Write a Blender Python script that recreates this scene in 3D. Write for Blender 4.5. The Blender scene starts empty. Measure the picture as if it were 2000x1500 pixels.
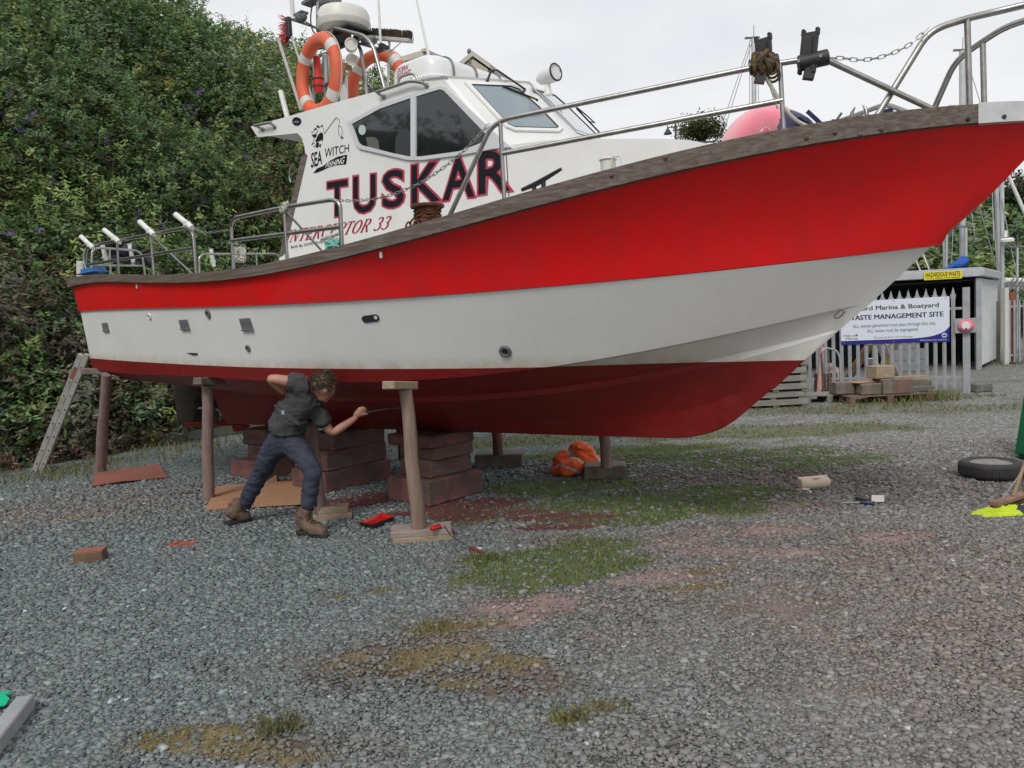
import bpy, bmesh, math, random
import numpy as np
from mathutils import Vector, Matrix
random.seed(7); rng = np.random.default_rng(11)
SC = bpy.context.scene; COL = SC.collection
pi = math.pi
# ------------------------------------------------------------------ camera geometry (survey of the place)
F = 1502.0; EYE = 1.62
def nrm(a):
    l = math.sqrt(sum(x*x for x in a)); return tuple(x/l for x in a)
def dot(a, b): return sum(x*y for x, y in zip(a, b))
def crs(a, b): return (a[1]*b[2]-a[2]*b[1], a[2]*b[0]-a[0]*b[2], a[0]*b[1]-a[1]*b[0])
CU = nrm((-0.048, 1.0, -0.0706))
_d = CU[2]; CY = nrm((-_d*CU[0], -_d*CU[1], 1-_d*CU[2])); CX = crs(CY, CU)
if CX[0] < 0: CX = tuple(-x for x in CX)
def ray(px, py):
    c = ((px-1000)/F, (750-py)/F, 1.0)
    return (dot(c, CX), dot(c, CY), dot(c, CU))
def G(px, py, z=0.0):
    r = ray(px, py); t = (z-EYE)/r[2]; return Vector((r[0]*t, r[1]*t, z))
def P(px, py, Y):
    r = ray(px, py); t = Y/r[1]; return Vector((r[0]*t, Y, EYE+r[2]*t))
# boat frame: origin below the transom centre, x forward, y to port, z up
BA = nrm((0.765, -0.644)); BN = (-BA[1], BA[0]); S0, N0 = -10.3, 5.38
BO = (BA[0]*S0+BN[0]*N0, BA[1]*S0+BN[1]*N0)
BROT = math.atan2(BA[1], BA[0])
def bl(p):
    x, y = p[0]-BO[0], p[1]-BO[1]
    return Vector((x*BA[0]+y*BA[1], x*BN[0]+y*BN[1], p[2]))
def bw(p):
    return Vector((BO[0]+p[0]*BA[0]+p[1]*BN[0], BO[1]+p[0]*BA[1]+p[1]*BN[1], p[2]))
CAML = bl((0, 0, EYE))
def rayl(px, py):
    r = ray(px, py)
    return Vector((r[0]*BA[0]+r[1]*BA[1], r[0]*BN[0]+r[1]*BN[1], r[2]))
def B(px, py, v):
    """point of the boat plane y = -v seen at a survey point"""
    d = rayl(px, py); t = (-v-CAML.y)/d.y; return CAML+d*t
def S(px, py, vf, lo=-1.0, hi=10.6):
    a, b = lo, hi
    f = lambda u: B(px, py, vf(u)).x-u
    fa = f(a)
    for _ in range(50):
        m = (a+b)/2; fm = f(m)
        if (fm > 0) == (fa > 0): a = m
        else: b = m
    u = (a+b)/2; return B(px, py, vf(u))
def hit(px, py, p0, n):
    d = rayl(px, py); t = (p0-CAML).dot(n)/d.dot(n); return CAML+d*t
# ------------------------------------------------------------------ noise
def _h(ix, iy, iz, s):
    n = (ix*374761393+iy*668265263+iz*1274126177+s*974634521) & 0x7fffffff
    n = ((n ^ (n >> 13))*1274126177) & 0x7fffffff
    n = (n ^ (n >> 16)) & 0xffff
    return n/65535.0
def vnoise(x, y, z=None, seed=0):
    x = np.asarray(x, float); y = np.asarray(y, float)
    z = np.zeros_like(x) if z is None else np.asarray(z, float)
    xi = np.floor(x).astype(np.int64); yi = np.floor(y).astype(np.int64); zi = np.floor(z).astype(np.int64)
    fx, fy, fz = x-xi, y-yi, z-zi
    fx = fx*fx*(3-2*fx); fy = fy*fy*(3-2*fy); fz = fz*fz*(3-2*fz)
    r = 0
    for dx in (0, 1):
        for dy in (0, 1):
            for dz in (0, 1):
                r = r+_h(xi+dx, yi+dy, zi+dz, seed)*(fx if dx else 1-fx)*(fy if dy else 1-fy)*(fz if dz else 1-fz)
    return r
def fbm(x, y, z=None, o=4, seed=0):
    r, a, t = 0, 1.0, 0
    for i in range(o):
        k = 2.0**i
        r = r+a*vnoise(np.asarray(x)*k+i*17.3, np.asarray(y)*k+i*5.1, None if z is None else np.asarray(z)*k, seed+i); t += a; a *= .5
    return r/t
# ------------------------------------------------------------------ materials
def lin(c):
    if isinstance(c, str):
        c = [int(c[i:i+2], 16)/255 for i in (0, 2, 4)]
        c = [x/12.92 if x <= .04045 else ((x+.055)/1.055)**2.4 for x in c]
    return (c[0], c[1], c[2], 1.0)
MATS = {}
def pm(name, col, rough=.5, metal=0.0, col2=None, scale=6, detail=4, amt=1.0, bump=0.0, bscale=80, coat=0.0, stretch=None, spec=.5, trans=0.0, alpha=1.0, ramp=(.35, .65)):
    if name in MATS: return MATS[name]
    m = bpy.data.materials.new(name); m.use_nodes = True; MATS[name] = m
    nt = m.node_tree; N = nt.nodes; L = nt.links; b = N['Principled BSDF']
    b.inputs['Base Color'].default_value = lin(col); b.inputs['Roughness'].default_value = rough
    b.inputs['Metallic'].default_value = metal; b.inputs['Coat Weight'].default_value = coat
    b.inputs['Coat Roughness'].default_value = .08
    b.inputs['Specular IOR Level'].default_value = spec; b.inputs['Transmission Weight'].default_value = trans
    b.inputs['Alpha'].default_value = alpha
    tc = N.new('ShaderNodeTexCoord'); mp = N.new('ShaderNodeMapping'); L.new(tc.outputs['Object'], mp.inputs['Vector'])
    if stretch: mp.inputs['Scale'].default_value = stretch
    if col2 is not None:
        n = N.new('ShaderNodeTexNoise'); n.inputs['Scale'].default_value = scale; n.inputs['Detail'].default_value = detail; n.inputs['Roughness'].default_value = .62
        L.new(mp.outputs[0], n.inputs['Vector'])
        r = N.new('ShaderNodeMapRange'); r.inputs['From Min'].default_value = ramp[0]; r.inputs['From Max'].default_value = ramp[1]; r.inputs['To Max'].default_value = amt
        L.new(n.outputs['Fac'], r.inputs['Value'])
        x = N.new('ShaderNodeMix'); x.data_type = 'RGBA'; x.inputs['A'].default_value = lin(col); x.inputs['B'].default_value = lin(col2)
        L.new(r.outputs[0], x.inputs['Factor']); L.new(x.outputs['Result'], b.inputs['Base Color'])
    if bump:
        n2 = N.new('ShaderNodeTexNoise'); n2.inputs['Scale'].default_value = bscale; n2.inputs['Detail'].default_value = 3
        L.new(mp.outputs[0], n2.inputs['Vector'])
        bp = N.new('ShaderNodeBump'); bp.inputs['Strength'].default_value = bump; bp.inputs['Distance'].default_value = .01
        L.new(n2.outputs['Fac'], bp.inputs['Height']); L.new(bp.outputs[0], b.inputs['Normal'])
    return m
def attr_mat(name, rough=.8, trans=0.0, spec=.3, bump=0):
    """base colour from the mesh's own 'tint' attribute (each leaf or stone has its own colour)"""
    m = bpy.data.materials.new(name); m.use_nodes = True; nt = m.node_tree; N = nt.nodes; L = nt.links
    b = N['Principled BSDF']; a = N.new('ShaderNodeAttribute'); a.attribute_name = 'tint'
    L.new(a.outputs['Color'], b.inputs['Base Color']); b.inputs['Roughness'].default_value = rough
    b.inputs['Specular IOR Level'].default_value = spec
    if trans:
        t = N.new('ShaderNodeBsdfTranslucent'); L.new(a.outputs['Color'], t.inputs['Color'])
        mx = N.new('ShaderNodeMixShader'); mx.inputs[0].default_value = trans
        L.new(b.outputs[0], mx.inputs[1]); L.new(t.outputs[0], mx.inputs[2]); L.new(mx.outputs[0], N['Material Output'].inputs['Surface'])
    return m
# ------------------------------------------------------------------ mesh builder
def frame(d):
    d = Vector(d).normalized(); up = Vector((0, 0, 1)) if abs(d.z) < .95 else Vector((1, 0, 0))
    x = d.cross(up).normalized(); y = x.cross(d).normalized(); return x, y, d
class MB:
    def __init__(s): s.v = []; s.f = []; s.m = []
    def add(s, vs, fs, m=0):
        o = len(s.v); s.v += [Vector(v) for v in vs]
        for f in fs: s.f.append(tuple(i+o for i in f)); s.m.append(m)
        return s
    def box(s, c, sz, rz=0, m=0, R=None):
        R = R if R is not None else Matrix.Rotation(rz, 3, 'Z'); c = Vector(c)
        v = [c+R@Vector((sz[0]*x/2, sz[1]*y/2, sz[2]*z/2)) for x in (-1, 1) for y in (-1, 1) for z in (-1, 1)]
        return s.add(v, [(0, 1, 3, 2), (4, 6, 7, 5), (0, 4, 5, 1), (2, 3, 7, 6), (0, 2, 6, 4), (1, 5, 7, 3)], m)
    def bar(s, a, b, w, h, m=0, up=(0, 0, 1)):
        """rectangular bar from a to b, w sideways, h along up"""
        a, b = Vector(a), Vector(b); d = (b-a).normalized(); x = d.cross(Vector(up)).normalized(); y = x.cross(d)
        R = Matrix((x, y, d)).transposed(); return s.box((a+b)/2, (w, h, (b-a).length), m=m, R=R)
    def tube(s, pts, r, n=10, m=0, closed=False, caps=True):
        pts = [Vector(p) for p in pts]; k = len(pts); rs = r if isinstance(r, (list, tuple)) else [r]*k
        tg = []
        for i in range(k):
            a = pts[(i-1) % k] if (closed or i > 0) else pts[0]; b = pts[(i+1) % k] if (closed or i < k-1) else pts[-1]
            tg.append((b-a).normalized())
        x, y, _ = frame(tg[0]); rings = []; o = len(s.v)
        for i in range(k):
            x = (x-tg[i]*x.dot(tg[i])).normalized(); y = tg[i].cross(x)
            for j in range(n):
                a = 2*pi*j/n; s.v.append(pts[i]+(x*math.cos(a)+y*math.sin(a))*rs[i])
        for i in range(k if closed else k-1):
            for j in range(n):
                a = o+i*n+j; b = o+i*n+(j+1) % n; c = o+((i+1) % k)*n+(j+1) % n; d = o+((i+1) % k)*n+j
                s.f.append((a, b, c, d)); s.m.append(m)
        if caps and not closed:
            s.f.append(tuple(o+j for j in reversed(range(n)))); s.m.append(m)
            s.f.append(tuple(o+(k-1)*n+j for j in range(n))); s.m.append(m)
        return s
    def lathe(s, prof, o=(0, 0, 0), d=(0, 0, 1), n=24, m=0, sx=1, sy=1):
        x, y, z = frame(d); o = Vector(o); b = len(s.v); k = len(prof)
        for r, h in prof:
            for j in range(n):
                a = 2*pi*j/n; s.v.append(o+x*math.cos(a)*r*sx+y*math.sin(a)*r*sy+z*h)
        for i in range(k-1):
            for j in range(n):
                s.f.append((b+i*n+j, b+i*n+(j+1) % n, b+(i+1)*n+(j+1) % n, b+(i+1)*n+j)); s.m.append(m)
        if prof[0][0] > 1e-4: s.f.append(tuple(b+j for j in reversed(range(n)))); s.m.append(m)
        if prof[-1][0] > 1e-4: s.f.append(tuple(b+(k-1)*n+j for j in range(n))); s.m.append(m)
        return s
    def grid(s, rows, m=0, closed=False):
        k = len(rows[0]); o = len(s.v)
        for r in rows: s.v += [Vector(p) for p in r]
        for i in range(len(rows)-1):
            for j in range(k if closed else k-1):
                j2 = (j+1) % k
                s.f.append((o+i*k+j, o+i*k+j2, o+(i+1)*k+j2, o+(i+1)*k+j)); s.m.append(m)
        return s
    def prism(s, poly, ext, m=0):
        poly = [Vector(p) for p in poly]; e = Vector(ext); k = len(poly)
        fs = [tuple(range(k)), tuple(reversed(range(k, 2*k)))]+[(i, i+k, (i+1) % k+k, (i+1) % k) for i in range(k)]
        return s.add(poly+[p+e for p in poly], fs, m)
    def ball(s, c, r, m=0, n=16, R=None):
        r = r if isinstance(r, (tuple, list)) else (r, r, r); c = Vector(c); R = R or Matrix.Identity(3); k = n//2
        rows = []
        for i in range(k+1):
            t = pi*i/k
            rows.append([c+R@Vector((r[0]*math.sin(t)*math.cos(2*pi*j/n), r[1]*math.sin(t)*math.sin(2*pi*j/n), -r[2]*math.cos(t))) for j in range(n)])
        return s.grid(rows, m, True)
WM = {}
def link(o, parent=None):
    COL.objects.link(o)
    if parent is not None: o.parent = parent
    return o
def tag(o, label=None, cat=None, group=None, kind=None):
    if label: o['label'] = label
    if cat: o['category'] = cat
    if group: o['group'] = group
    if kind: o['kind'] = kind
    return o
def thing(name, label, cat, loc, rz=0, group=None):
    o = bpy.data.objects.new(name, None); o.empty_display_size = .2; o.location = loc; o.rotation_euler = (0, 0, rz)
    link(o); WM[o] = Matrix.Translation(Vector(loc)) @ Matrix.Rotation(rz, 4, 'Z'); return tag(o, label, cat, group)
def finish(me, bevel=0, smooth=None, weld=0.0):
    bm = bmesh.new(); bm.from_mesh(me)
    if weld: bmesh.ops.remove_doubles(bm, verts=bm.verts, dist=weld)
    if bevel:
        ed = [e for e in bm.edges if len(e.link_faces) == 2 and e.calc_face_angle(0) > .5]
        bmesh.ops.bevel(bm, geom=ed, offset=bevel, segments=1, affect='EDGES', profile=.6, clamp_overlap=True)
    bmesh.ops.recalc_face_normals(bm, faces=bm.faces)
    if smooth is not None:
        for f in bm.faces: f.smooth = True
        for e in bm.edges:
            e.smooth = not (len(e.link_faces) == 2 and e.calc_face_angle(0) > smooth)
    bm.to_mesh(me); bm.free()
def part(name, mb, mats, parent=None, local=False, smooth=None, bevel=0, weld=0.0, recalc=True):
    mats = mats if isinstance(mats, (list, tuple)) else [mats]
    me = bpy.data.meshes.new(name); vs = mb.v; M = None
    if parent is not None:
        if not local:
            M = WM[parent].inverted(); vs = [M @ v for v in vs]
        loc = None
    else:
        if local: vs = [bw(v) for v in vs]
        a = np.array(vs); loc = Vector(((a[:, 0].min()+a[:, 0].max())/2, (a[:, 1].min()+a[:, 1].max())/2, a[:, 2].min())); vs = [v-loc for v in vs]
    me.from_pydata([tuple(v) for v in vs], [], mb.f)
    for m in mats: me.materials.append(m)
    if len(mats) > 1: me.polygons.foreach_set('material_index', mb.m)
    if recalc or smooth is not None or bevel: finish(me, bevel, smooth, weld)
    me.update()
    o = bpy.data.objects.new(name, me); link(o, parent)
    if loc is not None: o.location = loc; WM[o] = Matrix.Translation(loc)
    else: WM[o] = WM[parent].copy()
    return o
def np_mesh(name, V, T, mat, tint=None, k=3):
    """big mesh from arrays: V (n,3), T (m,k) indices, tint (m,3) colour per face"""
    me = bpy.data.meshes.new(name); n, m = len(V), len(T)
    me.vertices.add(n); me.vertices.foreach_set('co', np.ascontiguousarray(V, np.float32).ravel())
    me.loops.add(m*k); me.loops.foreach_set('vertex_index', np.ascontiguousarray(T, np.int32).ravel())
    me.polygons.add(m); me.polygons.foreach_set('loop_start', np.arange(m, dtype=np.int32)*k)
    me.materials.append(mat); me.update(calc_edges=True)
    if tint is not None:
        c = np.ones((m, 4), np.float32); c[:, :3] = tint
        at = me.attributes.new('tint', 'FLOAT_COLOR', 'FACE'); at.data.foreach_set('color', c.ravel())
    o = bpy.data.objects.new(name, me); link(o); return o
def arc(pts, r=.06, n=5):
    """polyline with rounded corners"""
    pts = [Vector(p) for p in pts]; out = [pts[0]]
    for i in range(1, len(pts)-1):
        a, b, c = pts[i-1], pts[i], pts[i+1]; k = min(r, (a-b).length*.45, (c-b).length*.45)
        p, q = b+(a-b).normalized()*k, b+(c-b).normalized()*k
        for j in range(n+1):
            t = j/n; out.append(p*(1-t)**2+b*2*t*(1-t)+q*t*t)
    return out+[pts[-1]]
def interp(pts, t):
    """point at fraction t of a polyline"""
    ls = [(pts[i+1]-pts[i]).length for i in range(len(pts)-1)]; T = t*sum(ls)
    for i, l in enumerate(ls):
        if T <= l or i == len(ls)-1: return pts[i].lerp(pts[i+1], min(1, T/l if l else 0))
        T -= l
def spline(pts, n=8):
    pts = [Vector(p) for p in pts]; q = [pts[0]*2-pts[1]]+pts+[pts[-1]*2-pts[-2]]; out = []
    for i in range(1, len(q)-2):
        a, b, c, d = q[i-1:i+3]
        for j in range(n):
            t = j/n
            out.append(.5*((2*b)+(c-a)*t+(2*a-5*b+4*c-d)*t*t+(3*b-a-3*c+d)*t**3))
    return out+[pts[-1]]
def chain_mb(pts, ll=.05, wire=.0045, m=0, wid=.02):
    """chain of real oval links along a curve"""
    mb = MB(); tot = sum((pts[i+1]-pts[i]).length for i in range(len(pts)-1)); n = max(2, int(tot/(ll*.78)))
    for i in range(n):
        c = interp(pts, (i+.5)/n); d = (interp(pts, min(1, (i+.9)/n))-interp(pts, max(0, (i+.1)/n))).normalized()
        x, y, _ = frame(d)
        if i % 2: x, y = y, x
        lp = [c+d*(ll/2-wid/2)*(1 if math.cos(a) >= 0 else -1)+(d*math.cos(a)+x*math.sin(a))*wid/2 for a in [2*pi*j/10+.01 for j in range(10)]]
        mb.tube(lp, wire, 5, m, closed=True)
    return mb
_txt = {}
def text_geo(body, off=0.0, res=3):
    c = bpy.data.curves.new('t', 'FONT'); c.body = body; c.size = 1; c.offset = off; c.resolution_u = res; c.fill_mode = 'FRONT'
    o = bpy.data.objects.new('t', c); COL.objects.link(o); bpy.context.view_layer.update()
    me = bpy.data.meshes.new_from_object(o.evaluated_get(bpy.context.evaluated_depsgraph_get()))
    V = [tuple(v.co) for v in me.vertices]; Fc = [tuple(p.vertices) for p in me.polygons]
    bpy.data.objects.remove(o); bpy.data.curves.remove(c); bpy.data.meshes.remove(me)
    return V, Fc
def text_on(mb, body, BLc, BRc, TLc, TRc, nv, lift, off=0.0, m=0, shear=0.0, base=None, res=3):
    """lettering laid on a surface between four corners"""
    V0, _ = text_geo(body, 0.0, 2); V, Fc = text_geo(body, off, res)
    xs = [v[0] for v in V0]; ys = [v[1] for v in V0]; x0, x1, y0, y1 = min(xs), max(xs), min(ys), max(ys)
    if base: y0, y1 = base
    out = []
    for v in V:
        u = (v[0]-x0)/(x1-x0); w = (v[1]-y0)/(y1-y0); u += shear*(w-.5)
        out.append((BLc*(1-u)+BRc*u)*(1-w)+(TLc*(1-u)+TRc*u)*w+nv*lift)
    mb.add(out, Fc, m); return mb
def evald(o):
    bpy.context.view_layer.update()
    return bpy.data.meshes.new_from_object(o.evaluated_get(bpy.context.evaluated_depsgraph_get()))
# ================================================================== MATERIALS for the boat
def hull_mat():
    m = bpy.data.materials.new('hull_paint'); m.use_nodes = True; nt = m.node_tree; N = nt.nodes; L = nt.links; b = N['Principled BSDF']
    tc = N.new('ShaderNodeTexCoord'); sp = N.new('ShaderNodeSeparateXYZ'); L.new(tc.outputs['Object'], sp.inputs[0])
    def mt(op, a, c, d=None):
        n = N.new('ShaderNodeMath'); n.operation = op
        for i, x in enumerate((a, c, d)):
            if x is None: continue
            if isinstance(x, (int, float)): n.inputs[i].default_value = x
            else: L.new(x, n.inputs[i])
        return n.outputs[0]
    x = sp.outputs['X']; z = sp.outputs['Z']
    wl = mt('MULTIPLY_ADD', mt('MULTIPLY_ADD', x, WLC[0], WLC[1]), x, WLC[2])
    dz = mt('SUBTRACT', z, wl)
    n1 = N.new('ShaderNodeTexNoise'); n1.inputs['Scale'].default_value = 1.3; n1.inputs['Detail'].default_value = 5; L.new(tc.outputs['Object'], n1.inputs['Vector'])
    n2 = N.new('ShaderNodeTexNoise'); n2.inputs['Scale'].default_value = 9; n2.inputs['Detail'].default_value = 6; L.new(tc.outputs['Object'], n2.inputs['Vector'])
    def mix(f, A, Bc):
        k = N.new('ShaderNodeMix'); k.data_type = 'RGBA'; L.new(f, k.inputs['Factor'])
        for s, c in (('A', A), ('B', Bc)):
            if isinstance(c, tuple): k.inputs[s].default_value = lin(c)
            else: L.new(c, k.inputs[s])
        return k.outputs['Result']
    def rng_(v, a, c, lo=0.0, hi=1.0):
        r = N.new('ShaderNodeMapRange'); r.inputs['From Min'].default_value = a; r.inputs['From Max'].default_value = c
        r.inputs['To Min'].default_value = lo; r.inputs['To Max'].default_value = hi; L.new(v, r.inputs['Value']); return r.outputs[0]
    white = mix(rng_(n1.outputs['Fac'], .4, .7, 0, .5), (.78, .78, .765), (.70, .695, .665))
    scum = mt('MULTIPLY', rng_(dz, .10, .0), rng_(n2.outputs['Fac'], .3, .65, .15, .75))
    ms = N.new('ShaderNodeMapping'); ms.inputs['Scale'].default_value = (7, 7, .45); L.new(tc.outputs['Object'], ms.inputs['Vector'])
    n4 = N.new('ShaderNodeTexNoise'); n4.inputs['Scale'].default_value = 1.6; n4.inputs['Detail'].default_value = 7; n4.inputs['Roughness'].default_value = .7; L.new(ms.outputs[0], n4.inputs['Vector'])
    white = mix(rng_(n4.outputs['Fac'], .52, .80, 0, .24), white, (.56, .545, .49))
    white = mix(scum, white, (.50, .42, .26))
    red = mix(rng_(n1.outputs['Fac'], .35, .7), (.22, .008, .008), (.165, .010, .010))
    red = mix(rng_(n2.outputs['Fac'], .5, .8, 0, .5), red, (.25, .02, .02))
    col = mix(mt('GREATER_THAN', dz, 0.0), red, white)
    L.new(col, b.inputs['Base Color'])
    ro = rng_(mt('GREATER_THAN', dz, 0.0), 0, 1, .42, .30); L.new(mt('ADD', ro, rng_(n2.outputs['Fac'], .4, .7, 0, .12)), b.inputs['Roughness'])
    n3 = N.new('ShaderNodeTexNoise'); n3.inputs['Scale'].default_value = 3; n3.inputs['Detail'].default_value = 2; L.new(tc.outputs['Object'], n3.inputs['Vector'])
    bp = N.new('ShaderNodeBump'); bp.inputs['Strength'].default_value = .08; bp.inputs['Distance'].default_value = .03; L.new(n3.outputs['Fac'], bp.inputs['Height']); L.new(bp.outputs[0], b.inputs['Normal'])
    return m
M_red = pm('red_topside_paint', (.80, .007, .010), .26, col2=(.66, .013, .015), scale=1.6, stretch=(2.5, 2.5, .7), amt=.9, spec=.4, coat=.16, bump=.05, bscale=3)
M_gel = pm('white_gelcoat', (.76, .76, .745), .32, col2=(.70, .695, .67), scale=2.2, coat=.2)
M_deck = pm('grey_deck', (.55, .55, .53), .6, col2=(.45, .45, .43), scale=9)
M_wood = pm('weathered_wood_rail', (.105, .074, .058), .72, col2=(.21, .185, .165), scale=5, detail=9, stretch=(.30, 7, 11), bump=.6, bscale=26, ramp=(.42, .74))
M_steel = pm('stainless_tube', (.43, .42, .40), .38, 1.0, col2=(.31, .30, .285), scale=14, amt=.9)
M_alu = pm('galvanised_chain', (.42, .42, .41), .45, .9, col2=(.30, .29, .27), scale=30)
M_black = pm('black_rubber', (.016, .016, .018), .55, col2=(.03, .03, .032), scale=12)
M_blackp = pm('black_vinyl', (.010, .009, .014), .6, spec=.2)
M_pinkred = pm('crimson_vinyl', (.42, .028, .075), .45, col2=(.50, .07, .12), scale=5)
M_redtxt = pm('red_vinyl', (.36, .012, .045), .45)
M_glassd = pm('dark_tinted_glass', (.012, .015, .017), .03, spec=.8, coat=.4)
M_glassb = pm('bluish_windscreen_glass', (.20, .255, .28), .05, spec=.6, col2=(.24, .295, .32), scale=1.5, coat=.3)
M_frame = pm('window_frame_alloy', (.66, .67, .69), .35, .25)
M_plast = pm('white_plastic_tube', (.74, .74, .72), .4, col2=(.66, .66, .63), scale=12)
M_cream = pm('aged_white_plastic', (.72, .70, .65), .42, col2=(.64, .62, .56), scale=6)
M_grey = pm('grey_plastic', (.17, .18, .19), .55, col2=(.11, .115, .12), scale=16)
M_dark = pm('dark_fitting', (.03, .03, .035), .4)
M_rope = pm('pale_rope', (.52, .50, .45), .9, col2=(.36, .34, .29), scale=60)
M_rust = pm('rusty_iron', (.17, .068, .032), .85, .2, col2=(.08, .036, .022), scale=22, bump=.5)
M_plate = pm('white_bow_plate', (.62, .625, .62), .4, .2, col2=(.5, .5, .5), scale=6)
# ================================================================== THE FISHING BOAT
boat = thing('fishing_boat', 'red and white fishing boat with wheelhouse, propped on poles and keel blocks in the yard', 'fishing boat', (BO[0], BO[1], 0), BROT)
def plan(Wa, Wm, ue, Lf, p, q=1.0, um=4.6):
    def f(u):
        w = Wm if u > um else Wm-(Wm-Wa)*((um-u)/um)**2
        t = (u-(ue-Lf))/Lf
        if t > 0: w = w*max(0.0, 1-min(t, 1.0)**p)**q
        return max(w, 0.0)
    return f
def stem(px, py): return B(px, py, 0.0)
E_sh, E_mid, E_kn, E_wi, E_ch, E_st, E_gb, E_ke = [stem(*q) for q in ((2078, 234), (1854, 450), (1839, 478.5), (1818, 482.5), (1704, 589), (1638, 646), (1520, 750), (1440, 818))]
V_sh = plan(1.50, 1.68, E_sh.x, 5.5, 2.3, .88)
V_kn = plan(1.46, 1.63, E_kn.x, 5.2, 2.0, .95)
V_ch = plan(1.36, 1.45, E_ch.x, 5.4, 1.8, 1.0)
V_st = plan(.92, 1.02, E_st.x, 5.2, 1.7, 1.0)
V_gb = plan(.24, .30, E_gb.x, 4.0, 1.8, 1.0)
V_ke = plan(.075, .085, E_ke.x, 2.2, 2.5, 1.0)
def row(px, vf, end, u0=0.03, deg=4, n=64, lo=-1.0, extra=()):
    pts = [S(x, y, vf, lo, end.x+.3) for x, y in px]+[Vector((a, 0, c)) for a, c in extra]
    xs = np.array([p.x for p in pts]+[end.x]*3); zs = np.array([p.z for p in pts]+[end.z]*3)
    c = np.polyfit(xs-5, zs, deg); out = []
    for i in range(n+1):
        t = i/n; t = 1-(1-t)**1.35; u = u0+(end.x-u0)*t
        z = np.polyval(c, u-5)
        if i == n: z = end.z
        out.append(Vector((u, -vf(u) if i < n else 0.0, float(z))))
    return out
NS = 64
R_sh = row([(147, 556), (300, 552), (420, 546), (520, 533), (600, 516), (700, 495), (800, 472), (915, 440), (1040, 402), (1150, 371), (1250, 345), (1400, 313), (1550, 288), (1700, 264), (1880, 243), (2000, 237)], V_sh, E_sh, deg=5)
R_kn = row([(151, 608), (291, 603), (465, 595), (600, 590), (720, 586.5), (900, 574), (1105, 558), (1310, 535), (1500, 514), (1720, 490)], V_kn, E_kn, u0=.03)
R_wi = [Vector((p.x, p.y*.985 if i < NS else 0, p.z-.006)) for i, p in enumerate(R_kn)]
for i in range(NS+1):      # the lower hull's own stem stands a little behind the red band's
    t = i/NS; k = max(0, (t-.85)/.15); R_wi[i] = Vector((R_wi[i].x+(E_wi.x-E_kn.x)*k, R_wi[i].y, R_wi[i].z+(E_wi.z-R_kn[-1].z+.006)*k))
R_ch = row([(175, 716.5), (205, 725), (300, 731), (382, 736.5), (500, 742), (640, 747), (819, 742), (900, 736), (970, 727), (1089, 717), (1162, 705), (1310, 672), (1515, 632)], V_ch, E_ch, deg=5)
R_st = row([(883, 780), (1023, 774), (1146, 762), (1269, 740), (1386, 709.5), (1515, 668.6)], V_st, E_st, deg=4, extra=((0, 1.20), (1.5, 1.15), (3, 1.10)))
_kp = spline([S(x, y, V_ke, -1, E_ke.x+.3) for x, y in ((450, 829.5), (1200, 855), (1270, 857), (1310, 857.2), (1350, 854), (1392, 844), (1420, 831))]+[E_ke], 10)
R_ke = []
for i in range(NS+1):
    u = 1.0+(E_ke.x-1.0)*(1-(1-i/NS)**1.35); z = float(np.interp(u, [p.x for p in _kp], [p.z for p in _kp]))
    if u < _kp[10].x: z = _kp[0].z+(_kp[10].z-_kp[0].z)*(u-_kp[0].x)/(_kp[10].x-_kp[0].x)
    R_ke.append(Vector((u, -V_ke(u), z)))
# keel line: straight aft, measured forefoot forward
kz = [(p.x, p.z) for p in R_ke]
R_gb = []
ZT0, ZT1 = B(337, 749, 0).z+.03, B(437, 762, 0).z
for i in range(NS+1):
    t = 1-(1-i/NS)**1.35; u = .03+(E_gb.x-.03)*t
    zs = float(np.interp(u, [p.x for p in R_st], [p.z for p in R_st])); zk = float(np.interp(u, [a for a, b in kz], [b for a, b in kz]))
    f = .36 if u < 5 else .36*(1-((u-5)/(E_gb.x-5)))+.45*((u-5)/(E_gb.x-5))
    zb = ZT0+(ZT1-ZT0)*u/2.2; w = min(1, max(0, (u-1.6)/3.0)); w = w*w*(3-2*w)
    R_gb.append(Vector((u, -V_gb(u) if i < NS else 0, (zk+(zs-zk)*f)*w+zb*(1-w) if i < NS else E_gb.z)))
# aft of the skeg the bottom runs level: station where the keel stops
U_SK = B(451, 825, 0).x
WLp = [S(x, y, V_ch, -1, 9) for x, y in ((172, 699.5), (390, 711), (570, 717.5), (720, 720.5), (900, 721))]
WLp.append(stem(1580, 700.6)); WLp.append(S(1228, 711, V_st, -1, 9)); WLp.append(S(1386, 709.6, V_st, -1, 9))
WLC = [float(x) for x in np.polyfit([p.x for p in WLp], [p.z for p in WLp], 2)]
M_hull = hull_mat()
def both(mb, rows, m=0):
    mb.grid(rows, m); mb.grid([[Vector((p.x, -p.y, p.z)) for p in r] for r in rows], m)
hull = MB()
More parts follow.
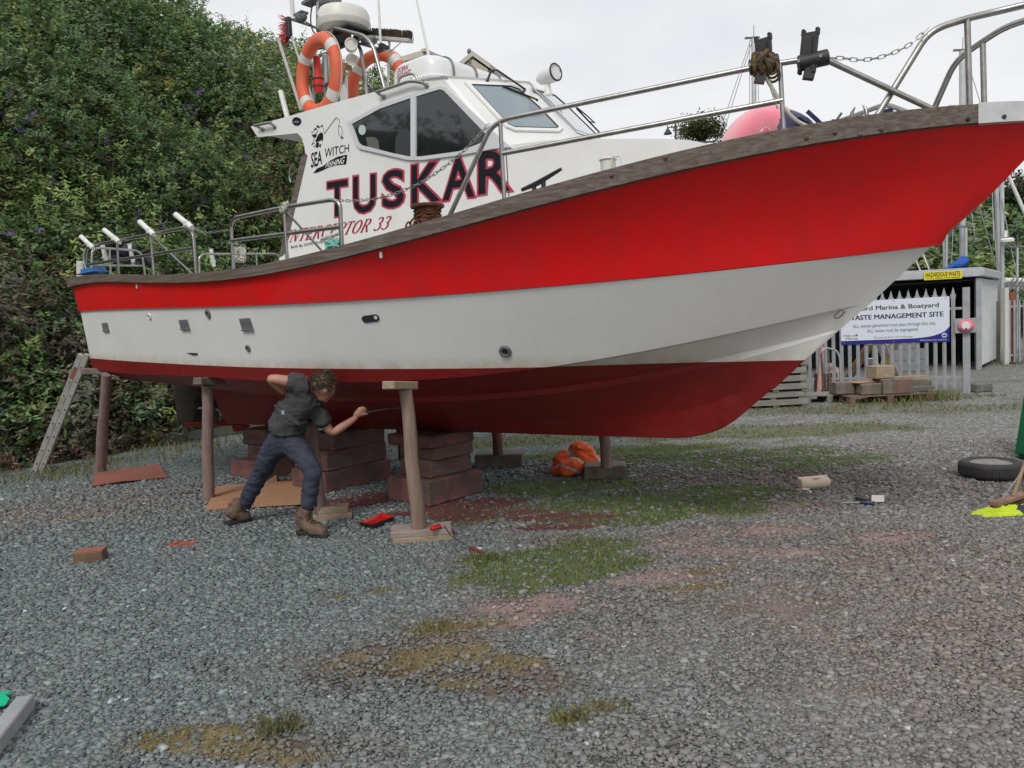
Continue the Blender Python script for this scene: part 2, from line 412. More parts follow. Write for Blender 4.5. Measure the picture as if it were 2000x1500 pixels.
# red band with its own flare
sub = []
for k in (0, .12, .4, .7, 1):
    r = []
    for i in range(NS+1):
        a, c = R_kn[i], R_sh[i]; p = a.lerp(c, k)
        if 0 < k < 1 and i < NS: p.y = min(0, p.y+.08*math.sin(pi*k)*max(0, (p.x-5)/4.5)*min(1, abs(p.y)/.4))
        if abs(k-.12) < .01:
            w = max(0, (i/NS-.9)/.1); p = p.lerp(Vector((E_mid.x, 0, E_mid.z)), w) if i == NS else p
        r.append(p)
    sub.append(r)
both(hull, sub, 1)
both(hull, [R_kn, R_wi], 1)
def lerp_rows(a, c, ks, bulge=0):
    return [[p.lerp(q, k)+Vector((0, -bulge*math.sin(pi*k)*min(1, abs(p.y)*1.2), 0)) for p, q in zip(a, c)] for k in ks]
def lip(r, w, d):
    o = []
    for i, p in enumerate(r):
        y = min(0, p.y+w*min(1, abs(p.y)/.3)); o.append(Vector((p.x, y, p.z+d if i < NS else p.z)))
    return o
R_ch2 = lip(R_ch, .06, -.008); R_st2 = lip(R_st, .07, -.012)
R_stu = [Vector((p.x, p.y+.06*min(1, abs(p.y)/.3)*min(1, max(0, (p.x-3)/2)), p.z+.035*min(1, abs(p.y)/.2)*min(1, max(0, (p.x-3)/2)))) for p in R_st]
both(hull, lerp_rows(R_wi, R_ch, (0, .33, .66, 1)), 0)
both(hull, [R_ch, R_ch2], 0)
both(hull, lerp_rows(R_ch2, R_stu, (0, .5, 1), -.03), 0)
both(hull, [R_stu, R_st2], 0)
both(hull, lerp_rows(R_st2, R_gb, (0, .5, 1), -.02), 0)
# keel and forefoot: garboard to keel side to the flat keel shoe
def at_u(r, u):
    return float(np.interp(u, [p.x for p in r], [p.z for p in r]))
kr0, kr1, kr2 = [], [], []
for i in range(NS+1):
    g = R_gb[i]; t = i/NS
    u = U_SK+(E_ke.x-U_SK)*(1-(1-t)**1.35)
    gz = at_u(R_gb, u); gy = float(np.interp(u, [p.x for p in R_gb], [p.y for p in R_gb]))
    kr0.append(Vector((u, gy, gz))); z = at_u(R_ke, u); kr1.append(Vector((u, -V_ke(u) if i < NS else 0, z+.01 if i < NS else E_ke.z))); kr2.append(Vector((u, 0, z if i < NS else E_ke.z)))
fore = [Vector((E_ke.x+(E_gb.x-E_ke.x)*k/6, 0, 0)) for k in range(7)]
both(hull, [kr0, kr1, kr2], 0)
# forward gap between the end of the keel shoe and the stem above it
tri = [p for p in R_gb if p.x > E_ke.x]
ga = Vector((E_ke.x, float(np.interp(E_ke.x, [p.x for p in R_gb], [p.y for p in R_gb])), at_u(R_gb, E_ke.x)))
e0 = Vector((E_ke.x, 0, E_ke.z)); top = [ga]+tri
bot = [e0.lerp(Vector((E_gb.x, 0, E_gb.z)), k/(len(top)-1)) for k in range(len(top))]
both(hull, [top, bot], 0)
# bottom aft of the skeg, then the skeg's own after edge
aft = [p for p in R_gb if p.x < U_SK]+[kr0[0]]
both(hull, [aft, [Vector((p.x, 0, p.z-.02)) for p in aft]], 0)
sk = [kr0[0], Vector((U_SK-.13, -.05, kr0[0].z-.0)), kr1[0]]
hull.prism([Vector((U_SK, .05, kr0[0].z)), Vector((U_SK-.13, .05, kr0[0].z+.0)), Vector((U_SK-.01, .05, kr1[0].z)), Vector((U_SK+.05, .05, kr1[0].z))], (0, -.10, 0), 0)
# transom
t0 = [r[0] for r in (R_sh, R_kn, R_wi, R_ch, R_ch2, R_st, R_st2, R_gb)]
tp = t0+[Vector((R_gb[0].x, 0, R_gb[0].z-.02))]+[Vector((p.x, -p.y, p.z)) for p in reversed(t0)]
hull.add(tp, [tuple(range(len(tp)))], 0)
H = part('hull', hull, [M_hull, M_red], boat, True, smooth=math.radians(30))
# ---- gunwale rail
V_rl = lambda u: V_sh(u)+.04
E_rt = stem(2088, 200)
RB = row([(147, 557), (300, 553), (420, 547), (520, 534), (600, 517), (700, 496), (800, 473), (915, 441), (1040, 403), (1150, 372), (1250, 346), (1400, 314), (1550, 289), (1700, 265), (1880, 244), (2000, 237)], V_rl, Vector((E_sh.x+.05, 0, E_sh.z)), u0=-.05, deg=5, lo=-1.5)
RT = row([(142, 541), (230, 537.5), (300, 536), (420, 528), (500, 514), (560, 505), (677, 480), (772, 456), (875, 424), (940, 404), (1040, 370), (1150, 336), (1200, 321), (1300, 293), (1400, 270), (1550, 253), (1700, 234), (1875, 212), (2000, 203)], V_rl, Vector((E_sh.x+.05, 0, E_rt.z)), u0=-.05, deg=5, lo=-1.5)
U_CAP = S(1878, 225, V_rl, 5, 10.2).x
def rail_rows(lo, hi, grow=0.0):
    a, c = [], []
    for p, q in zip(RB, RT):
        if lo-.12 <= p.x <= hi+.12: a.append(p); c.append(q)
    o0 = [Vector((p.x, p.y-grow*(1 if p.y < -.02 else 0), p.z-grow)) for p in a]; o1 = [Vector((p.x, p.y-grow*(1 if p.y < -.02 else 0), p.z+grow)) for p in c]
    i1 = [Vector((p.x-.02, min(0, p.y+.16), p.z+grow)) for p in c]; i0 = [Vector((p.x-.02, min(0, p.y+.16), p.z-.01)) for p in a]
    return [o0, o1, i1, i0, o0]
def zr(u): return at_u(RT, u)
gw = MB(); both(gw, rail_rows(-.1, U_CAP), 0)
gw.box((-.03, 0, RT[0].z-.045), (.10, 3.06, .10))
GW = part('gunwale_rail', gw, M_wood, boat, True, smooth=.6, weld=.001)
bp_ = MB(); both(bp_, rail_rows(U_CAP+.10, 11, .006), 0); part('bow_plate', bp_, M_plate, GW, True, smooth=.6, weld=.001)
for px, py in ((1891, 232), (1961, 228), (1722, 252), (1680, 262), (1631, 258), (1575, 268), (1300, 308), (1195, 342)):
    p = S(px, py, V_rl, 3, 10); n = Vector((0.25, -1, -.1)).normalized()
    part('bolt_head', MB().lathe([(.012, 0), (.012, .012), (.006, .016)], p, n, 8), M_dark if px > 1850 else M_wood, GW, True)
dk = MB(); aD = [Vector((p.x, min(0, p.y+.12), p.z-.05)) for p in RT]
dk.grid([aD, [Vector((p.x, 0, p.z-.0)) for p in aD], [Vector((p.x, -p.y, p.z)) for p in aD]])
part('deck', dk, M_deck, boat, True)
# ---- fittings in the topside (outside surface of the plating at a survey point)
from mathutils.bvhtree import BVHTree
HB = BVHTree.FromPolygons([tuple(v) for v in hull.v], hull.f)
def on_side(px, py):
    """place and outward normal on the plating"""
    p, n, _, _ = HB.ray_cast(CAML, rayl(px, py).normalized())
    if n.y > 0: n = -n
    return p, n
for k, (px, py, r, mt_) in enumerate(((292.5, 618, .036, M_plast), (407, 613, .045, M_grey), (485, 680, .034, M_grey), (987, 686, .050, M_grey))):
    p, n = on_side(px, py)
    fm = MB().lathe([(r, -.004), (r, .008), (r*.8, .016), (r*.55, .014), (r*.5, .004)], p, n, 20)
    o = part('skin_fitting', fm, mt_, H, True, smooth=.5)
    hb = MB().lathe([(r*.5, .003), (r*.5, .0055)], p, n, 16); fm2 = part('outlet_hole', hb, M_dark, boat, True); fm2.parent = H
for px, py, w, h in ((207, 638, .19, .13), (361, 633, .20, .13), (482, 632, .20, .145)):
    p, n = on_side(px, py); mb = MB(); t1 = (Vector((1, 0, 0))-n*n.x).normalized(); R = Matrix((t1, n, t1.cross(n))).transposed()
    mb.box(p+n*.010, (w*.85, .012, h*.72), R=R); mb.box(p+n*.014-t1.cross(n)*-(h*.38), (w*.92, .018, .016), R=R)
    part('scupper_flap', mb, M_grey, H, True, bevel=.003)
p, n = on_side(724, 622); t1 = (Vector((1, 0, 0))-n*n.x).normalized(); t2 = t1.cross(n)
sl = []
for i in range(20):
    a = 2*pi*i/20; sl.append(p-n*.01+t1*(.055*(1 if math.cos(a) > 0 else -1)+.034*math.cos(a))+t2*.030*math.sin(a))
part('exhaust_slot', MB().prism(sl, n*.016), M_dark, H, True)
part('slot_glint', MB().lathe([(.016, 0), (.016, .003)], p+n*.007+t1*.06-t2*.004, n, 12), M_plast, H, True)  # white disc painted on as a glint of light in the slot
p, n = on_side(376, 690.5)
part('paint_scrape', MB().prism([p+n*.004+Vector((q[0], -.06*q[2], q[2])) for q in ((-.12, 0, .008), (-.02, 0, .008), (.11, 0, .004), (.11, 0, -.014), (.0, 0, -.016), (-.03, 0, -.004))], n*.003), M_dark, H, True)
for px, py in ((268, 559), (745, 498)):
    q = S(px, py, V_sh, 0, 9); part('drain_mark', MB().box(q+Vector((0, -.004, 0)), (.016, .012, .045)), M_plast, H, True)
# towing eye on the stem
q = stem(1659, 612); part('towing_eye', MB().tube([q+Vector((-.03, -.10, 0))+Vector((.032*math.cos(a), -.008, .020*math.sin(a)+.018*math.cos(a))) for a in [2*pi*i/16 for i in range(16)]], .006, 8, closed=True), pm('tarnished_eye', (.24, .21, .18), .5, .5), H, True, smooth=1)
# heel bar, skeg foot, rudder, propeller
A0, A1 = B(440, 826, 0), B(362, 829, 0)
part('heel_bar', MB().bar(A0+Vector((.15, 0, 0)), A1, .07, .06), M_hull, boat, True, bevel=.01)
fo = [B(x, y, .04) for x, y in ((450, 828), (479, 832), (466, 843), (457, 843))]
part('skeg_foot', MB().prism(fo, (0, .08, 0)), M_hull, boat, True)
M_bronze = pm('fouled_bronze', (.030, .023, .017), .85, .2, col2=(.055, .045, .034), scale=14, bump=.4, bscale=30)
rd = [B(x, y, .025) for x, y in ((336, 749), (342, 790), (345, 819), (352, 824), (377, 826), (379, 800), (383, 795), (396, 780), (397, 749))]
rud = part('rudder', MB().prism(rd, (0, .05, 0)), M_bronze, boat, True, bevel=.008)
pr = MB(); c = B(398, 800, 0)+Vector((.12, 0, .02)); pr.lathe([(.02, -.12), (.055, -.06), (.06, .08), (.03, .12)], c, (1, 0, 0), 14)
for k in range(4):
    a = k*pi/2+.6; d = Vector((0, math.cos(a), math.sin(a))); s = d.cross(Vector((1, 0, 0)))
    o = [c+d*(.05+.19*t)+s*w+Vector((w*.5, 0, 0)) for t, w in ((0, -.04), (.4, -.10), (.8, -.085), (1, 0), (.8, .085), (.4, .10), (0, .04))]
    pr.prism(o, (.012, 0, 0))
part('propeller', pr, M_bronze, boat, True, smooth=.6)
part('propeller_shaft', MB().tube([c, c+Vector((1.3, 0, .12))], .025), M_bronze, boat, True)
# ---- wheelhouse
VC = lambda u: .72+.15*(6.3-u)
C_ = lambda x, y: S(x, y, VC, 1, 9.5)
cn = Vector((-.15, -1, 0)).normalized()           # outward normal of the starboard side
side = [C_(600, 306), C_(598, 286), C_(592, 266), C_(582, 255), C_(505, 263), C_(496, 250), C_(560, 233), C_(655, 205), C_(745, 181), C_(800, 167), C_(869, 149)]
fb = C_(991, 288); bt = C_(548, 503)
lowz = 2.15
poly = [Vector((bt.x, -VC(bt.x), lowz)), bt]+side+[fb, Vector((fb.x, -VC(fb.x), lowz))]
wh = MB(); k = len(poly)
mir = lambda p: Vector((p.x, -p.y, p.z))
def camber(p, h): return Vector((p.x, 0, p.z+h))
# sides
wh.add(poly, [tuple(range(k))], 0); wh.add([mir(p) for p in poly], [tuple(reversed(range(k)))], 0)
# roof, aft face and overhang (with camber) between the two sides
cam_h = lambda i: .09 if i >= 7 else 0.0
Ct, Cb = B(1030, 160, 0), B(1108, 280, 0)
for i in range(k-1):
    if poly[i] == side[-1]: continue
    a, b2 = poly[i], poly[i+1]; ca = camber(a, cam_h(i)); cb = camber(b2, cam_h(i+1))
    if b2 is side[-1]: cb = Ct
    wh.add([a, b2, cb, ca, mir(b2), mir(a)], [(0, 1, 2, 3), (3, 2, 4, 5)], 0)
# front: windscreen wall
St, Sb = side[-1], fb
_n = (Ct-St).cross(Sb-St); Cb = Vector((St.x-(_n.z*(Cb.z-St.z)+_n.y*(0-St.y))/_n.x, 0, Cb.z))
wh.add([St, Ct, Cb, Sb, mir(St), mir(Sb)], [(0, 1, 2, 3), (1, 4, 5, 2)], 0)
WHO = part('wheelhouse', wh, M_gel, boat, True, bevel=.022, smooth=.5, weld=.001)
# trunk forward of the wheelhouse
tk = [Vector((fb.x-.02, -VC(fb.x), lowz)), Vector((fb.x-.02, -VC(fb.x), fb.z-.004))]+[C_(x, y) for x, y in ((1060, 280), (1100, 278.5), (1184, 277), (1250, 276.5), (1300, 277), (1345, 279.5), (1383, 287))]
tk.append(Vector((tk[-1].x+.1, tk[-1].y, lowz)))
tm = MB(); k = len(tk); tm.add(tk, [tuple(range(k))]); tm.add([mir(p) for p in tk], [tuple(reversed(range(k)))])
for i in range(k-1):
    a, b2 = tk[i], tk[i+1]; h1 = .0 if i == 0 else .05; h2 = .05 if i+1 < k-1 else 0
    tm.add([a, b2, camber(b2, h2), camber(a, h1), mir(b2), mir(a)], [(0, 1, 2, 3), (3, 2, 4, 5)])
TR = part('foredeck_trunk', tm, M_gel, boat, True, bevel=.02, smooth=.5, weld=.001)
part('whip_aerial', MB().tube([C_(1284, 275)+Vector((0, .1, .01)), C_(1384, 279)+Vector((0, .1, .02))], .006, 6), M_dark, TR, True)
# aft door edge in wood
dp = [C_(599, 300), C_(602, 303), C_(552, 470), C_(545, 500), C_(540, 500)]
dpo = [C_(x, y)+cn*.004 for x, y in ((589, 306), (597, 299), (601, 304), (556, 497), (545, 503))]
part('door_edge', MB().prism(dpo, Vector((0, .05, 0))), M_wood, WHO, True)
hd = [C_(x, y)+cn*.0+Vector((-.06, 0, 0)) for x, y in ((582, 318), (574, 322), (572, 345), (575, 354))]
part('door_handle', MB().tube(arc(hd, .04), .008, 8), M_steel, WHO, True, smooth=1)
def Wp(x, y, lift=.0): return C_(x, y)+cn*lift
def poly_side(name, pts, lift, thick, mat, parent, **kw):
    return part(name, MB().prism([Wp(x, y, lift) for x, y in pts], cn*thick), mat, parent, True, **kw)
win_out = [(681, 239), (742, 206), (800, 186), (864, 168), (874, 171), (1000, 288), (968, 291), (905, 303), (828, 313), (800, 313), (766, 305), (705, 291), (698, 284)]
win_in = [(690, 243), (745, 213), (800, 194), (862, 175), (870, 177), (958, 268), (940, 281), (900, 296), (826, 306), (802, 306), (768, 299), (709, 284), (703, 279)]
fr = MB(); k = len(win_out)
o1 = [Wp(x, y, .003) for x, y in win_out]; o2 = [Wp(x, y, .020) for x, y in win_out]; i2 = [Wp(x, y, .020) for x, y in win_in]; i1 = [Wp(x, y, .005) for x, y in win_in]
fr.grid([o1, o2, i2, i1], 0, True)
part('side_window_frame', fr, M_frame, WHO, True, bevel=.0)
mul = [(806, 189), (816, 187), (815, 308), (806, 309)]
part('window_mullion', MB().prism([Wp(x, y, .006) for x, y in mul], cn*.016), M_frame, WHO, True)
gl = win_in
lft = [(690, 243), (745, 213), (800, 194), (807, 192), (807, 306), (802, 306), (768, 299), (709, 284), (703, 279)]
rgt = [(815, 190), (862, 175), (870, 177), (958, 268), (940, 281), (900, 296), (826, 306), (814, 307)]
for pl in (lft, rgt): poly_side('window_pane', [(x, y) for x, y in pl], .004, .003, M_glassd, WHO)
fm = MB()
cc = [(708, 254), ]
dk_ = [Wp(709+7*math.cos(a), 254+10*math.sin(a), .0075) for a in [2*pi*i/18 for i in range(18)]]
part('window_sticker', MB().prism(dk_, cn*.002), pm('pale_sticker', (.45, .55, .52), .5), WHO, True)
# dim view painted on the panes, light put in colour: helm seat, far window
poly_side('far_window_paint', [(716, 268), (733, 268), (740, 274), (743, 292), (720, 287)], .0072, .001, pm('dim_far_window', (.11, .115, .10), .25), WHO)
poly_side('helm_seat_paint', [(773, 300), (774, 270), (782, 253), (792, 250), (800, 254), (806, 268), (806, 306), (800, 306)], .0072, .0008, pm('dim_seat', (.035, .042, .044), .3), WHO)
# lettering
UZ = Vector((0, 0, 1))
def side_text(name, body, BLp, BRp, TLp, TRp, lift, mat, off=0, shear=0.0, base=None, parent=None):
    mb = MB(); text_on(mb, body, Wp(*BLp), Wp(*BRp), Wp(*TLp), Wp(*TRp), cn, lift, off, 0, shear, base)
    return part(name, mb, mat, parent or WHO, True, recalc=False)
# each letter of the boat's name at its own place
LET = {'T': ((652, 428), (664, 425.5), (638, 356), (681, 349)), 'U': None}
def letter(ch, x0, x1, yb0, yb1, yt0, yt1):
    for off, lift, mat in ((.052, .003, M_pinkred), (.016, .006, M_blackp)):
        mb = MB(); text_on(mb, ch, Wp(x0, yb0), Wp(x1, yb1), Wp(x0, yt0), Wp(x1, yt1), cn, lift, off, 0); part('name_lettering', mb, mat, WHO, True, recalc=False)
letter('T', 641, 678, 423, 418, 358, 352); letter('U', 692, 733, 416, 411, 347, 342)
letter('S', 750, 788, 406, 401, 336, 331); letter('K', 806, 857, 398, 390, 325, 317)
letter('A', 868, 925, 390, 382, 314, 305); letter('R', 937, 994, 378, 370, 300, 292)
# slanted serif lettering drawn stroke by stroke (thick and thin strokes, serifs)
TK, TN = .15, .055
def _arc(cx, cy, rx, ry, a0, a1, n=14): return [(cx+rx*math.cos(math.radians(a0+(a1-a0)*i/n)), cy+ry*math.sin(math.radians(a0+(a1-a0)*i/n))) for i in range(n+1)]
def _st(x, w=.30): return [([(x, 0), (x, 1)], TK, TK), ([(x-w/2, .018), (x+w/2, .018)], TN*.7, TN*.7), ([(x-w/2, .982), (x+w/2, .982)], TN*.7, TN*.7)]
GLY = {'I': (.34, _st(.17)), 'N': (.78, [([(.14, 0), (.14, 1)], TN, TN), ([(.64, 0), (.64, 1)], TN, TN), ([(.14, .97), (.64, .03)], TK, TK), ([(.02, .018), (.28, .018)], .04, .04), ([(.0, .982), (.2, .982)], .04, .04), ([(.52, .982), (.78, .982)], .04, .04)]),
       'T': (.62, _st(.31, .28)+[([(.02, .97), (.60, .97)], TN, TN), ([(.04, .97), (.03, .76)], TN, TN*.6), ([(.58, .97), (.59, .76)], TN, TN*.6)]),
       'E': (.60, _st(.16)+[([(.16, .97), (.54, .97)], TN, TN), ([(.16, .52), (.42, .52)], TN, TN), ([(.16, .03), (.56, .03)], TN, TN), ([(.53, .97), (.55, .76)], TN, TN*.6), ([(.55, .03), (.58, .26)], TN, TN*.6), ([(.42, .62), (.42, .42)], TN*.7, TN*.7)]),
       'R': (.70, _st(.16)+[([(.16, .97), (.34, .97)]+_arc(.34, .745, .20, .225, 90, -90)+[(.16, .52)], TN, 'bowl'), ([(.34, .52), (.62, .02)], TK*.9, TK*.9), ([(.52, .018), (.72, .018)], .04, .04)]),
       'P': (.60, _st(.16)+[([(.16, .97), (.34, .97)]+_arc(.34, .725, .21, .245, 90, -90)+[(.16, .48)], TN, 'bowl')]),
       'C': (.66, [(_arc(.36, .5, .30, .47, 42, 318), TN, 'round'), ([(.585, .97), (.585, .70)], TN, TN*.6), ([(.60, .05), (.58, .22)], TN*.6, TN*.6)]), 'O': (.72, [(_arc(.36, .5, .29, .47, 0, 360, 26), TN, 'round')]),
       '3': (.56, [(_arc(.25, .74, .20, .22, 150, -90), TN, 'bowl'), (_arc(.25, .27, .23, .25, 90, -150), TN, 'bowl')]), ' ': (.30, [])}
mb = MB(); body = 'INTERCEPTOR 33'; wid = sum(GLY[c][0] for c in body)+.07*(len(body)-1); X0 = 0.0; nst = 0
gB0, gB1, gT0, gT1 = Wp(560, 474), Wp(761, 447), Wp(563, 450), Wp(764, 421)
for ch_ in body:
    w_, strokes = GLY[ch_]
    for pts_, wa, wb in strokes:
        L2, R2 = [], []; nst += 1
        for i, (x, y) in enumerate(pts_):
            a2 = pts_[max(0, i-1)]; b2 = pts_[min(len(pts_)-1, i+1)]; dx, dy = b2[0]-a2[0], b2[1]-a2[1]; l = math.hypot(dx, dy) or 1
            hw = (wa if isinstance(wb, str) else wa+(wb-wa)*i/(len(pts_)-1))/2
            if isinstance(wb, str): hw = (TN+(TK-TN)*abs(dy/l)**1.5*(1 if wb == 'round' or dx*0 == 0 else 1))/2
            L2.append((x-dy/l*hw, y+dx/l*hw)); R2.append((x+dy/l*hw, y-dx/l*hw))
        def put(q):
            u = (X0+q[0])/wid+.055*(q[1]-.5)*.8; return (gB0*(1-u)+gB1*u)*(1-q[1])+(gT0*(1-u)+gT1*u)*q[1]+cn*(.003+.00012*(nst % 9))
        mb.grid([[put(q) for q in L2], [put(q) for q in R2]])
    X0 += w_+.07
part('model_lettering', mb, M_redtxt, WHO, True, recalc=False)
side_text('builder_lettering', 'Built By SAFEHAVEN MARINE', (569, 487), (668, 470), (569, 480), (668, 463), .003, M_blackp, .0)
side_text('club_lettering', 'SEA', (608, 328), (629.5, 320), (608.5, 299), (629, 294), .003, M_blackp, .015, .0)
side_text('club_lettering', 'WITCH', (634, 309), (682, 296), (635, 290), (682, 281), .003, M_blackp, .0)
poly_side('club_banner', [(612, 338.5), (620, 329), (632, 324), (645, 314), (660, 306), (678.5, 302), (676.5, 321), (665, 322), (655, 323), (642, 327), (630, 333), (620, 337)], .002, .001, M_blackp, WHO)
side_text('banner_lettering', 'FISHING', (637, 327.5), (673, 319), (640, 318.5), (674, 306), .006, pm('white_vinyl', (.75, .75, .75), .5), .01, .06)
em = MB()
def stroke(pts, w):
    q = [Wp(x, y, .003) for x, y in pts]
    for a, c2 in zip(q[:-1], q[1:]):
        d = (c2-a).normalized(); s = d.cross(cn).normalized()*w; em.add([a-s, c2-s, c2+s, a+s], [(0, 1, 2, 3)])
def blob(pts): em.add([Wp(x, y, .0035) for x, y in pts], [tuple(range(len(pts)))])
stroke([(634, 261), (657, 229.5), (663, 235), (664, 241)], .0028)
stroke([(662, 244), (667, 249), (669, 256), (668, 266), (666, 268), (662, 262), (661, 254), (662, 244)], .0025); stroke([(666, 268), (671, 268), (668, 272), (666, 268)], .003)
for pl in (((618, 247), (622, 244), (624, 247), (622, 250)), ((613, 253), (618, 249), (619, 252)), ((627, 246), (632, 243), (630, 247)), ((609, 263), (619, 262), (618, 268), (613, 269)), ((622, 263), (628, 258), (632, 262), (631, 270), (626, 275), (620, 277), (616, 276)), ((618, 277), (624, 279), (622, 288), (618, 289)), ((608, 283), (613, 277), (612, 282)), ((624, 283), (628, 281), (626, 289)), ((628, 270), (632, 266), (630, 278)), ((608, 258), (612, 257), (610, 260))): blob(pl)
for st in (((612, 256), (619, 252), (622, 256), (616, 262)), ((623, 250), (628, 246), (633, 252), (633, 260)), ((614, 270), (612, 277), (617, 283)), ((620, 268), (624, 262)), ((612, 287), (618, 284), (626, 286))): stroke(st, .0022)
part('club_emblem', em, M_blackp, WHO, True, recalc=False)
bd = [Wp(580.5+8.5*math.cos(a), 237+8*math.sin(a), .002) for a in [2*pi*i/20 for i in range(20)]]
part('maker_badge', MB().prism(bd, cn*.006), M_blackp, WHO, True)
bd = [Wp(580.5+6.3*math.cos(a), 237+1.2+2.2*math.sin(a), .009) for a in [2*pi*i/16 for i in range(16)]]
part('badge_mark', MB().prism(bd, cn*.001), M_grey, WHO, True)
# grab rails on the roof edge
def grab(pts, feet, r=.014):
    q = [Wp(x, y, .05) for x, y in pts]; mb = MB().tube(arc(q, .05), r, 10)
    for (x, y), top in feet: mb.tube([Wp(x, y, 0), Wp(*top, .05)], r*.9, 8); mb.lathe([(.026, 0), (.022, .008)], Wp(x, y, .0), cn, 12)
    part('grab_rail', mb, M_steel, WHO, True, smooth=1)
grab([(745, 182), (808, 161), (822, 161), (836, 164)], [((750, 190), (748, 184)), ((834, 168), (833, 163))])
grab([(507, 247), (530, 242), (540, 241)], [((514, 253), (510, 247)), ((537, 248), (538, 242))])
hp = [Wp(772, 173, -.02), Wp(776, 150, -.02), Wp(800, 143, -.02), Wp(808, 146, -.02), Wp(813, 158, -.02)]
part('grab_rail', MB().tube(arc(hp, .08), .011, 8), M_steel, WHO, True, smooth=1)
# windscreen: two panes in the front wall
def front_plane(sgn):
    a, b2, c2 = (St, Ct, Sb) if sgn > 0 else (mir(St), Ct, mir(Sb))
    n = (b2-a).cross(c2-a).normalized()
    if n.x < 0: n = -n
    return a, n
def pane(out, sgn):
    p0, n = front_plane(sgn); I = [hit(x, y, p0, n)+n*.008 for x, y in out]
    c0 = sum(I, Vector())/len(I)
    part('windscreen_pane', MB().prism(I, n*.004), M_glassb, WHO, True)
    part('window_seal', MB().tube([q+n*.006 for q in I], .007, 6, closed=True), M_black, WHO, True)
    g = MB(); O = [c0+(q-c0)*1.0 for q in I]
    def off(poly_, d):
        r = []
        for i in range(len(poly_)):
            a, b2, c3 = poly_[i-1], poly_[i], poly_[(i+1) % len(poly_)]; e1 = (b2-a).normalized(); e2 = (c3-b2).normalized()
            m1, m2 = e1.cross(n), e2.cross(n); mm = (m1+m2).normalized(); s = 1 if mm.dot(b2-c0) > 0 else -1
            r.append(b2+mm*s*d/max(.35, abs(mm.dot(m1))))
        return r
    g.grid([[q-n*.004 for q in off(I, .042)], [q+n*.010 for q in off(I, .036)], [q+n*.010 for q in off(I, .004)], [q+n*.002 for q in I]], 0, True)
    part('windscreen_frame', g, M_frame if sgn > 2 else M_gel, WHO, True)
    return p0, n
p0, n0 = pane([(920, 168), (996, 171), (1012, 177), (1052, 212), (1089, 250), (1086, 253), (1004, 251), (992, 246)], 1)
p1, n1 = pane([(1045, 178), (1082, 188), (1108, 210), (1168, 268), (1150, 266), (1122, 256)], -1)
# wipers
def wiper(pts_arm, pts_blade, pl, n):
    A = [hit(x, y, pl, n)+n*h for x, y, h in pts_arm]; Bl = [hit(x, y, pl, n)+n*h for x, y, h in pts_blade]
    mb = MB().tube(A, [.012]+[.009]*(len(A)-1), 8); mb.bar(Bl[0], Bl[1], .010, .022, up=n); mb.tube([A[-1], (Bl[0]+Bl[1])/2], .007, 6)
    part('wiper', mb, M_black, WHO, True)
wiper([(951, 160, .0), (955, 148, .05), (966, 149, .06), (1002, 171, .05), (1024, 181, .03)], [(980, 172, .018), (1049, 200, .018)], p0, n0)
wiper([(1120, 209, .02), (1140, 228, .04), (1158, 244, .04)], [(1124, 214, .02), (1170, 262, .02)], p1, n1)
# search light
sl0 = B(1070, 174, -.02); sb = MB(); sb.lathe([(.036, -.05), (.026, .02), (.022, .07), (.024, .10)], sl0, (0, 0, 1), 14)
ax = Vector((1, -.12, .06)).normalized(); hc = B(1072, 147, -.02)
sb.lathe([(.0, -.135), (.024, -.13), (.048, -.10), (.066, -.045), (.072, .025), (.074, .07), (.068, .08)], hc, ax, 22)
SL = part('search_light', sb, M_gel, boat, True, smooth=.7)
part('light_lens', MB().lathe([(.068, .078), (.070, .085), (.060, .087), (.056, .076), (.024, .056), (0, .052)], hc, ax, 22), pm('reflector', (.55, .56, .57), .12, .9), SL, True, smooth=.7)
part('light_bezel', MB().tube([hc+ax*.082+frame(ax)[0]*.069*math.cos(a)+frame(ax)[1]*.069*math.sin(a) for a in [2*pi*i/24 for i in range(24)]], .008, 6, closed=True), M_black, SL, True)
# ================================================================== RAILS, MAST AND GEAR ON THE BOAT
V_r = lambda u: max(0.0, V_sh(u)-.05)
Q = lambda x, y: S(x, y, V_r, -1, 10.3)
mirl = lambda pts: [mir(p) for p in pts]
RAIL = .017
def rail(name, paths, posts, port=True, extra=()):
    for sgn in ((1, -1) if port else (1,)):
        f = (lambda q: q) if sgn > 0 else mirl
        mb = MB()
        for p in paths: mb.tube(f(arc(p, .16, 6)), RAIL, 10)
        o = part(name, mb, M_steel, boat, True, smooth=1)
        for a, c in posts:
            mb = MB().tube(f([a, c]), RAIL*.85, 8); b0 = f([c])[0]; mb.lathe([(.035, 0), (.03, .012)], Vector((b0.x, b0.y, b0.z-.004)), (0, 0, 1), 12)
            part('stanchion', mb, M_steel, o, True, smooth=1)
        if sgn > 0: keep = o
    return keep
def foot(px, py):
    """a rail foot standing on the gunwale"""
    p = Q(px, py); return Vector((p.x, p.y, zr(p.x)-.01))
r1 = [foot(165, 534), Q(168, 486), Q(177, 480), Q(362, 444.5), Q(377, 452), foot(382, 525)]
R1 = rail('guard_rail', [r1, [Q(165, 518), Q(379, 484)]], [(Q(228, 467), foot(232, 536)), (Q(294, 456), foot(300, 533))])
r2 = [foot(455, 516), Q(451, 437), Q(460, 425), Q(555, 405), Q(650, 390), Q(664, 397), foot(668, 482)]
R2 = rail('guard_rail', [r2, [Q(453, 470), Q(666, 443)]], [(Q(554, 405), foot(561, 503))])
part('stay', MB().tube([Q(297, 462), foot(325, 531)+Vector((0, .3, 0))], .010, 8), M_steel, boat, True)
part('stay', MB().tube([Q(558, 412), foot(587, 499)+Vector((0, .3, 0))], .010, 8), M_steel, boat, True)
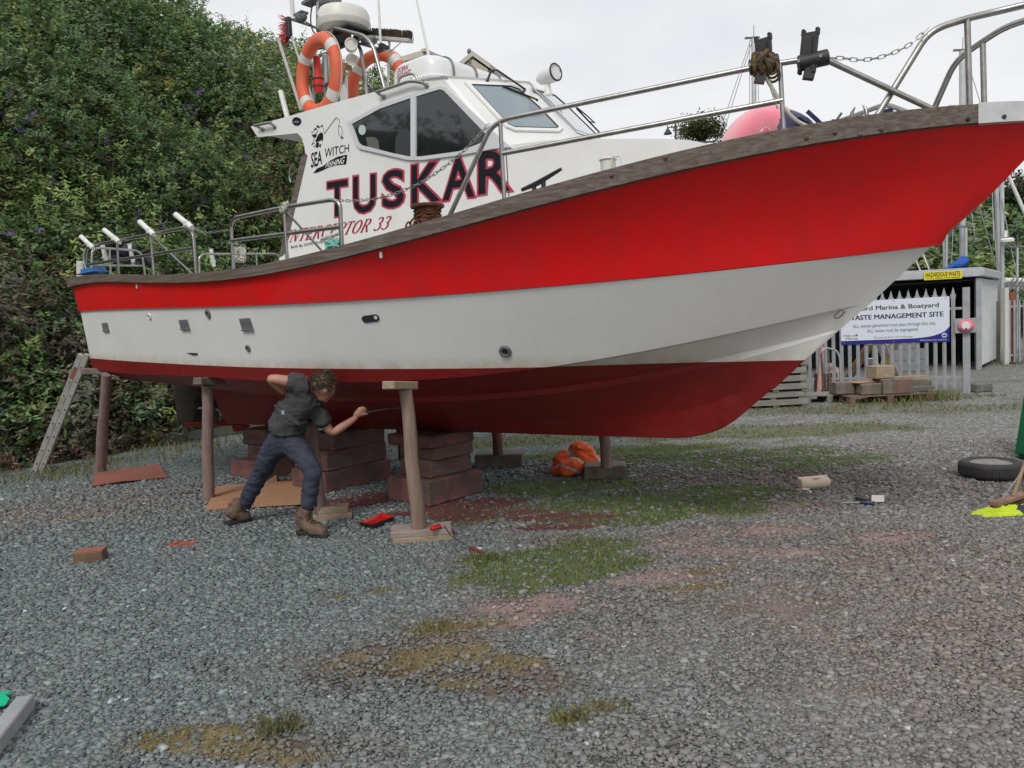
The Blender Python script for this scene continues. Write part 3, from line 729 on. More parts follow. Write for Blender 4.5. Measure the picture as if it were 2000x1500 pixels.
r3 = [foot(874, 425), Q(958, 250), Q(985, 233), Q(1480, 130), Q(1592, 113), Q(1617, 118), foot(1832, 219)]
R3 = rail('guard_rail', [r3, [Q(981, 300), Q(1529, 196)]], [(Q(977, 236), foot(985, 388)), (Q(1523, 122), foot(1531, 258))])
# pulpit round the stem
V_p = lambda u: max(0.0, V_sh(u)-.10)
Qp = lambda x, y: S(x, y, V_p, 4, 10.3)
pf = Qp(1709, 233); pf.z = zr(pf.x)
pa, pb, pc = Qp(1815, 60), Qp(1888, 36), Qp(1950, 22)
tip = Vector((pc.x+.62, 0, pc.z-.01)); sh = Vector((pc.x+.40, pc.y*.62, pc.z+.01))
half = arc([pf, pa, pb, pc, sh], .18, 6)
loop = half[:-1]+spline([half[-1], Vector((tip.x-.06, sh.y*.45, tip.z)), tip], 5)
full = loop+[mir(p) for p in reversed(loop[:-1])]
pp = part('pulpit', MB().tube(full, .019, 10), M_steel, boat, True, smooth=1)
ft = Qp(1894, 212); ft.z = zr(ft.x)
for f in (lambda q: q, mir): part('stanchion', MB().tube([f(Qp(1889, 36)), f(ft)], .017, 8), M_steel, pp, True, smooth=1)
# safety chains across the gates
def chain(pts, parent=boat, ll=.046): return part('safety_chain', chain_mb(spline(pts, 6), ll, .0030, 0, .020), M_alu, parent, True)
chain([Q(657, 391), Q(690, 392), Q(740, 387), Q(800, 367), Q(850, 339), Q(900, 300), Q(940, 259), Q(955, 243)])
chain([Q(1620, 113), Q(1650, 114), Q(1675, 117), Q(1710, 114), Q(1745, 103), Q(1775, 88), Q(1795, 72), Q(1812, 56)])
chain([Q(383, 448), Q(395, 453), Q(410, 454), Q(425, 452), Q(449, 449)], ll=.06)
pc2 = [mir(Qp(1815, 60))+Vector((0, 0, -.02)), mir(Qp(1800, 90)), mir(Qp(1770, 140)), mir(Qp(1745, 190))]
chain(pc2)
# rod holders, starboard and port
def rodholder(a, b, va=.0):
    d = (b-a).normalized(); mb = MB().tube([a, b], .027, 14, caps=False).tube([a, a+d*.010], .030, 14).tube([a+d*.004, b], .022, 12)
    mb.box(a.lerp(b, .68), (.045, .055, .04)); return part('rod_holder', mb, M_plast, R1, True, smooth=.7)
for a, b in (((162.5, 463), (190, 486)), ((208, 450), (241, 474)), ((277.5, 434), (309, 460)), ((347.5, 420), (384, 446))):
    rodholder(Q(*a)+Vector((0, -.02, 0)), Q(*b)+Vector((0, -.04, 0)))
def T(px, py, u=.12): return hit(px, py, Vector((u, 0, 0)), Vector((1, 0, 0)))
TZ = lambda p: Vector((p.x, p.y, RT[0].z))
for pts, mid, posts in (((TZ(T(176, 530)), T(180, 490), T(190, 484), T(276, 490), TZ(T(283, 530))), (T(178, 518), T(282, 519)), (((214, 487), (215, 530)),)),
                        ((TZ(T(388, 524)), T(389, 503), T(397, 496), T(545, 496), TZ(T(552, 524))), None, (((500, 496), (502, 524)),))):
    mb = MB().tube(arc(pts, .10, 6), .016, 10)
    if mid: mb.tube(mid, .014, 8)
    o = part('stern_rail', mb, M_steel, boat, True, smooth=1)
    for a, c in posts: part('stanchion', MB().tube([T(*a), TZ(T(*c))], .014, 8), M_steel, o, True, smooth=1)
for a, b in (((199, 475), (209, 515)), ((253, 476), (261, 518)), ((412, 486), (418, 521))): rodholder(T(*a, .06), T(*b, .06))
part('stern_post', MB().tube([B(158, 511, 1.40), B(158, 540, 1.40)], .05, 14), M_cream, boat, True, smooth=.7)
# bollard with line, cleats, fairlead
q = foot(627, 487); bo = MB(); bo.tube([q+Vector((0, .1, 0)), q+Vector((0, .1, .15))], .028, 10); bo.tube([q+Vector((-.12, .1, .14)), q+Vector((0, .1, .15)), q+Vector((.12, .1, .165))], [.014, .020, .014], 10)
part('mooring_cleat', bo, M_cream, boat, True, smooth=1)
q = C_(1052, 366)+Vector((0, -.16, 0)); q = S(1051, 369, lambda u: V_sh(u)-.25, 1, 9); cl = MB(); cl.tube([q+Vector((-.14, 0, .015)), q+Vector((0, 0, .04)), q+Vector((.20, 0, .10))], [.014, .02, .012], 8); cl.tube([q+Vector((-.04, 0, -.06)), q+Vector((-.03, 0, .04))], .016, 8); cl.tube([q+Vector((.04, 0, -.06)), q+Vector((.05, 0, .05))], .016, 8)
part('mooring_cleat', cl, M_dark, boat, True, smooth=1)
q = S(1188, 326, lambda u: V_sh(u)-.22, 1, 9); vm = MB().lathe([(.05, -.06), (.05, .035), (.06, .045), (.05, .06), (0, .075)], q, (0, 0, 1), 18); vm.tube([q+Vector((.04, -.03, -.06)), q+Vector((.05, -.03, .05)), q+Vector((.10, -.02, .05)), q+Vector((.13, -.02, -.04))], .006, 6)
part('deck_vent', vm, M_cream, boat, True, smooth=.6)
for x, y in ((1678, 232),):
    q = S(x, y, lambda u: V_sh(u)-.3, 4, 10); fm = MB()
    for s in (-1, 1): fm.tube([q+Vector((s*.015, 0, -.08)), q+Vector((s*.045, 0, 0)), q+Vector((s*.04, 0, .045)), q+Vector((s*.022, 0, .075))], [.014, .014, .011, .004], 8)
    part('fairlead', fm, M_steel, boat, True, smooth=1)
q = S(1724, 232, lambda u: V_sh(u)-.3, 4, 10); am = MB(); am.prism([q+Vector(v) for v in ((-.06, 0, -.1), (-.01, 0, .02), (.0, 0, .055), (.055, 0, .055), (.05, 0, .0), (.02, 0, -.03), (.02, 0, -.1))], (0, .03, 0))
part('anchor_fluke', am, pm('navy_paint', (.02, .02, .06), .5), boat, True, bevel=.004)
q = S(1628, 243, lambda u: V_sh(u)-.4, 4, 10); part('deck_fitting', MB().tube([q+Vector((-.03, 0, -.05)), q, q+Vector((.05, 0, .06))], .008, 6).tube([q+Vector((0, 0, -.05)), q+Vector((.0, 0, .03))], .012, 6), M_steel, boat, True)
# ---- radar arch on the roof
def W(x, y, v): return B(x, y, v)
ar = MB()
ar.tube(arc([W(646, 195, .40), W(641, 80, .40), W(648, 53, .40), W(712, 70, .40), W(729, 90, .40), W(753, 180, .40)], .12, 6), .019, 10)
ar.tube(arc([W(612, 200, .12), W(616, 75, .12), W(622, 64, .12), W(693, 80, .12), W(705, 96, .12), W(717, 192, .12)], .10, 6), .019, 10)
ar.tube([W(646, 56, .40), W(622, 66, .12)], .015, 8); ar.tube([W(711, 71, .40), W(692, 80, .12)], .015, 8)
AR = part('radar_arch', ar, M_steel, boat, True, smooth=1)
part('arch_platform', MB().box(W(668, 72, .22), (.62, .34, .025)).box(W(668, 76, .22), (.5, .26, .05)), M_dark, AR, True, bevel=.005)
part('mast_pole', MB().tube([W(622, -40, .15), W(622, 62, .15)], .026, 10).tube([W(638, 110, .2), W(640, 200, .2)], .045, 12), M_steel, AR, True, smooth=1)
dc = W(672, 58, .2); rz = .26
rd_ = part('radar_dome', MB().lathe([(.02, -.055), (.20, -.05), (.255, -.005), (.268, .03), (.272, .055), (.266, .06), (.262, .13), (.24, .175), (.17, .195), (0, .202)], dc, (.03, .02, 1), 40), M_cream, AR, True, smooth=.5)
tx = MB(); V_, F_ = text_geo('SEIWA', .012)
xs = [v[0] for v in V_]; x0, x1 = min(xs), max(xs)
pts = []
for v in V_:
    a = math.radians(-128+52*((v[0]-x0)/(x1-x0)-.5)); pts.append(dc+Vector((.2705*math.cos(a), .2705*math.sin(a), .072+v[1]*.045)))
tx.add(pts, F_); part('dome_lettering', tx, M_grey, rd_, True, recalc=False)
for dx in (-38, 45, 7): pass
fl = W(686, 88, .35); a = Vector((.75, -.6, -.05)).normalized()
FL = part('flood_light', MB().lathe([(.03, -.09), (.058, -.06), (.064, .03), (.060, .045), (.05, .045), (.045, .035), (0, .03)], fl, a, 20), M_plast, AR, True, smooth=.6)
part('light_lens', MB().lathe([(.05, .036), (0, .034)], fl, a, 16), M_cream, FL, True)
part('flood_light_bracket', MB().tube([fl, fl+Vector((0, .03, .12))], .012, 6), M_steel, AR, True)
M_brass = pm('dull_brass', (.42, .33, .22), .35, .7)
for x, y, s in ((687, 118, 1), (675, 136, 1.05)):
    c = W(x, y, .3); a = Vector((.8, -.55, .05)).normalized()
    part('horn', MB().lathe([(.012, -.30), (.014, -.12), (.022, -.06), (.045, -.02), (.062*s, .02), (.060*s, .022), (.04, -.015), (.0, -.03)], c, a, 20), M_brass if s > 1 else M_cream, AR, True, smooth=.8)
# spreader with aerials and cameras, lamps on the mast top
sp = MB().tube([W(563, 36, .15), W(606, 50, .15), W(650, 66, .15)], .013, 8); sp.tube([W(690, 82, .15), W(728, 92, .15), W(752, 98, .15)], .013, 8)
part('spreader', sp, M_steel, AR, True)
def aerial(a, b, r0, r1, mat=None):
    return part('aerial', MB().tube([a, a.lerp(b, .12), b], [r0, r0*.8, r1], 8), mat or M_plast, AR, True)
aerial(W(573, 38, .15), W(567, -30, .15), .030, .024); aerial(W(744, 94, .15), W(737, -40, .15), .016, .010); aerial(W(838, 112, -.25), W(805, -40, -.25), .017, .007)
part('aerial_bracket', MB().box(W(746, 96, .15), (.16, .05, .03)).box(W(746, 92, .15), (.05, .05, .06)), M_dark, AR, True)
for c, ax in ((W(588, 34, .15), (.8, -.2, .1)),):
    m = MB().ball(c, (.085, .055, .06)); m.box(c+Vector((0, 0, .035)), (.15, .09, .02)); m.box(c+Vector((.04, -.04, .0)), (.03, .03, .08)); part('deck_lamp', m, M_grey, AR, True)
m = MB(); m.box(W(614, 1, .15), (.30, .12, .03)); m.ball(W(641, 4, .15), (.11, .08, .075)); m.box(W(655, 3, .15), (.08, .1, .05)); m.ball(W(606, 0, .15), (.07, .06, .04)); part('deck_lamp', m, M_grey, AR, True)
m = MB().ball(W(721, 80, .1), (.10, .07, .05)); part('deck_lamp', m, M_grey, AR, True)
cb = MB()
for pts in (((611, 5), (607, 30), (609, 55), (620, 72)), ((603, 100), (640, 92), (665, 84), (700, 78)), ((612, 76), (630, 70), (650, 82)), ((598, 43), (612, 52), (622, 58)), ((640, 80), (660, 86), (690, 78)), ((650, 76), (668, 88), (684, 76)), ((625, 82), (655, 80), (672, 86), (690, 84))): cb.tube(spline([W(x, y, .18) for x, y in pts], 5), .008, 6)
part('wiring', cb, M_black, AR, True)
# starboard navigation light on the roof
c = W(652, 206, .66); nv = MB().lathe([(.07, -.01), (.078, .0), (.078, .025)], c, (0, 0, 1), 18); nv.lathe([(.07, .17), (.078, .175), (.07, .20), (.03, .205)], c, (0, 0, 1), 18)
NL = part('navigation_light', nv, M_black, boat, True, smooth=.6)
part('green_lens', MB().lathe([(.068, .02), (.072, .10), (.068, .175)], c, (0, 0, 1), 18), pm('green_lens', (.0, .10, .075), .12, coat=.5, spec=.8), NL, True, smooth=1)
part('lamp_bracket', MB().box(c+Vector((.06, .05, .09)), (.03, .06, .2)), M_cream, NL, True)
# white tubes standing on the aft roof
part('rod_tube', MB().tube([W(562, 232, .55), W(548, 178, .55)], .028, 12), M_plast, boat, True, smooth=.7)
# mast to port of the lifebuoy, and the stowage between
part('roof_post', MB().tube([W(676, 200, .1), W(675, 140, .1)], .022, 8), M_plast, boat, True)
# ================================================================== THINGS CARRIED BY THE BOAT
M_or = pm('faded_orange_lifebuoy', (.70, .105, .035), .6, col2=(.62, .15, .08), scale=7, bump=.1)
M_band = pm('grey_reflective_band', (.55, .55, .52), .55, col2=(.62, .61, .57), scale=9)
def lifebuoy(name, label, c, axis_a, axis_b, R0=.315, r=.068):
    mb = MB(); n = 72; pts = [c+axis_a*R0*math.cos(2*pi*i/n)+axis_b*R0*math.sin(2*pi*i/n)*1.03 for i in range(n)]
    nn_ = axis_a.cross(axis_b).normalized()
    for i in range(n):
        a = 2*pi*i/n; ra = (pts[i]-c).normalized()
        for j in range(14):
            t = 2*pi*j/14; mb.v.append(pts[i]+ra*math.cos(t)*r+nn_*math.sin(t)*r*.82)
    for i in range(n):
        d = (i*360/n) % 360; band = any(abs((d-b+180) % 360-180) < 9.5 for b in (40, 140, 220, 320))
        for j in range(14):
            mb.f.append((i*14+j, i*14+(j+1) % 14, ((i+1) % n)*14+(j+1) % 14, ((i+1) % n)*14+j)); mb.m.append(1 if band else 0)
    o = part(name, mb, [M_or, M_band], None, True, smooth=3)
    tag(o, label, 'lifebuoy', 'lifebuoys on the wheelhouse roof')
    rp = MB(); lp = []
    for i in range(97):
        a = 2*pi*i/96; k = abs(math.sin(2*a)); lp.append(c+(axis_a*math.cos(a)+axis_b*math.sin(a)*1.03)*(R0+r*(.97+.16*k))+nn_*-.01)
    rp.tube(lp, .006, 5)
    M = WM[o].inverted(); rp.v = [M @ bw(v) for v in rp.v]
    part('grab_line', rp, M_rope, o, True)
    return o
lean = Vector((.10, 0, 1)).normalized()
lifebuoy('lifebuoy', 'orange lifebuoy standing beside the green light, with the red flare hanging inside it', W(623, 148, .72), Vector((.98, -.1, -.1)).normalized(), lean)
lifebuoy('lifebuoy', 'orange lifebuoy half hidden behind the white life raft canister', W(736, 166, -.30), Vector((.95, .25, -.05)).normalized(), Vector((0, 0.1, 1)).normalized())
# man-overboard flare inside the first lifebuoy
fc = W(620, 130, .60); fm = MB().lathe([(.02, .10), (.032, .09), (.034, -.02), (.036, -.09), (.052, -.10), (.054, -.20), (.04, -.24), (.015, -.25)], fc, (0, 0, 1), 16)
fo_ = part('smoke_flare', fm, pm('red_flare_paint', (.62, .025, .018), .4), None, True, smooth=.6); tag(fo_, 'slim red smoke flare hanging upright inside the lifebuoy', 'flare')
bm_ = MB().lathe([(.057, -.13), (.057, -.115)], fc, (0, 0, 1), 16).lathe([(.058, -.20), (.058, -.185)], fc, (0, 0, 1), 16); bm_.v = [WM[fo_].inverted() @ bw(v) for v in bm_.v]; part('strap', bm_, M_black, fo_, True)
# life raft canister on the roof
def superell(c, a, b, h, n=28, e=3.0, z0=0, z1=1):
    pass
la, lb = W(768, 158, .30), W(925, 148, -.35)
cS = W(806, 150, .60); cR = Vector((cS.x, -.04, cS.z-.02)); rows = []
M_raft = pm('white_raft_shell', (.74, .745, .75), .3, coat=.3, col2=(.70, .70, .69), scale=3)
def raft_ring(y, k, g=0.0):
    """cross section of the canister at athwartships place y, k scales the ends"""
    r = []
    for i in range(32):
        a = 2*pi*i/32; cx_, sz = math.cos(a), math.sin(a)
        ex = (.30*k+g)*abs(cx_)**.55*(1 if cx_ > 0 else -1); z = ((.19 if sz > 0 else .17)*k**.7+g)*abs(sz)**.6*(1 if sz > 0 else -1)
        r.append(cR+Vector((ex, y, z)))
    return r
xs = [(-.58, .02), (-.58, .60), (-.565, .80), (-.53, .92), (-.46, .985), (-.36, 1), (-.2, 1), (0, 1), (.2, 1), (.36, 1), (.46, .985), (.53, .92), (.565, .80), (.58, .60), (.58, .02)]
rb = MB(); rb.grid([raft_ring(y, k) for y, k in xs], 0, True)
raft = part('life_raft', rb, M_raft, None, True, smooth=.9); tag(raft, 'white hard shell life raft canister lashed on top of the wheelhouse roof', 'life raft')
def sub_local(mb, root): mb.v = [WM[root].inverted() @ bw(v) for v in mb.v]; return mb
fl_ = MB(); ring = []
for i in range(60):
    a = 2*pi*i/60; y = .60*abs(math.cos(a))**.35*(1 if math.cos(a) > 0 else -1); x = .318*abs(math.sin(a))**.35*(1 if math.sin(a) > 0 else -1); ring.append(cR+Vector((x, y, -.03)))
fl_.tube(ring, .016, 6, closed=True); part('seam_flange', sub_local(fl_, raft), M_raft, raft, True, smooth=1)
for y in (-.28, .06, .36):
    st_ = MB(); st_.tube(raft_ring(-y, 1, .006), .010, 6, closed=True); part('lashing_strap', sub_local(st_, raft), M_grey, raft, True)
tx = MB(); e1 = Vector((1, 0, 0)); e2 = Vector((0, .10, 1)).normalized()
for body, dz, w in (('OCEAN', .060, .14), ('ECO-RAFT', .012, .17)):
    q = cR+Vector((-.17, -.583, .03+dz)); text_on(tx, body, q, q+e1*w, q+e2*.038, q+e1*w+e2*.038, Vector((0, -1, 0)), .004, .012, shear=.1)
part('raft_lettering', sub_local(tx, raft), M_redtxt, raft, True, recalc=False)
cr_ = MB()
for y in (-.35, .35): cr_.box(cR+Vector((0, y, -.22)), (.58, .10, .14))
part('cradle', sub_local(cr_, raft), M_cream, raft, True, bevel=.008)
# brooms stowed upright
M_stick = pm('pale_broom_stick', (.50, .49, .45), .6, col2=(.40, .38, .33), scale=9)
def stick_thing(name, label, cat, a, b, r):
    o = part(name, MB().tube([a, b], r, 8), M_stick, None, True); return tag(o, label, cat)
o = stick_thing('deck_brush', 'white handled brush with a fan of red bristles, stowed behind the lifebuoy', 'brush', W(612, 200, .45), W(570, 72, .45), .013)
br = MB(); c = W(560, 56, .45); ax1 = (W(570, 72, .45)-W(612, 200, .45)).normalized()
hd = MB().box(W(564, 54, .45), (.06, .05, .21)); part('brush_head', sub_local(hd, o), M_black, o, True, bevel=.008)
for i in range(150):
    t = random.uniform(-1, 1); s = random.uniform(-1, 1); q = W(562, 54, .45)+Vector((0, s*.022, t*.10)); d = Vector((-.115+.02*random.random(), s*.03, .05*t+.02*random.uniform(-1, 1))); br.tube([q, q+d], [.0035, .002], 3, caps=False)
part('bristles', sub_local(br, o), pm('red_bristle', (.45, .02, .035), .6), o, True, recalc=False)
o = stick_thing('boat_hook', 'long white pole leaning aft of the lifebuoy', 'pole', W(588, 214, .62), W(543, 75, .62), .017)
o = stick_thing('deck_broom', 'wide brown broom stowed head up between the aerials', 'broom', W(757, 190, .05), W(760.5, 78, .05), .013)
hb = MB(); a, c = W(727, 74, .05), W(803, 80, .05); ex = (c-a).normalized(); hb.bar(a, c, .07, .035); part('broom_head', sub_local(hb, o), M_stick, o, True, bevel=.006)
tw = MB()
for i in range(420):
    t = random.random(); q = a.lerp(c, t)+Vector((random.uniform(-.02, .02), random.uniform(-.03, .03), .01)); tw.tube([q, q+Vector((random.uniform(-.008, .008), random.uniform(-.01, .01), .082))], .0032, 3, caps=False)
part('bristles', sub_local(tw, o), pm('dark_bristle', (.035, .025, .02), .8, col2=(.07, .05, .04), scale=60), o, True, recalc=False)
sb2 = MB()
for x in (736, 782): sb2.tube([W(x, 84, .05), W(759, 104, .05)], .005, 5)
part('brace', sub_local(sb2, o), M_steel, o, True)
# pink buoy and blue fender end on the foredeck
q = B(1497, 302, .25); mb = MB().ball(q, (.312, .312, .312), n=40)
o = part('mooring_buoy', mb, pm('faded_pink_buoy', (.80, .20, .27), .38, col2=(.86, .50, .50), scale=1.6, detail=2, coat=.3, ramp=(.4, .7)), None, True, smooth=3); tag(o, 'big faded pink buoy resting on the foredeck behind the bow rail', 'buoy')
q2 = q+Vector((.22, -.0, -.01)); ad = Vector((1, 0, -.02)).normalized(); cn2 = MB().lathe([(.0, -.14), (.29, -.13), (.265, -.05), (.23, .01), (.19, .06), (.13, .10), (.08, .12), (.08, .19), (0, .20)], q2, ad, 28)
for i in range(8):
    a = 2*pi*i/8; x, y, _ = frame(ad); d = x*math.cos(a)+y*math.sin(a); cn2.bar(q2+d*.235+ad*.05, q2+d*.09+ad*.18, .018, .026, up=d)
part('navy_end_cap', sub_local(cn2, o), pm('navy_rubber', (.018, .02, .075), .45), o, True, smooth=.6)
# black rod rests clamped on the bow rail
def rod_rest(name, label, pa, pb, pclamp):
    a, b, c = Q(*pa), Q(*pb), Q(*pclamp); d = (a-b).normalized(); s = Vector((1, 0, 0)); s = (s-d*s.dot(d)).normalized()
    mb = MB(); h = (a-b).length
    mb.bar(b+d*.022, a-d*.022, .035, .092, up=s); mb.bar(b+d*.05+Vector((0, -.024, 0)), a-d*.05+Vector((0, -.024, 0)), .018, .05, up=s)
    for sg in (-1, 1):
        mb.bar(a-d*.04+s*sg*.040, a+s*sg*.040, .034, .020, up=s); mb.bar(b+d*.04+s*sg*.040, b+s*sg*.040, .034, .020, up=s)
    o = part(name, mb, M_black, None, True, bevel=.004); tag(o, label, 'rod rest', 'black rod rests on the bow rail')
    cl = MB(); e = (Q(pclamp[0]+22, pclamp[1]-5)-Q(pclamp[0]-22, pclamp[1]+5)).normalized(); cl.tube([c-e*.085, c-e*.08, c+e*.08, c+e*.085], [.034, .045, .045, .034], 14); cl.bar(c-e*.03+Vector((0, 0, -.10)), c-e*.0+Vector((0, 0, .02)), .05, .06)
    part('clamp', sub_local(cl, o), M_black, o, True, smooth=.6)
    bt_ = MB()
    for k in (-1, 1): bt_.lathe([(.010, 0), (.010, .008)], c+e*.06*k+Vector((0, -.047, .0)), (0, -1, 0), 8)
    part('clamp_screw', sub_local(bt_, o), M_steel, o, True)
rod_rest('rod_rest', 'black double-ended rod rest with an ochre rope lashed round its clamp', (1490, 68), (1494, 146), (1492, 126))
rod_rest('rod_rest', 'bare black rod rest at the forward corner of the bow rail', (1584, 56), (1575, 144), (1588, 118))
rw = MB()
for k in range(9):
    t = k/8; c = Q(1480+26*t, 130-5*t); rr = .055+.012*math.sin(k*2.1); lp = []
    for i in range(18):
        a = 2*pi*i/18; lp.append(c+Vector((.012*math.sin(a*2+k)+.02*math.sin(a+k*1.3), rr*math.cos(a), rr*math.sin(a)+.012)))
    rw.tube(lp, .012, 6, closed=True)
for k in range(3):
    c = Q(1512, 128)+Vector((0, -.03, -.02)); rw.tube([c+Vector((.035*math.cos(a), .01*k, .035*math.sin(a)-.02*k)) for a in [2*pi*i/14 for i in range(14)]], .008, 6, closed=True)
o = part('rope_lashing', rw, pm('ochre_rope', (.20, .12, .045), .9, col2=(.035, .03, .022), scale=16, bump=.4), None, True); tag(o, 'ochre and black rope wound round the bow rail under the rod rest', 'rope')
rl = MB().tube(spline([Q(1486, 145), Q(1498, 155), Q(1530, 208), Q(1555, 235), Q(1583, 249)], 4), .012, 7); rl.tube(spline([Q(1497, 146), Q(1508, 180), Q(1519, 212)], 4), .006, 6)
o = part('hanging_line', rl, M_rope, None, True); tag(o, 'grey line slanting down from the rope lashing to the foredeck', 'rope')
# rusty chain heaped on its post, turquoise rope, white knot, blue box, dark cloth on the port rail
q = S(836, 425, lambda u: V_sh(u)-.28, 1, 9); q = Vector((q.x, q.y, q.z))
rc = MB(); core = MB()
for k in range(7):
    R_ = (.165-.012*k if k < 4 else .13)*.70; pts = [q+Vector((R_*math.cos(a), R_*.9*math.sin(a), -.085+.024*k+.01*math.sin(3*a+k))) for a in [2*pi*i/40 for i in range(41)]]; rc2 = chain_mb(pts, .050, .0075, 0, .032); rc.v += []; rc.add(rc2.v, rc2.f)
pts = [q+Vector((-.11, -.05, .0)), q+Vector((-.14, -.08, -.05)), q+Vector((-.15, -.07, -.10))]; c2 = chain_mb(pts, .050, .0075, 0, .032); rc.add(c2.v, c2.f)
rc.lathe([(.085, -.12), (.085, .07)], q, (0, 0, 1), 18)
o = part('rusty_chain', rc, M_rust, None, True); tag(o, 'rusty chain coiled round a post on the side deck under the big name', 'chain')
cp = MB().lathe([(.085, .065), (.125, .072), (.128, .086), (.12, .095), (.0, .098)], q, (0, 0, 1), 26); part('winch_flange', sub_local(cp, o), M_rust, o, True, smooth=.5)
def tangle(name, label, cat, c, r, mat, n=5, wr=.012, sq=.5):
    mb = MB()
    for k in range(n):
        pts = []; ph = random.random()*6
        for i in range(10):
            a = 2*pi*i/9*random.uniform(.8, 1.2)+ph; pts.append(c+Vector((r*math.cos(a)*random.uniform(.4, 1.1), r*.6*math.sin(a)*random.uniform(.4, 1), r*sq*random.uniform(-.6, 1))))
        mb.tube(spline(pts, 4), wr, 6)
    o = part(name, mb, mat, None, True); return tag(o, label, cat)
tangle('tied_rope', 'turquoise rope tangled on the side deck next to the pale cleat', 'rope', foot(648, 482)+Vector((0, .02, .05)), .09, pm('turquoise_rope', (.06, .36, .30), .85, col2=(.25, .48, .42), scale=30), 6, .011)
tangle('white_knot', 'white cord knotted round the top of the middle guard rail', 'rope', Q(556, 407), .055, M_rope, 5, .008, 1.0)
tangle('fender_ropes', 'bundle of pale ropes hung on the stern rail behind the middle guard rail', 'rope', T(468, 502, .06), .12, M_rope, 7, .014, 1.2)
rgs = [Q(168+3*math.sin(k), 488+4*k) for k in range(9)]
o = part('loose_cord', MB().tube(spline([Q(172, 485)+Vector((0, -.03, 0)), Q(170, 500)+Vector((0, -.04, 0)), Q(171, 518)+Vector((0, -.03, 0)), Q(175, 530)+Vector((0, -.02, 0))], 5), .008, 6), M_rope, None, True); tag(o, 'loose white cord hanging from the after corner of the stern rail', 'rope')
q = S(176, 534, lambda u: V_sh(u)-.06, -1, 8); mb = MB().box(q+Vector((.02, .03, .03)), (.34, .16, .06)).box(q+Vector((-.02, .03, .008)), (.5, .18, .014))
o = part('blue_sponge', mb, pm('blue_block', (.035, .14, .36), .7, col2=(.05, .19, .44), scale=20), None, True, bevel=.006); tag(o, 'flat blue block lying on the after corner of the wooden gunwale', 'block')
mb = MB(); c = T(256, 494, .05); rows = []
for i in range(13):
    r = []
    for j in range(9):
        u, v = i/12-.5, j/8-.5; r.append(c+Vector((.05*math.sin(v*9+u*5)+.04*math.sin(u*13), u*.50, -.08*abs(u)*2+v*.20+.04*math.sin(u*11+v*4))))
    rows.append(r)
mb.grid(rows); o = part('dark_cloth', mb, pm('navy_cloth', (.03, .03, .055), .9), None, True, smooth=3); tag(o, 'dark navy cloth draped over the stern rail between white rod holders', 'cloth')
# ================================================================== WHAT HOLDS THE BOAT UP
M_pole = pm('weathered_pole', (.30, .215, .165), .85, col2=(.20, .135, .105), scale=5, detail=8, stretch=(5, 5, .5), bump=.5, bscale=30)
M_polep = pm('pinkish_pole', (.27, .185, .17), .85, col2=(.19, .125, .11), scale=5, detail=8, stretch=(5, 5, .5), bump=.5, bscale=30)
M_dustblk = pm('red_dusted_timber', (.20, .082, .074), .92, col2=(.095, .062, .056), scale=3.0, detail=9, stretch=(1, 2.5, 1), bump=.7, bscale=30, ramp=(.40, .60))
M_dustblk2 = pm('dark_dusted_timber', (.12, .060, .054), .92, col2=(.15, .115, .105), scale=4.0, detail=9, stretch=(.6, 1, 3), bump=.8, bscale=30, ramp=(.42, .66))
M_timber = pm('pale_timber', (.38, .30, .21), .8, col2=(.26, .19, .13), scale=5, detail=7, stretch=(1, 8, 8), bump=.4)
M_oldtim = pm('old_grey_timber', (.20, .165, .135), .9, col2=(.11, .09, .072), scale=6, detail=8, bump=.5, bscale=26)
M_greytim = pm('grey_green_timber', (.17, .175, .155), .9, col2=(.10, .105, .09), scale=7, detail=8, bump=.4)
M_ply = pm('plywood', (.42, .235, .13), .8, col2=(.33, .175, .10), scale=4, detail=6, stretch=(1, 5, 1))
M_plyred = pm('red_stained_board', (.30, .105, .075), .85, col2=(.22, .085, .06), scale=4, detail=6)
def pole(label, base, top, r0, r1, mat, head=None, hmat=None):
    b, t = Vector(base), Vector(top); pts = [b.lerp(t, k/6)+Vector((.008*math.sin(k*1.7), .008*math.cos(k*2.1), 0))*(1 if 0 < k < 6 else 0) for k in range(7)]
    o = part('support_pole', MB().tube(pts, [r0+(r1-r0)*k/6 for k in range(7)], 20), mat, None, smooth=.8)
    tag(o, label, 'support pole', 'poles propping up the boat')
    if head:
        M = WM[o].inverted(); mb = MB(); a, c, w, h = head; mb.bar(Vector(a), Vector(c), w, h); part('head_block', mb, hmat or M_timber, o, bevel=.008)
    return o
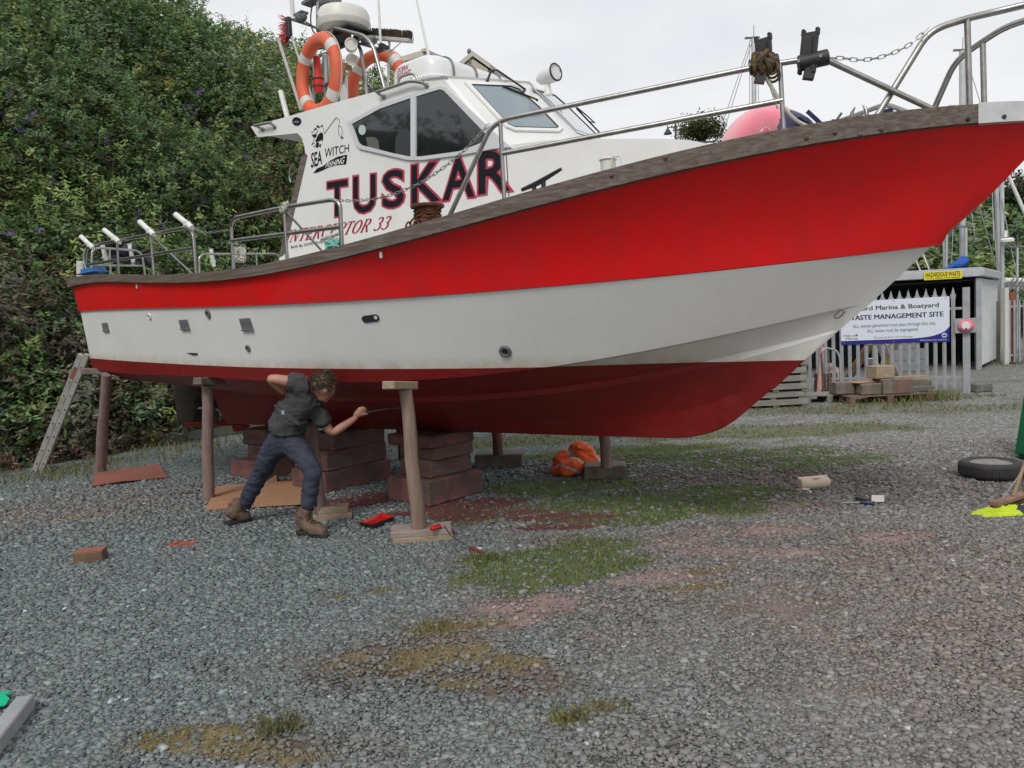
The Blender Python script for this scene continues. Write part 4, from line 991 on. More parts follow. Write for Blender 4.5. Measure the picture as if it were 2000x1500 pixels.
def cloth(name, label, cat, c, sx, sy, h, mat, seed, rz=0, nx=46, ny=40, folds=5.0, band=None, flat_=.25):
    us, vs = np.meshgrid(np.linspace(-1, 1, nx), np.linspace(-1, 1, ny), indexing='ij')
    r = np.sqrt(us**2+vs**2); ang = np.arctan2(vs, us)
    edge = 1+.30*(fbm(np.cos(ang)*1.7+seed, np.sin(ang)*1.7, o=3, seed=seed)-.5)
    k = np.clip(1-np.maximum(abs(us), abs(vs))**2.2, 0, 1)
    rid = 1-abs(2*fbm(us*folds*.5+seed, vs*folds*.5, o=3, seed=seed+1)-1)
    z = h*(k**.7)*(flat_+(1-flat_)*rid**3)+.010
    z[k <= .02] = .006
    x = us*sx*edge+.05*np.sin(vs*7+seed)*sx; y = vs*sy*edge+.05*np.sin(us*6)*sy
    co_, si = math.cos(rz), math.sin(rz)
    rows = [[Vector((c[0]+x[i, j]*co_-y[i, j]*si, c[1]+x[i, j]*si+y[i, j]*co_, z[i, j])) for j in range(ny)] for i in range(nx)]
    mb = MB().grid(rows)
    if band:
        for n, f in enumerate(mb.f):
            i, j = divmod(n, ny-1)
            if band(i/(nx-1), j/(ny-1)): mb.m[n] = 1
    o = part(name, mb, mat, None, smooth=3); return tag(o, label, cat)
def LW(x, y, v): return bw(B(x, y, v))
pole('pale new support pole nearest the camera, standing on two stacked boards', G(818, 1031, .094), LW(792, 760, 1.40), .058, .050, M_pole, (LW(757, 752.5, 1.62), LW(806, 753, 1.30), .11, .062))
pole('pinkish support pole under the second scupper, beside the tan plywood', G(407, 977), LW(405, 752, 1.40), .060, .054, M_polep, (LW(384, 744.5, 1.55), LW(432, 745, 1.25), .12, .075), M_oldtim)
pole('grey support pole nearest the stern and the ladder', G(195, 927), LW(208, 731, 1.38), .068, .056, M_polep, (LW(163, 725, 1.45), LW(214, 726, 1.25), .12, .075), M_oldtim)
pole('support pole partly hidden behind the bending man', G(624, 1002, .06), LW(602, 752, 1.38), .056, .052, M_polep)
ch = lambda u, y: bw((u, y, at_u(R_ch, u)))
for lab, base in (('dark pole beyond the keel, standing on a long timber', G(973, 889, .17)), ('pole beyond the keel next to the orange jacket', G(1184, 913, .15)), ('dark pole beyond the keel without any base block', G(787, 897))):
    lb = bl(base); top = Vector((lb.x-.05, 1.30, at_u(R_ch, min(7.5, lb.x))-.01)); pole(lab, base, bw(top), .060, .055, M_polep if 'orange' in lab else M_dustblk)
def rough(o, amp, cuts=5):
    """worn uneven timber: subdivide and push the surface about"""
    me = o.data; bm = bmesh.new(); bm.from_mesh(me); bmesh.ops.subdivide_edges(bm, edges=[e for e in bm.edges if e.calc_length() > .05], cuts=cuts, use_grid_fill=True)
    A = np.array([tuple(v.co) for v in bm.verts])+np.array(o.location); d = np.stack([fbm(A[:, 0]*7, A[:, 1]*7, A[:, 2]*9, 4, 50+k)-.5 for k in range(3)], 1)*amp*2.6
    zb = A[:, 2].min(); d[:, 2] *= (A[:, 2] > zb+.01)
    for v, q in zip(bm.verts, d): v.co += Vector(q)
    bm.to_mesh(me); bm.free()
def block(name, label, c, size, rz, mat, z0=0, local=False, cat='timber block', group=None, bevel=.012, rx=0):
    c = Vector((c[0], c[1], 0)); 
    if local: c = bw(c); rz = rz+BROT
    R = Matrix.Rotation(rz, 3, 'Z') @ Matrix.Rotation(rx, 3, 'X')
    mb = MB().box((c.x, c.y, z0+size[2]/2), size, R=R)
    o = part(name, mb, mat, None, bevel=bevel); rough(o, .010 if cat == 'timber block' else .004); return tag(o, label, cat, group)
p = G(820, 1060); block('board', 'lower pale board under the nearest support pole', (p.x+.01, p.y+.13), (.47, .25, .046), .12, M_timber, 0, cat='board', bevel=.004)
block('board', 'upper grey board on which the nearest support pole stands', (p.x, p.y+.13), (.47, .245, .046), .10, pm('greyed_board', (.36, .31, .27), .85, col2=(.24, .19, .16), scale=5, detail=7, stretch=(1, 8, 8), bump=.4), .047, cat='board', bevel=.004)
p = G(643, 1016); block('board', 'lower board of the pair of offcuts beside the boot', (p.x+.02, p.y+.05), (.34, .16, .06), .22, M_timber, 0, cat='board', bevel=.004)
block('board', 'upper board of the pair of offcuts beside the boot', (p.x+.02, p.y+.07), (.28, .15, .055), .12, M_timber, .061, cat='board', bevel=.004)
p = G(977, 916); block('timber', 'long dark timber under the far pole, left of the orange jacket', (p.x, p.y+.18), (.56, .32, .17), -.10, M_oldtim, cat='timber')
p = G(1186, 938); block('timber', 'short dark timber under the far pole at the orange jacket', (p.x, p.y+.16), (.44, .30, .15), -.12, M_oldtim, cat='timber')
gk = 'red dusted keel blocks'
for lab, u, y, sz, z in (
    ('broad bottom keel block of the forward stack', 4.80, -.10, (.60, .74, .235), 0), ('second keel block of the forward stack, narrower and dark ended', 4.78, -.06, (.46, .56, .17), .236),
    ('third keel block of the forward stack, thin and set back', 4.80, -.06, (.50, .54, .12), .407), ('topmost plank of the forward stack, touching the keel', 4.72, -.06, (.66, .58, .085), .528),
    ('bottom block of the wide middle keel stack', 3.36, -.14, (.60, .92, .225), 0), ('middle block of the wide middle keel stack', 3.36, -.14, (.56, .86, .21), .226), ('top block of the wide middle keel stack', 3.40, -.10, (.50, .74, .13), .437),
    ('bottom block of the aftermost keel stack', 1.95, -.12, (.66, .74, .205), 0), ('middle block of the aftermost keel stack', 2.02, -.08, (.46, .54, .18), .206), ('top block of the aftermost keel stack', 2.0, -.08, (.50, .60, .13), .387)):
    zk = at_u(R_ke, u); top = {4.72: zk, 3.40: zk, 2.0: zk}.get(u)
    s3 = (sz[0], sz[1], (top-z-.003) if top else sz[2])
    block('keel_block', lab, (u, y), s3, random.uniform(-.06, .06), M_dustblk2 if any(w in lab for w in ('second', 'middle block', 'third', 'top block')) else M_dustblk, z, True, group=gk, bevel=.014)
a, c = G(312, 868), G(480, 845); d = (c-a).normalized(); s = Vector((-d.y, d.x, 0))
o = part('timber_beam', MB().bar(a+s*.1+Vector((0, 0, .075)), c+s*.1+Vector((0, 0, .075)), .2, .15), M_greytim, None, bevel=.012); tag(o, 'long grey timber beam lying behind the propeller near the bank', 'timber beam')
a, c = G(440, 846), G(560, 838); o = part('timber_beam', MB().bar(a+Vector((0, .3, .06)), c+Vector((.2, .3, .06)), .2, .12), M_oldtim, None, bevel=.012); tag(o, 'short timber beam behind the aftermost keel blocks', 'timber beam')
# ladder leaning on the stern
M_lad = pm('dull_ladder_alloy', (.46, .43, .41), .55, .25, col2=(.33, .30, .28), scale=9)
ld = thing('ladder', 'dull extension ladder leaning against the stern', 'ladder', G(72, 922))
b0 = G(66, 922); t0_ = P(158, 692, 10.05); dv = Vector((-.45, .89, 0)).normalized()
off = (P(170, 692, 10.05)-t0_); offb = G(78.5, 922)-b0
for k, (bb, tt) in enumerate(((b0, t0_), (b0+offb, t0_+off))):
    for j in (0, 1):
        part('stile', MB().bar(bb+dv*.36*j, tt+dv*.36*j, .028, .068, up=(1, 0, 0)), M_lad, ld, bevel=.004)
    for i in range(1, 9):
        q = bb.lerp(tt, (i-.35)/8.6); part('rung', MB().tube([q+dv*.002, q+dv*.358], .016, 8), M_lad, ld, smooth=1)
    for i in range(1, 9):
        q = bb.lerp(tt, (i-.35)/8.6); part('rung_end', MB().lathe([(.014, 0), (.014, .006)], q-dv*.012, -dv, 8), M_dark, ld)
q = b0.lerp(t0_, .8); part('paint_smear', MB().bar(q-dv*.016+(t0_-b0)*.0, q-dv*.016+(t0_-b0)*.09, .003, .05, up=(1, 0, 0)), M_plyred, ld)
q = G(292, 828); cloth('pale_sheet', 'pale pinkish sheet lying crumpled at the foot of the bank behind the stern pole', 'sheet', (q.x, q.y+.35), .62, .42, .34, pm('pale_sheet_cloth', (.36, .29, .27), .85, col2=(.28, .21, .195), scale=4), 13, .1, folds=2.4, flat_=.6)
# boards and tools on the gravel
def flat(name, label, cat, pts, h, mat, z=0.012, bevel=0, tilt=None):
    q = [G(x, y)+Vector((0, 0, z)) for x, y in pts]
    if tilt: q = [a+Vector((0, 0, t)) for a, t in zip(q, tilt)]
    o = part(name, MB().prism(q, (0, 0, h)), mat, None, bevel=bevel); return tag(o, label, cat)
flat('plywood_sheet', 'tan notched plywood sheet lying behind the man', 'plywood', [(401, 1001), (424, 955), (520, 946), (541, 931), (541, 946), (612, 942), (604, 988)], .012, M_ply, .02)
flat('plywood_sheet', 'red stained plywood sheet at the foot of the stern pole', 'plywood', [(180, 953), (187, 929), (311, 915), (328, 936), (240, 946)], .012, M_plyred, .02, tilt=(0, .015, .03, 0, .015))
flat('plank', 'narrow reddish plank lying at the foot of the bank', 'plank', [(190, 876), (300, 860), (303, 864), (193, 881)], .02, M_plyred)
# paint tray
tray = thing('paint_tray', 'red paint tray lying between the pole base and the boot', 'paint tray', G(736, 1026))
M_tray = pm('red_paint_tray', (.52, .012, .012), .25, coat=.5); M_trayb = pm('black_tray', (.02, .018, .018), .4)
q = [G(x, y) for x, y in ((702, 1031), (729, 1036), (771, 1019), (747, 1012))]; ctr = sum(q, Vector())/4; up = Vector((0, 0, 1))
rim = [a+up*.050 for a in q]; inn = [a.lerp(ctr, .05)+up*.050 for a in q]; bot = [a.lerp(ctr, .16)+up*z for a, z in zip(q, (.034, .034, .024, .024))]
mb = MB().grid([rim, inn, bot], 0, True); mb.add(bot, [(0, 1, 2, 3)]); part('tray_bowl', mb, M_tray, tray)
mb = MB().grid([[a+up*.048 for a in q], [a.lerp(ctr, .10)+up*.010 for a in q]], 0, True); part('tray_outside', mb, M_trayb, tray)
# paint roller
rl = thing('paint_roller', 'small red paint roller resting with its handle on the gravel by the pole base', 'paint roller', G(890, 1060))
a, c = G(841, 1033, .115), G(861, 1027, .115); part('roller_sleeve', MB().tube([a, a.lerp(c, .08), a.lerp(c, .92), c], [.014, .019, .019, .014], 14), M_tray, rl, smooth=.8)
e = G(918, 1069, .03); part('wire_arm', MB().tube(arc([c, c+Vector((.03, -.01, 0)), G(880, 1046, .13), e], .03), .0055, 6), M_steel, rl)
f = G(943, 1080, .018); part('grip', MB().tube([e, e.lerp(f, .2), e.lerp(f, .8), f], [.010, .014, .015, .012], 10), pm('dark_red_grip', (.16, .02, .018), .5), rl, smooth=1)
# loose wooden block
q = G(165, 1102); o = part('wood_block', MB().box(q+Vector((0, .09, .042)), (.205, .15, .084), rz=.25), [pm('brown_wood_block', (.20, .125, .07), .85, col2=(.13, .08, .05), scale=8, bump=.3)], None, bevel=.006); tag(o, 'small brown wooden block alone on the gravel on the left', 'wood block')
tp = MB().box(q+Vector((0, .09, .0855)), (.198, .143, .003), rz=.25); part('painted_top', tp, M_plyred, o)
# orange jacket
M_hv = pm('orange_hi_vis_cloth', (.80, .115, .02), .75, col2=(.66, .09, .02), scale=5, bump=.15, bscale=60); M_refl = pm('grey_reflective_tape', (.42, .38, .35), .5)
# right hand side litter
q = G(1588, 953); a, c = G(1560, 946, .05), G(1617, 941, .05)
o = part('rolled_cloth', MB().tube([a, a.lerp(c, .03), a.lerp(c, .3), a.lerp(c, .97), c], [.045, .056, .060, .050, .046], 18), pm('cream_cloth', (.72, .60, .47), .8, col2=(.60, .48, .36), scale=8, bump=.3), None, smooth=.8); tag(o, 'cream roll of cloth lying on the grassy gravel', 'cloth roll')
fl2 = MB(); fl2.grid([[a.lerp(c, t)+Vector((0, -.03+.02*math.sin(t*9), .052+.006*math.sin(t*14))) for t in [i/10 for i in range(11)]], [a.lerp(c, t)+Vector((0, .03, .062)) for t in [i/10 for i in range(11)]]]); part('loose_edge', fl2, MATS['cream_cloth'], o, smooth=2)
def crumple(name, label, cat, c, r, h, mat, seed, n=14):
    rs = random.Random(seed); pts = [Vector((c.x+r*rs.uniform(-1, 1), c.y+r*.8*rs.uniform(-1, 1), .006+h*rs.random())) for _ in range(n)]
    mb = MB()
    for _ in range(n*2):
        t = rs.sample(range(n), 3); mb.add([pts[i] for i in t], [(0, 1, 2)])
    o = part(name, mb, mat, None, recalc=False); return tag(o, label, cat)
crumple('paper_tissue', 'crumpled white tissue with red stain below the cloth roll', 'tissue', G(1575, 967), .06, .06, pm('tissue', (.68, .60, .60), .8, col2=(.45, .12, .14), scale=14, ramp=(.55, .62)), 3)
sdv = thing('screwdriver', 'blue handled screwdriver lying on the gravel', 'screwdriver', G(1677, 981)); a, m_, c = G(1646, 982, .022), G(1680, 981.5, .022), G(1709, 983, .022)
part('shank', MB().tube([a, m_], .0045, 8), M_steel, sdv); part('grip', MB().tube([m_, m_.lerp(c, .15), m_.lerp(c, .5), m_.lerp(c, .9), c], [.012, .017, .014, .019, .012], 12), pm('blue_grip', (.015, .03, .11), .4), sdv, smooth=1)
scr = thing('filling_knife', 'wide pale filling knife with black handle behind the screwdriver', 'filling knife', G(1706, 975))
a, b_, c, d = [G(x, y, z) for x, y, z in ((1701, 981, .02), (1727, 980, .02), (1727, 968, .045), (1703, 967, .045))]; part('blade', MB().prism([a, b_, c, d], (0, 0, .003)), pm('pale_blade', (.55, .54, .47), .4), scr)
part('handle', MB().tube([G(1672, 973, .03), G(1690, 976, .03), G(1702, 976, .03)], [.016, .014, .010], 10), M_black, scr, smooth=1)
# wheel lying flat
wc = G(1936, 931); wh_ = thing('car_wheel', 'old car wheel lying flat on the gravel at the right', 'wheel', (wc.x, wc.y, 0))
M_tyre = pm('tyre_rubber', (.022, .022, .023), .75, col2=(.042, .041, .04), scale=10, bump=.3, bscale=60)
prof = [(.185, .035), (.20, .018), (.25, .006), (.275, .012), (.295, .035), (.298, .09), (.295, .135), (.275, .160), (.25, .166), (.205, .155), (.188, .140)]
prof = [(r*.92, z*.95) for r, z in prof]
ty = part('tyre', MB().lathe(prof, wc, (0, .0, 1), 56), M_tyre, wh_, smooth=.7)
tr_ = MB()
for i in range(64):
    a = 2*pi*i/64; d = Vector((math.cos(a), math.sin(a), 0)); tr_.box(wc+d*.273+Vector((0, 0, .082)), (.008, .012, .080), rz=a)
part('tread', tr_, M_tyre, ty)
rm = part('rim', MB().lathe([(r*.92, z*.95) for r, z in [(.188, .142), (.192, .147), (.186, .150), (.17, .135), (.168, .07), (.14, .05), (.115, .062), (.10, .085), (.075, .088), (.04, .088), (.035, .07), (0, .07)]], wc, (0, 0, 1), 40), pm('dull_rim', (.30, .28, .25), .5, .4, col2=(.16, .13, .10), scale=12), wh_, smooth=.6)
for i in range(4): a = i*pi/2+.4; part('bolt_hole', MB().lathe([(.012, 0), (.012, .004)], wc+Vector((.055*math.cos(a), .055*math.sin(a), .088)), (0, 0, 1), 10), M_dark, rm)
# broom leaning across the wheel
bm2 = thing('yard_broom', 'wooden yard broom standing on its bristles next to the wheel', 'broom', G(1968, 992))
a, c = G(1941, 985, .075), G(2022, 958, .075); part('broom_head', MB().bar(a, c, .075, .04), pm('broom_wood', (.27, .16, .10), .75, col2=(.18, .10, .065), scale=8), bm2, bevel=.008)
bs = MB()
for i in range(520):
    t = random.random(); q = a.lerp(c, t)+Vector((random.uniform(-.02, .02), random.uniform(-.03, .03), -.015)); bs.tube([q, q+Vector((random.uniform(-.012, .012), random.uniform(-.02, .02), -.056))], .003, 3, caps=False)
part('bristles', bs, pm('brown_bristle', (.10, .065, .045), .85, col2=(.16, .11, .08), scale=40), bm2, recalc=False)
hq = a.lerp(c, .45)+Vector((0, 0, .02)); he = hq+Vector((.50, .10, 1.15)); part('broom_handle', MB().tube([hq, he], .014, 10), pm('broom_stick', (.40, .27, .16), .65, col2=(.30, .19, .11), scale=7), bm2, smooth=1)
part('handle_stay', MB().tube([a.lerp(c, .2)+Vector((0, 0, .02)), hq+(he-hq)*.16], .005, 6).tube([a.lerp(c, .7)+Vector((0, 0, .02)), hq+(he-hq)*.16], .005, 6), M_steel, bm2)
q = G(1964, 1004); cloth('yellow_vest', 'lime yellow hi-vis vest lying flat below the broom', 'vest', (q.x+.12, q.y+.0), .36, .085, .065, [pm('lime_hi_vis', (.50, .64, .015), .75, col2=(.40, .52, .02), scale=8), M_dark], 9, .03, folds=7, band=lambda a, b: .42 < a < .62 and b < .45, flat_=.35)
# green panel boat/bin at the right edge
M_grn = pm('green_plastic', (.008, .155, .06), .4, col2=(.006, .12, .05), scale=3)
gb = thing('green_bin', 'tilted green plastic bin cut off by the right edge', 'bin', G(1995, 905))
q0 = G(2024, 900, .03); ex = Vector((.22, .10, .94)).normalized(); ey = Vector((.94, .0, -.20)).normalized()
ez = ex.cross(ey).normalized()
def quadbox(o_, l, w, t): return MB().prism([o_, o_+ex*l, o_+ex*l+ey*w, o_+ey*w], ez*t)
part('bin_body', quadbox(q0, .95, .60, .30), M_grn, gb, bevel=.02)
part('bin_lid', quadbox(q0-ey*.05-ez*.02+ex*.05, .85, .046, .30), M_grn, gb, bevel=.012)
# lower left corner: grey plank and green tape
a, c = G(-30, 1474, .04), G(50, 1372, .04); o = part('grey_plank', MB().bar(a, c, .075, .07), pm('grey_plastic_plank', (.33, .345, .37), .6, col2=(.27, .28, .30), scale=9), None, bevel=.006); tag(o, 'grey squared length of plank in the lower left corner', 'plank')
flat('green_tape', 'scrap of bright green tape beside the grey plank', 'tape', [(-30, 1372), (8, 1364), (24, 1361), (12, 1371), (20, 1377), (12, 1391), (-30, 1398)], .004, pm('bright_green_tape', (.0, .46, .24), .4), .03)
# ================================================================== THE MAN AT WORK
from mathutils.bvhtree import BVHTree
def skin_mesh(nodes, edges, root, sub=2):
    names = list(nodes); me = bpy.data.meshes.new('s'); me.from_pydata([tuple(nodes[n][0]) for n in names], [(names.index(a), names.index(b)) for a, b in edges], [])
    o = bpy.data.objects.new('s', me); COL.objects.link(o)
    md = o.modifiers.new('k', 'SKIN'); md.use_smooth_shade = True; md.branch_smoothing = .6
    for i, n in enumerate(names):
        v = me.skin_vertices[0].data[i]; r = nodes[n][1]; v.radius = (r, r) if not isinstance(r, tuple) else r; v.use_root = (n == root)
    s = o.modifiers.new('u', 'SUBSURF'); s.levels = sub; s.render_levels = sub
    m2 = evald(o); V = [v.co.copy() for v in m2.vertices]; Fc = [tuple(p.vertices) for p in m2.polygons]
    bpy.data.objects.remove(o); bpy.data.meshes.remove(me); bpy.data.meshes.remove(m2); return V, Fc
def fuse(mbs, voxel, smooth=2):
    me = bpy.data.meshes.new('f'); vs, fs = [], []
    for V, Fc in mbs:
        o = len(vs); vs += [tuple(v) for v in V]; fs += [tuple(i+o for i in f) for f in Fc]
    me.from_pydata(vs, [], fs); bm = bmesh.new(); bm.from_mesh(me); bmesh.ops.recalc_face_normals(bm, faces=bm.faces); bm.to_mesh(me); bm.free()
    o = bpy.data.objects.new('f', me); COL.objects.link(o)
    r = o.modifiers.new('r', 'REMESH'); r.mode = 'VOXEL'; r.voxel_size = voxel
    if smooth: s = o.modifiers.new('s', 'SMOOTH'); s.factor = .5; s.iterations = smooth
    m2 = evald(o); V = [v.co.copy() for v in m2.vertices]; Fc = [tuple(p.vertices) for p in m2.polygons]
    bpy.data.objects.remove(o); bpy.data.meshes.remove(me); bpy.data.meshes.remove(m2); return V, Fc
def wrinkle(V, Fc, amp, sc, seed, ax=(1, 1, 1)):
    A = np.array(V); me = bpy.data.meshes.new('w'); me.from_pydata([tuple(v) for v in V], [], Fc); me.update()
    Nn = np.array([v.normal for v in me.vertices]); bpy.data.meshes.remove(me)
    n = 1-abs(2*fbm(A[:, 0]*sc*ax[0], A[:, 1]*sc*ax[1], A[:, 2]*sc*ax[2], 3, seed)-1)
    A = A+Nn*((n**2-.35)*amp)[:, None]; return [Vector(a) for a in A], Fc
def mbof(V, Fc):
    m = MB(); m.add(V, Fc); return m
J = {'pel': (P(553, 848, 6.50), .100), 'waist': (P(566, 818, 6.47), .100), 'chest': (P(586, 788, 6.45), .14), 'uch': (P(599, 770, 6.43), .125), 'neck': (P(614, 761, 6.41), .056), 'sk': (P(624, 758, 6.40), .06),
     'lsh': (P(590, 750, 6.33), .062), 'lel': (P(524, 738, 6.28), .041), 'lwr': (P(556, 768, 6.42), .029),
     'rsh': (P(614, 798, 6.49), .062), 'rel': (P(648, 847, 6.52), .042), 'rfa': (P(668, 834, 6.56), .040), 'rwr': (P(698, 814, 6.62), .026),
     'lhip': (P(540, 862, 6.53), .075), 'lkn': (P(509, 926, 6.70), .056), 'lan': (P(474, 992, 6.84), .042),
     'rhip': (P(571, 864, 6.46), .075), 'rkn': (P(612, 918, 6.27), .056), 'ran': (P(602, 1000, 6.27), .042)}
JE = [('pel', 'waist'), ('waist', 'chest'), ('chest', 'uch'), ('uch', 'neck'), ('neck', 'sk'), ('uch', 'lsh'), ('lsh', 'lel'), ('lel', 'lwr'), ('uch', 'rsh'), ('rsh', 'rel'), ('rel', 'rfa'), ('rfa', 'rwr'), ('pel', 'lhip'), ('lhip', 'lkn'), ('lkn', 'lan'), ('pel', 'rhip'), ('rhip', 'rkn'), ('rkn', 'ran')]
pieces = [skin_mesh(J, JE, 'pel')]
# head
hf = Vector((.62, .60, -.52)).normalized(); hu = Vector((-.10, -.30, .95)); hs = hf.cross(hu).normalized(); hu = hs.cross(hf).normalized()   # face, side, crown
hc_ = P(631, 757, 6.40); HR = Matrix((hf, hs, hu)).transposed()
def ball_piece(c, r, R=None, n=20): m = MB().ball(c, r, n=n, R=R); return (m.v, m.f)
pieces += [ball_piece(hc_+hu*.012, (.098, .077, .105), HR), ball_piece(hc_+hf*.030-hu*.05, (.062, .055, .062), HR), ball_piece(hc_+hf*.074-hu*.085, (.024, .026, .02), HR),
           ball_piece(hc_+hf*.100-hu*.022, (.016, .012, .022), HR), ball_piece(hc_+hf*.094-hu*.058, (.010, .022, .006), HR), ball_piece(hc_+hf*.088+hu*.018, (.014, .05, .012), HR)]
for s in (-1, 1): pieces.append(ball_piece(hc_+hs*s*.079-hu*.01-hf*.006, (.017, .009, .028), HR))
# right hand closed round the scraper's handle
ta = (P(786, 795, 6.80)-P(712, 807, 6.64)).normalized(); hp_ = P(712, 806, 6.645)
ba = (J['rwr'][0]-hp_); ba = (ba-ta*ba.dot(ta)).normalized() if ba.cross(ta).length > 1e-3 else Vector((0, 0, 1)); bb = ta.cross(ba).normalized()
pn = (hp_-J['rwr'][0]).normalized()
xa, xb, _ = frame(ta)
if xb.z < 0: xb = -xb
palm = hp_-ta*.022+xb*.028
pieces.append(ball_piece((J['rwr'][0]+palm)/2+Vector((0, 0, .004)), (.060, .024, .036), Matrix((pn, pn.cross(Vector((0, 0, 1))).normalized(), pn.cross(pn.cross(Vector((0, 0, 1)))).normalized())).transposed()))
pieces.append(ball_piece(palm, (.045, .026, .030), Matrix((ta, xa, xb)).transposed()))
for k, (ln, r) in enumerate(((4.6, .0088), (4.9, .0092), (4.7, .0088), (4.2, .0078))):
    c = hp_+ta*(.020-.0185*k); pts = [c+(xb*math.cos(a)-xa*math.sin(a))*.021 for a in [-.3+ln*i/9 for i in range(10)]]
    m = MB().tube([palm+ta*(.020-.0185*k)*.6, pts[0]]+pts[1:], [r*1.1]+[r*(1-.025*i) for i in range(10)], 10); pieces.append((m.v, m.f))
m = MB().tube([palm-ta*.035-xa*.01, hp_-ta*.012-xa*.026+xb*.012, hp_+ta*.022-xa*.020+xb*.004, hp_+ta*.042-xa*.012], [.012, .0105, .0095, .008], 10); pieces.append((m.v, m.f))
# left hand resting against the belly
lh = P(574, 778, 6.52); ld_ = (lh-J['lwr'][0]).normalized(); lx, ly, _ = frame(ld_)
pieces.append(ball_piece(J['lwr'][0].lerp(lh, .55), (.045, .036, .02), Matrix((ld_, lx, ly)).transposed()))
for k in range(4):
    b = lh+lx*(.027-.018*k); m = MB().tube([b-ld_*.03, b+ld_*.015, b+ld_*.04-ly*.008, b+ld_*(.052-.006*abs(k-1.3))-ly*.022], [.010, .0092, .0085, .007], 9); pieces.append((m.v, m.f))
b = lh+lx*.035-ld_*.05; m = MB().tube([b-lx*.02, b+lx*.012+ld_*.015, b+lx*.016+ld_*.04-ly*.01], [.012, .0105, .008], 9); pieces.append((m.v, m.f))
man = thing('person', 'man in dark t-shirt, navy trousers and brown boots leaning under the hull', 'person', G(560, 1035))
M_skin = pm('skin', (.42, .225, .155), .55, col2=(.36, .165, .11), scale=9, bump=.08, bscale=120)
body = part('body', mbof(*fuse(pieces, .0062, 3)), M_skin, man, smooth=3, recalc=True)
for s in (-1, 1):
    e = hc_+hf*.091+hs*s*.031+hu*.0; em_ = MB().ball(e, .0105, n=10); part('eye', em_, pm('eye_white', (.22, .2, .19), .4), body, smooth=3)
    part('iris', MB().ball(e+hf*.006, .0062, n=8), M_dark, body, smooth=3)
# hair
hm = MB().ball(hc_-hf*.012+hu*.022, (.108, .089, .108), n=44, R=HR); A = np.array(hm.v)
d = (A-np.array(hc_-hf*.012+hu*.022)); dn = d/np.linalg.norm(d, axis=1)[:, None]
n1 = fbm(A[:, 0]*38, A[:, 1]*38, A[:, 2]*38, 3, 4); n2 = fbm(A[:, 0]*90, A[:, 1]*90, A[:, 2]*90, 2, 8); A = A+dn*((n1-.45)*.035+(n2-.5)*.02)[:, None]; hm.v = [Vector(a) for a in A]
ff = []
for f in hm.f:
    q = Vector(np.mean([dn[i] for i in f], axis=0)); a, b2, c2 = q.dot(hf), q.dot(hs), q.dot(hu)
    if (a > .42 and c2 < .62) or (c2 < -.25 and a > -.35) or c2 < -.72: continue
    ff.append(f)
hm.f = ff; hm.m = [0]*len(ff)
cur = MB(); cur.add(hm.v, hm.f); rs = random.Random(3)
for _ in range(420):
    f = rs.choice(ff); q = hm.v[f[0]]; nd = (q-hc_).normalized(); x, y, _z = frame(nd+Vector((rs.uniform(-.6, .6), rs.uniform(-.6, .6), rs.uniform(-.6, .6)))); r = rs.uniform(.007, .013)
    cur.tube([q+x*r*math.cos(t)+y*r*math.sin(t)+nd*(.002+.004*t) for t in (0, .9, 1.8, 2.7, 3.5)], [.0035, .0035, .003, .003, .0015], 4, caps=False)
part('hair', cur, pm('brown_hair', (.040, .021, .012), .6, col2=(.075, .040, .024), scale=60), man, smooth=2, recalc=False)
# clothes
sh_n = {'hem': (P(552, 851, 6.50), .172), 'waist': (P(563, 824, 6.475), .158), 'mid': (P(574, 805, 6.46), .140), 'chest': (P(587, 788, 6.45), .152), 'uch': (P(600, 770, 6.43), .140), 'col': (P(612, 762, 6.41), .098),
        'lsh': (P(594, 754, 6.36), .112), 'lsl': (P(574, 745, 6.318), .080), 'lse': (P(561, 743, 6.305), .070), 'rsh': (P(615, 798, 6.49), .082), 'rsl': (P(630, 821, 6.505), .074), 'rse': (P(637, 832, 6.51), .070)}
sV, sF = skin_mesh(sh_n, [('hem', 'waist'), ('waist', 'mid'), ('mid', 'chest'), ('chest', 'uch'), ('uch', 'col'), ('uch', 'lsh'), ('lsh', 'lsl'), ('lsl', 'lse'), ('uch', 'rsh'), ('rsh', 'rsl'), ('rsl', 'rse')], 'chest')
sV, sF = fuse([(sV, sF)], .011, 6); sV, sF = wrinkle(sV, sF, .020, 5.0, 3, (1.5, 1.5, .8)); sV, sF = wrinkle(sV, sF, .013, 13, 9, (.7, .7, 1.7))
M_tee = pm('charcoal_cotton', (.042, .043, .047), .92, col2=(.055, .055, .058), scale=30, bump=.15, bscale=300)
tee = part('t_shirt', mbof(sV, sF), M_tee, man, smooth=3)
tr_n = {'top': (P(559, 833, 6.495), .150), 'pel': (P(552, 852, 6.50), .150), 'lhip': (P(539, 866, 6.54), .108), 'lth': (P(524, 896, 6.62), .088), 'lkn': (P(509, 926, 6.70), .070), 'lca': (P(490, 960, 6.78), .064), 'lan': (P(475, 991, 6.84), .060),
        'rhip': (P(573, 866, 6.45), .108), 'rth': (P(593, 892, 6.36), .088), 'rkn': (P(612, 919, 6.275), .072), 'rca': (P(606, 956, 6.27), .063), 'ran': (P(602, 996, 6.27), .062)}
tV, tF = skin_mesh(tr_n, [('top', 'pel'), ('pel', 'lhip'), ('lhip', 'lth'), ('lth', 'lkn'), ('lkn', 'lca'), ('lca', 'lan'), ('pel', 'rhip'), ('rhip', 'rth'), ('rth', 'rkn'), ('rkn', 'rca'), ('rca', 'ran')], 'pel')
tV, tF = fuse([(tV, tF)], .011, 6); tV, tF = wrinkle(tV, tF, .016, 5.5, 21, (1.4, 1.4, .8)); tV, tF = wrinkle(tV, tF, .014, 13, 5, (.6, .6, 1.9))
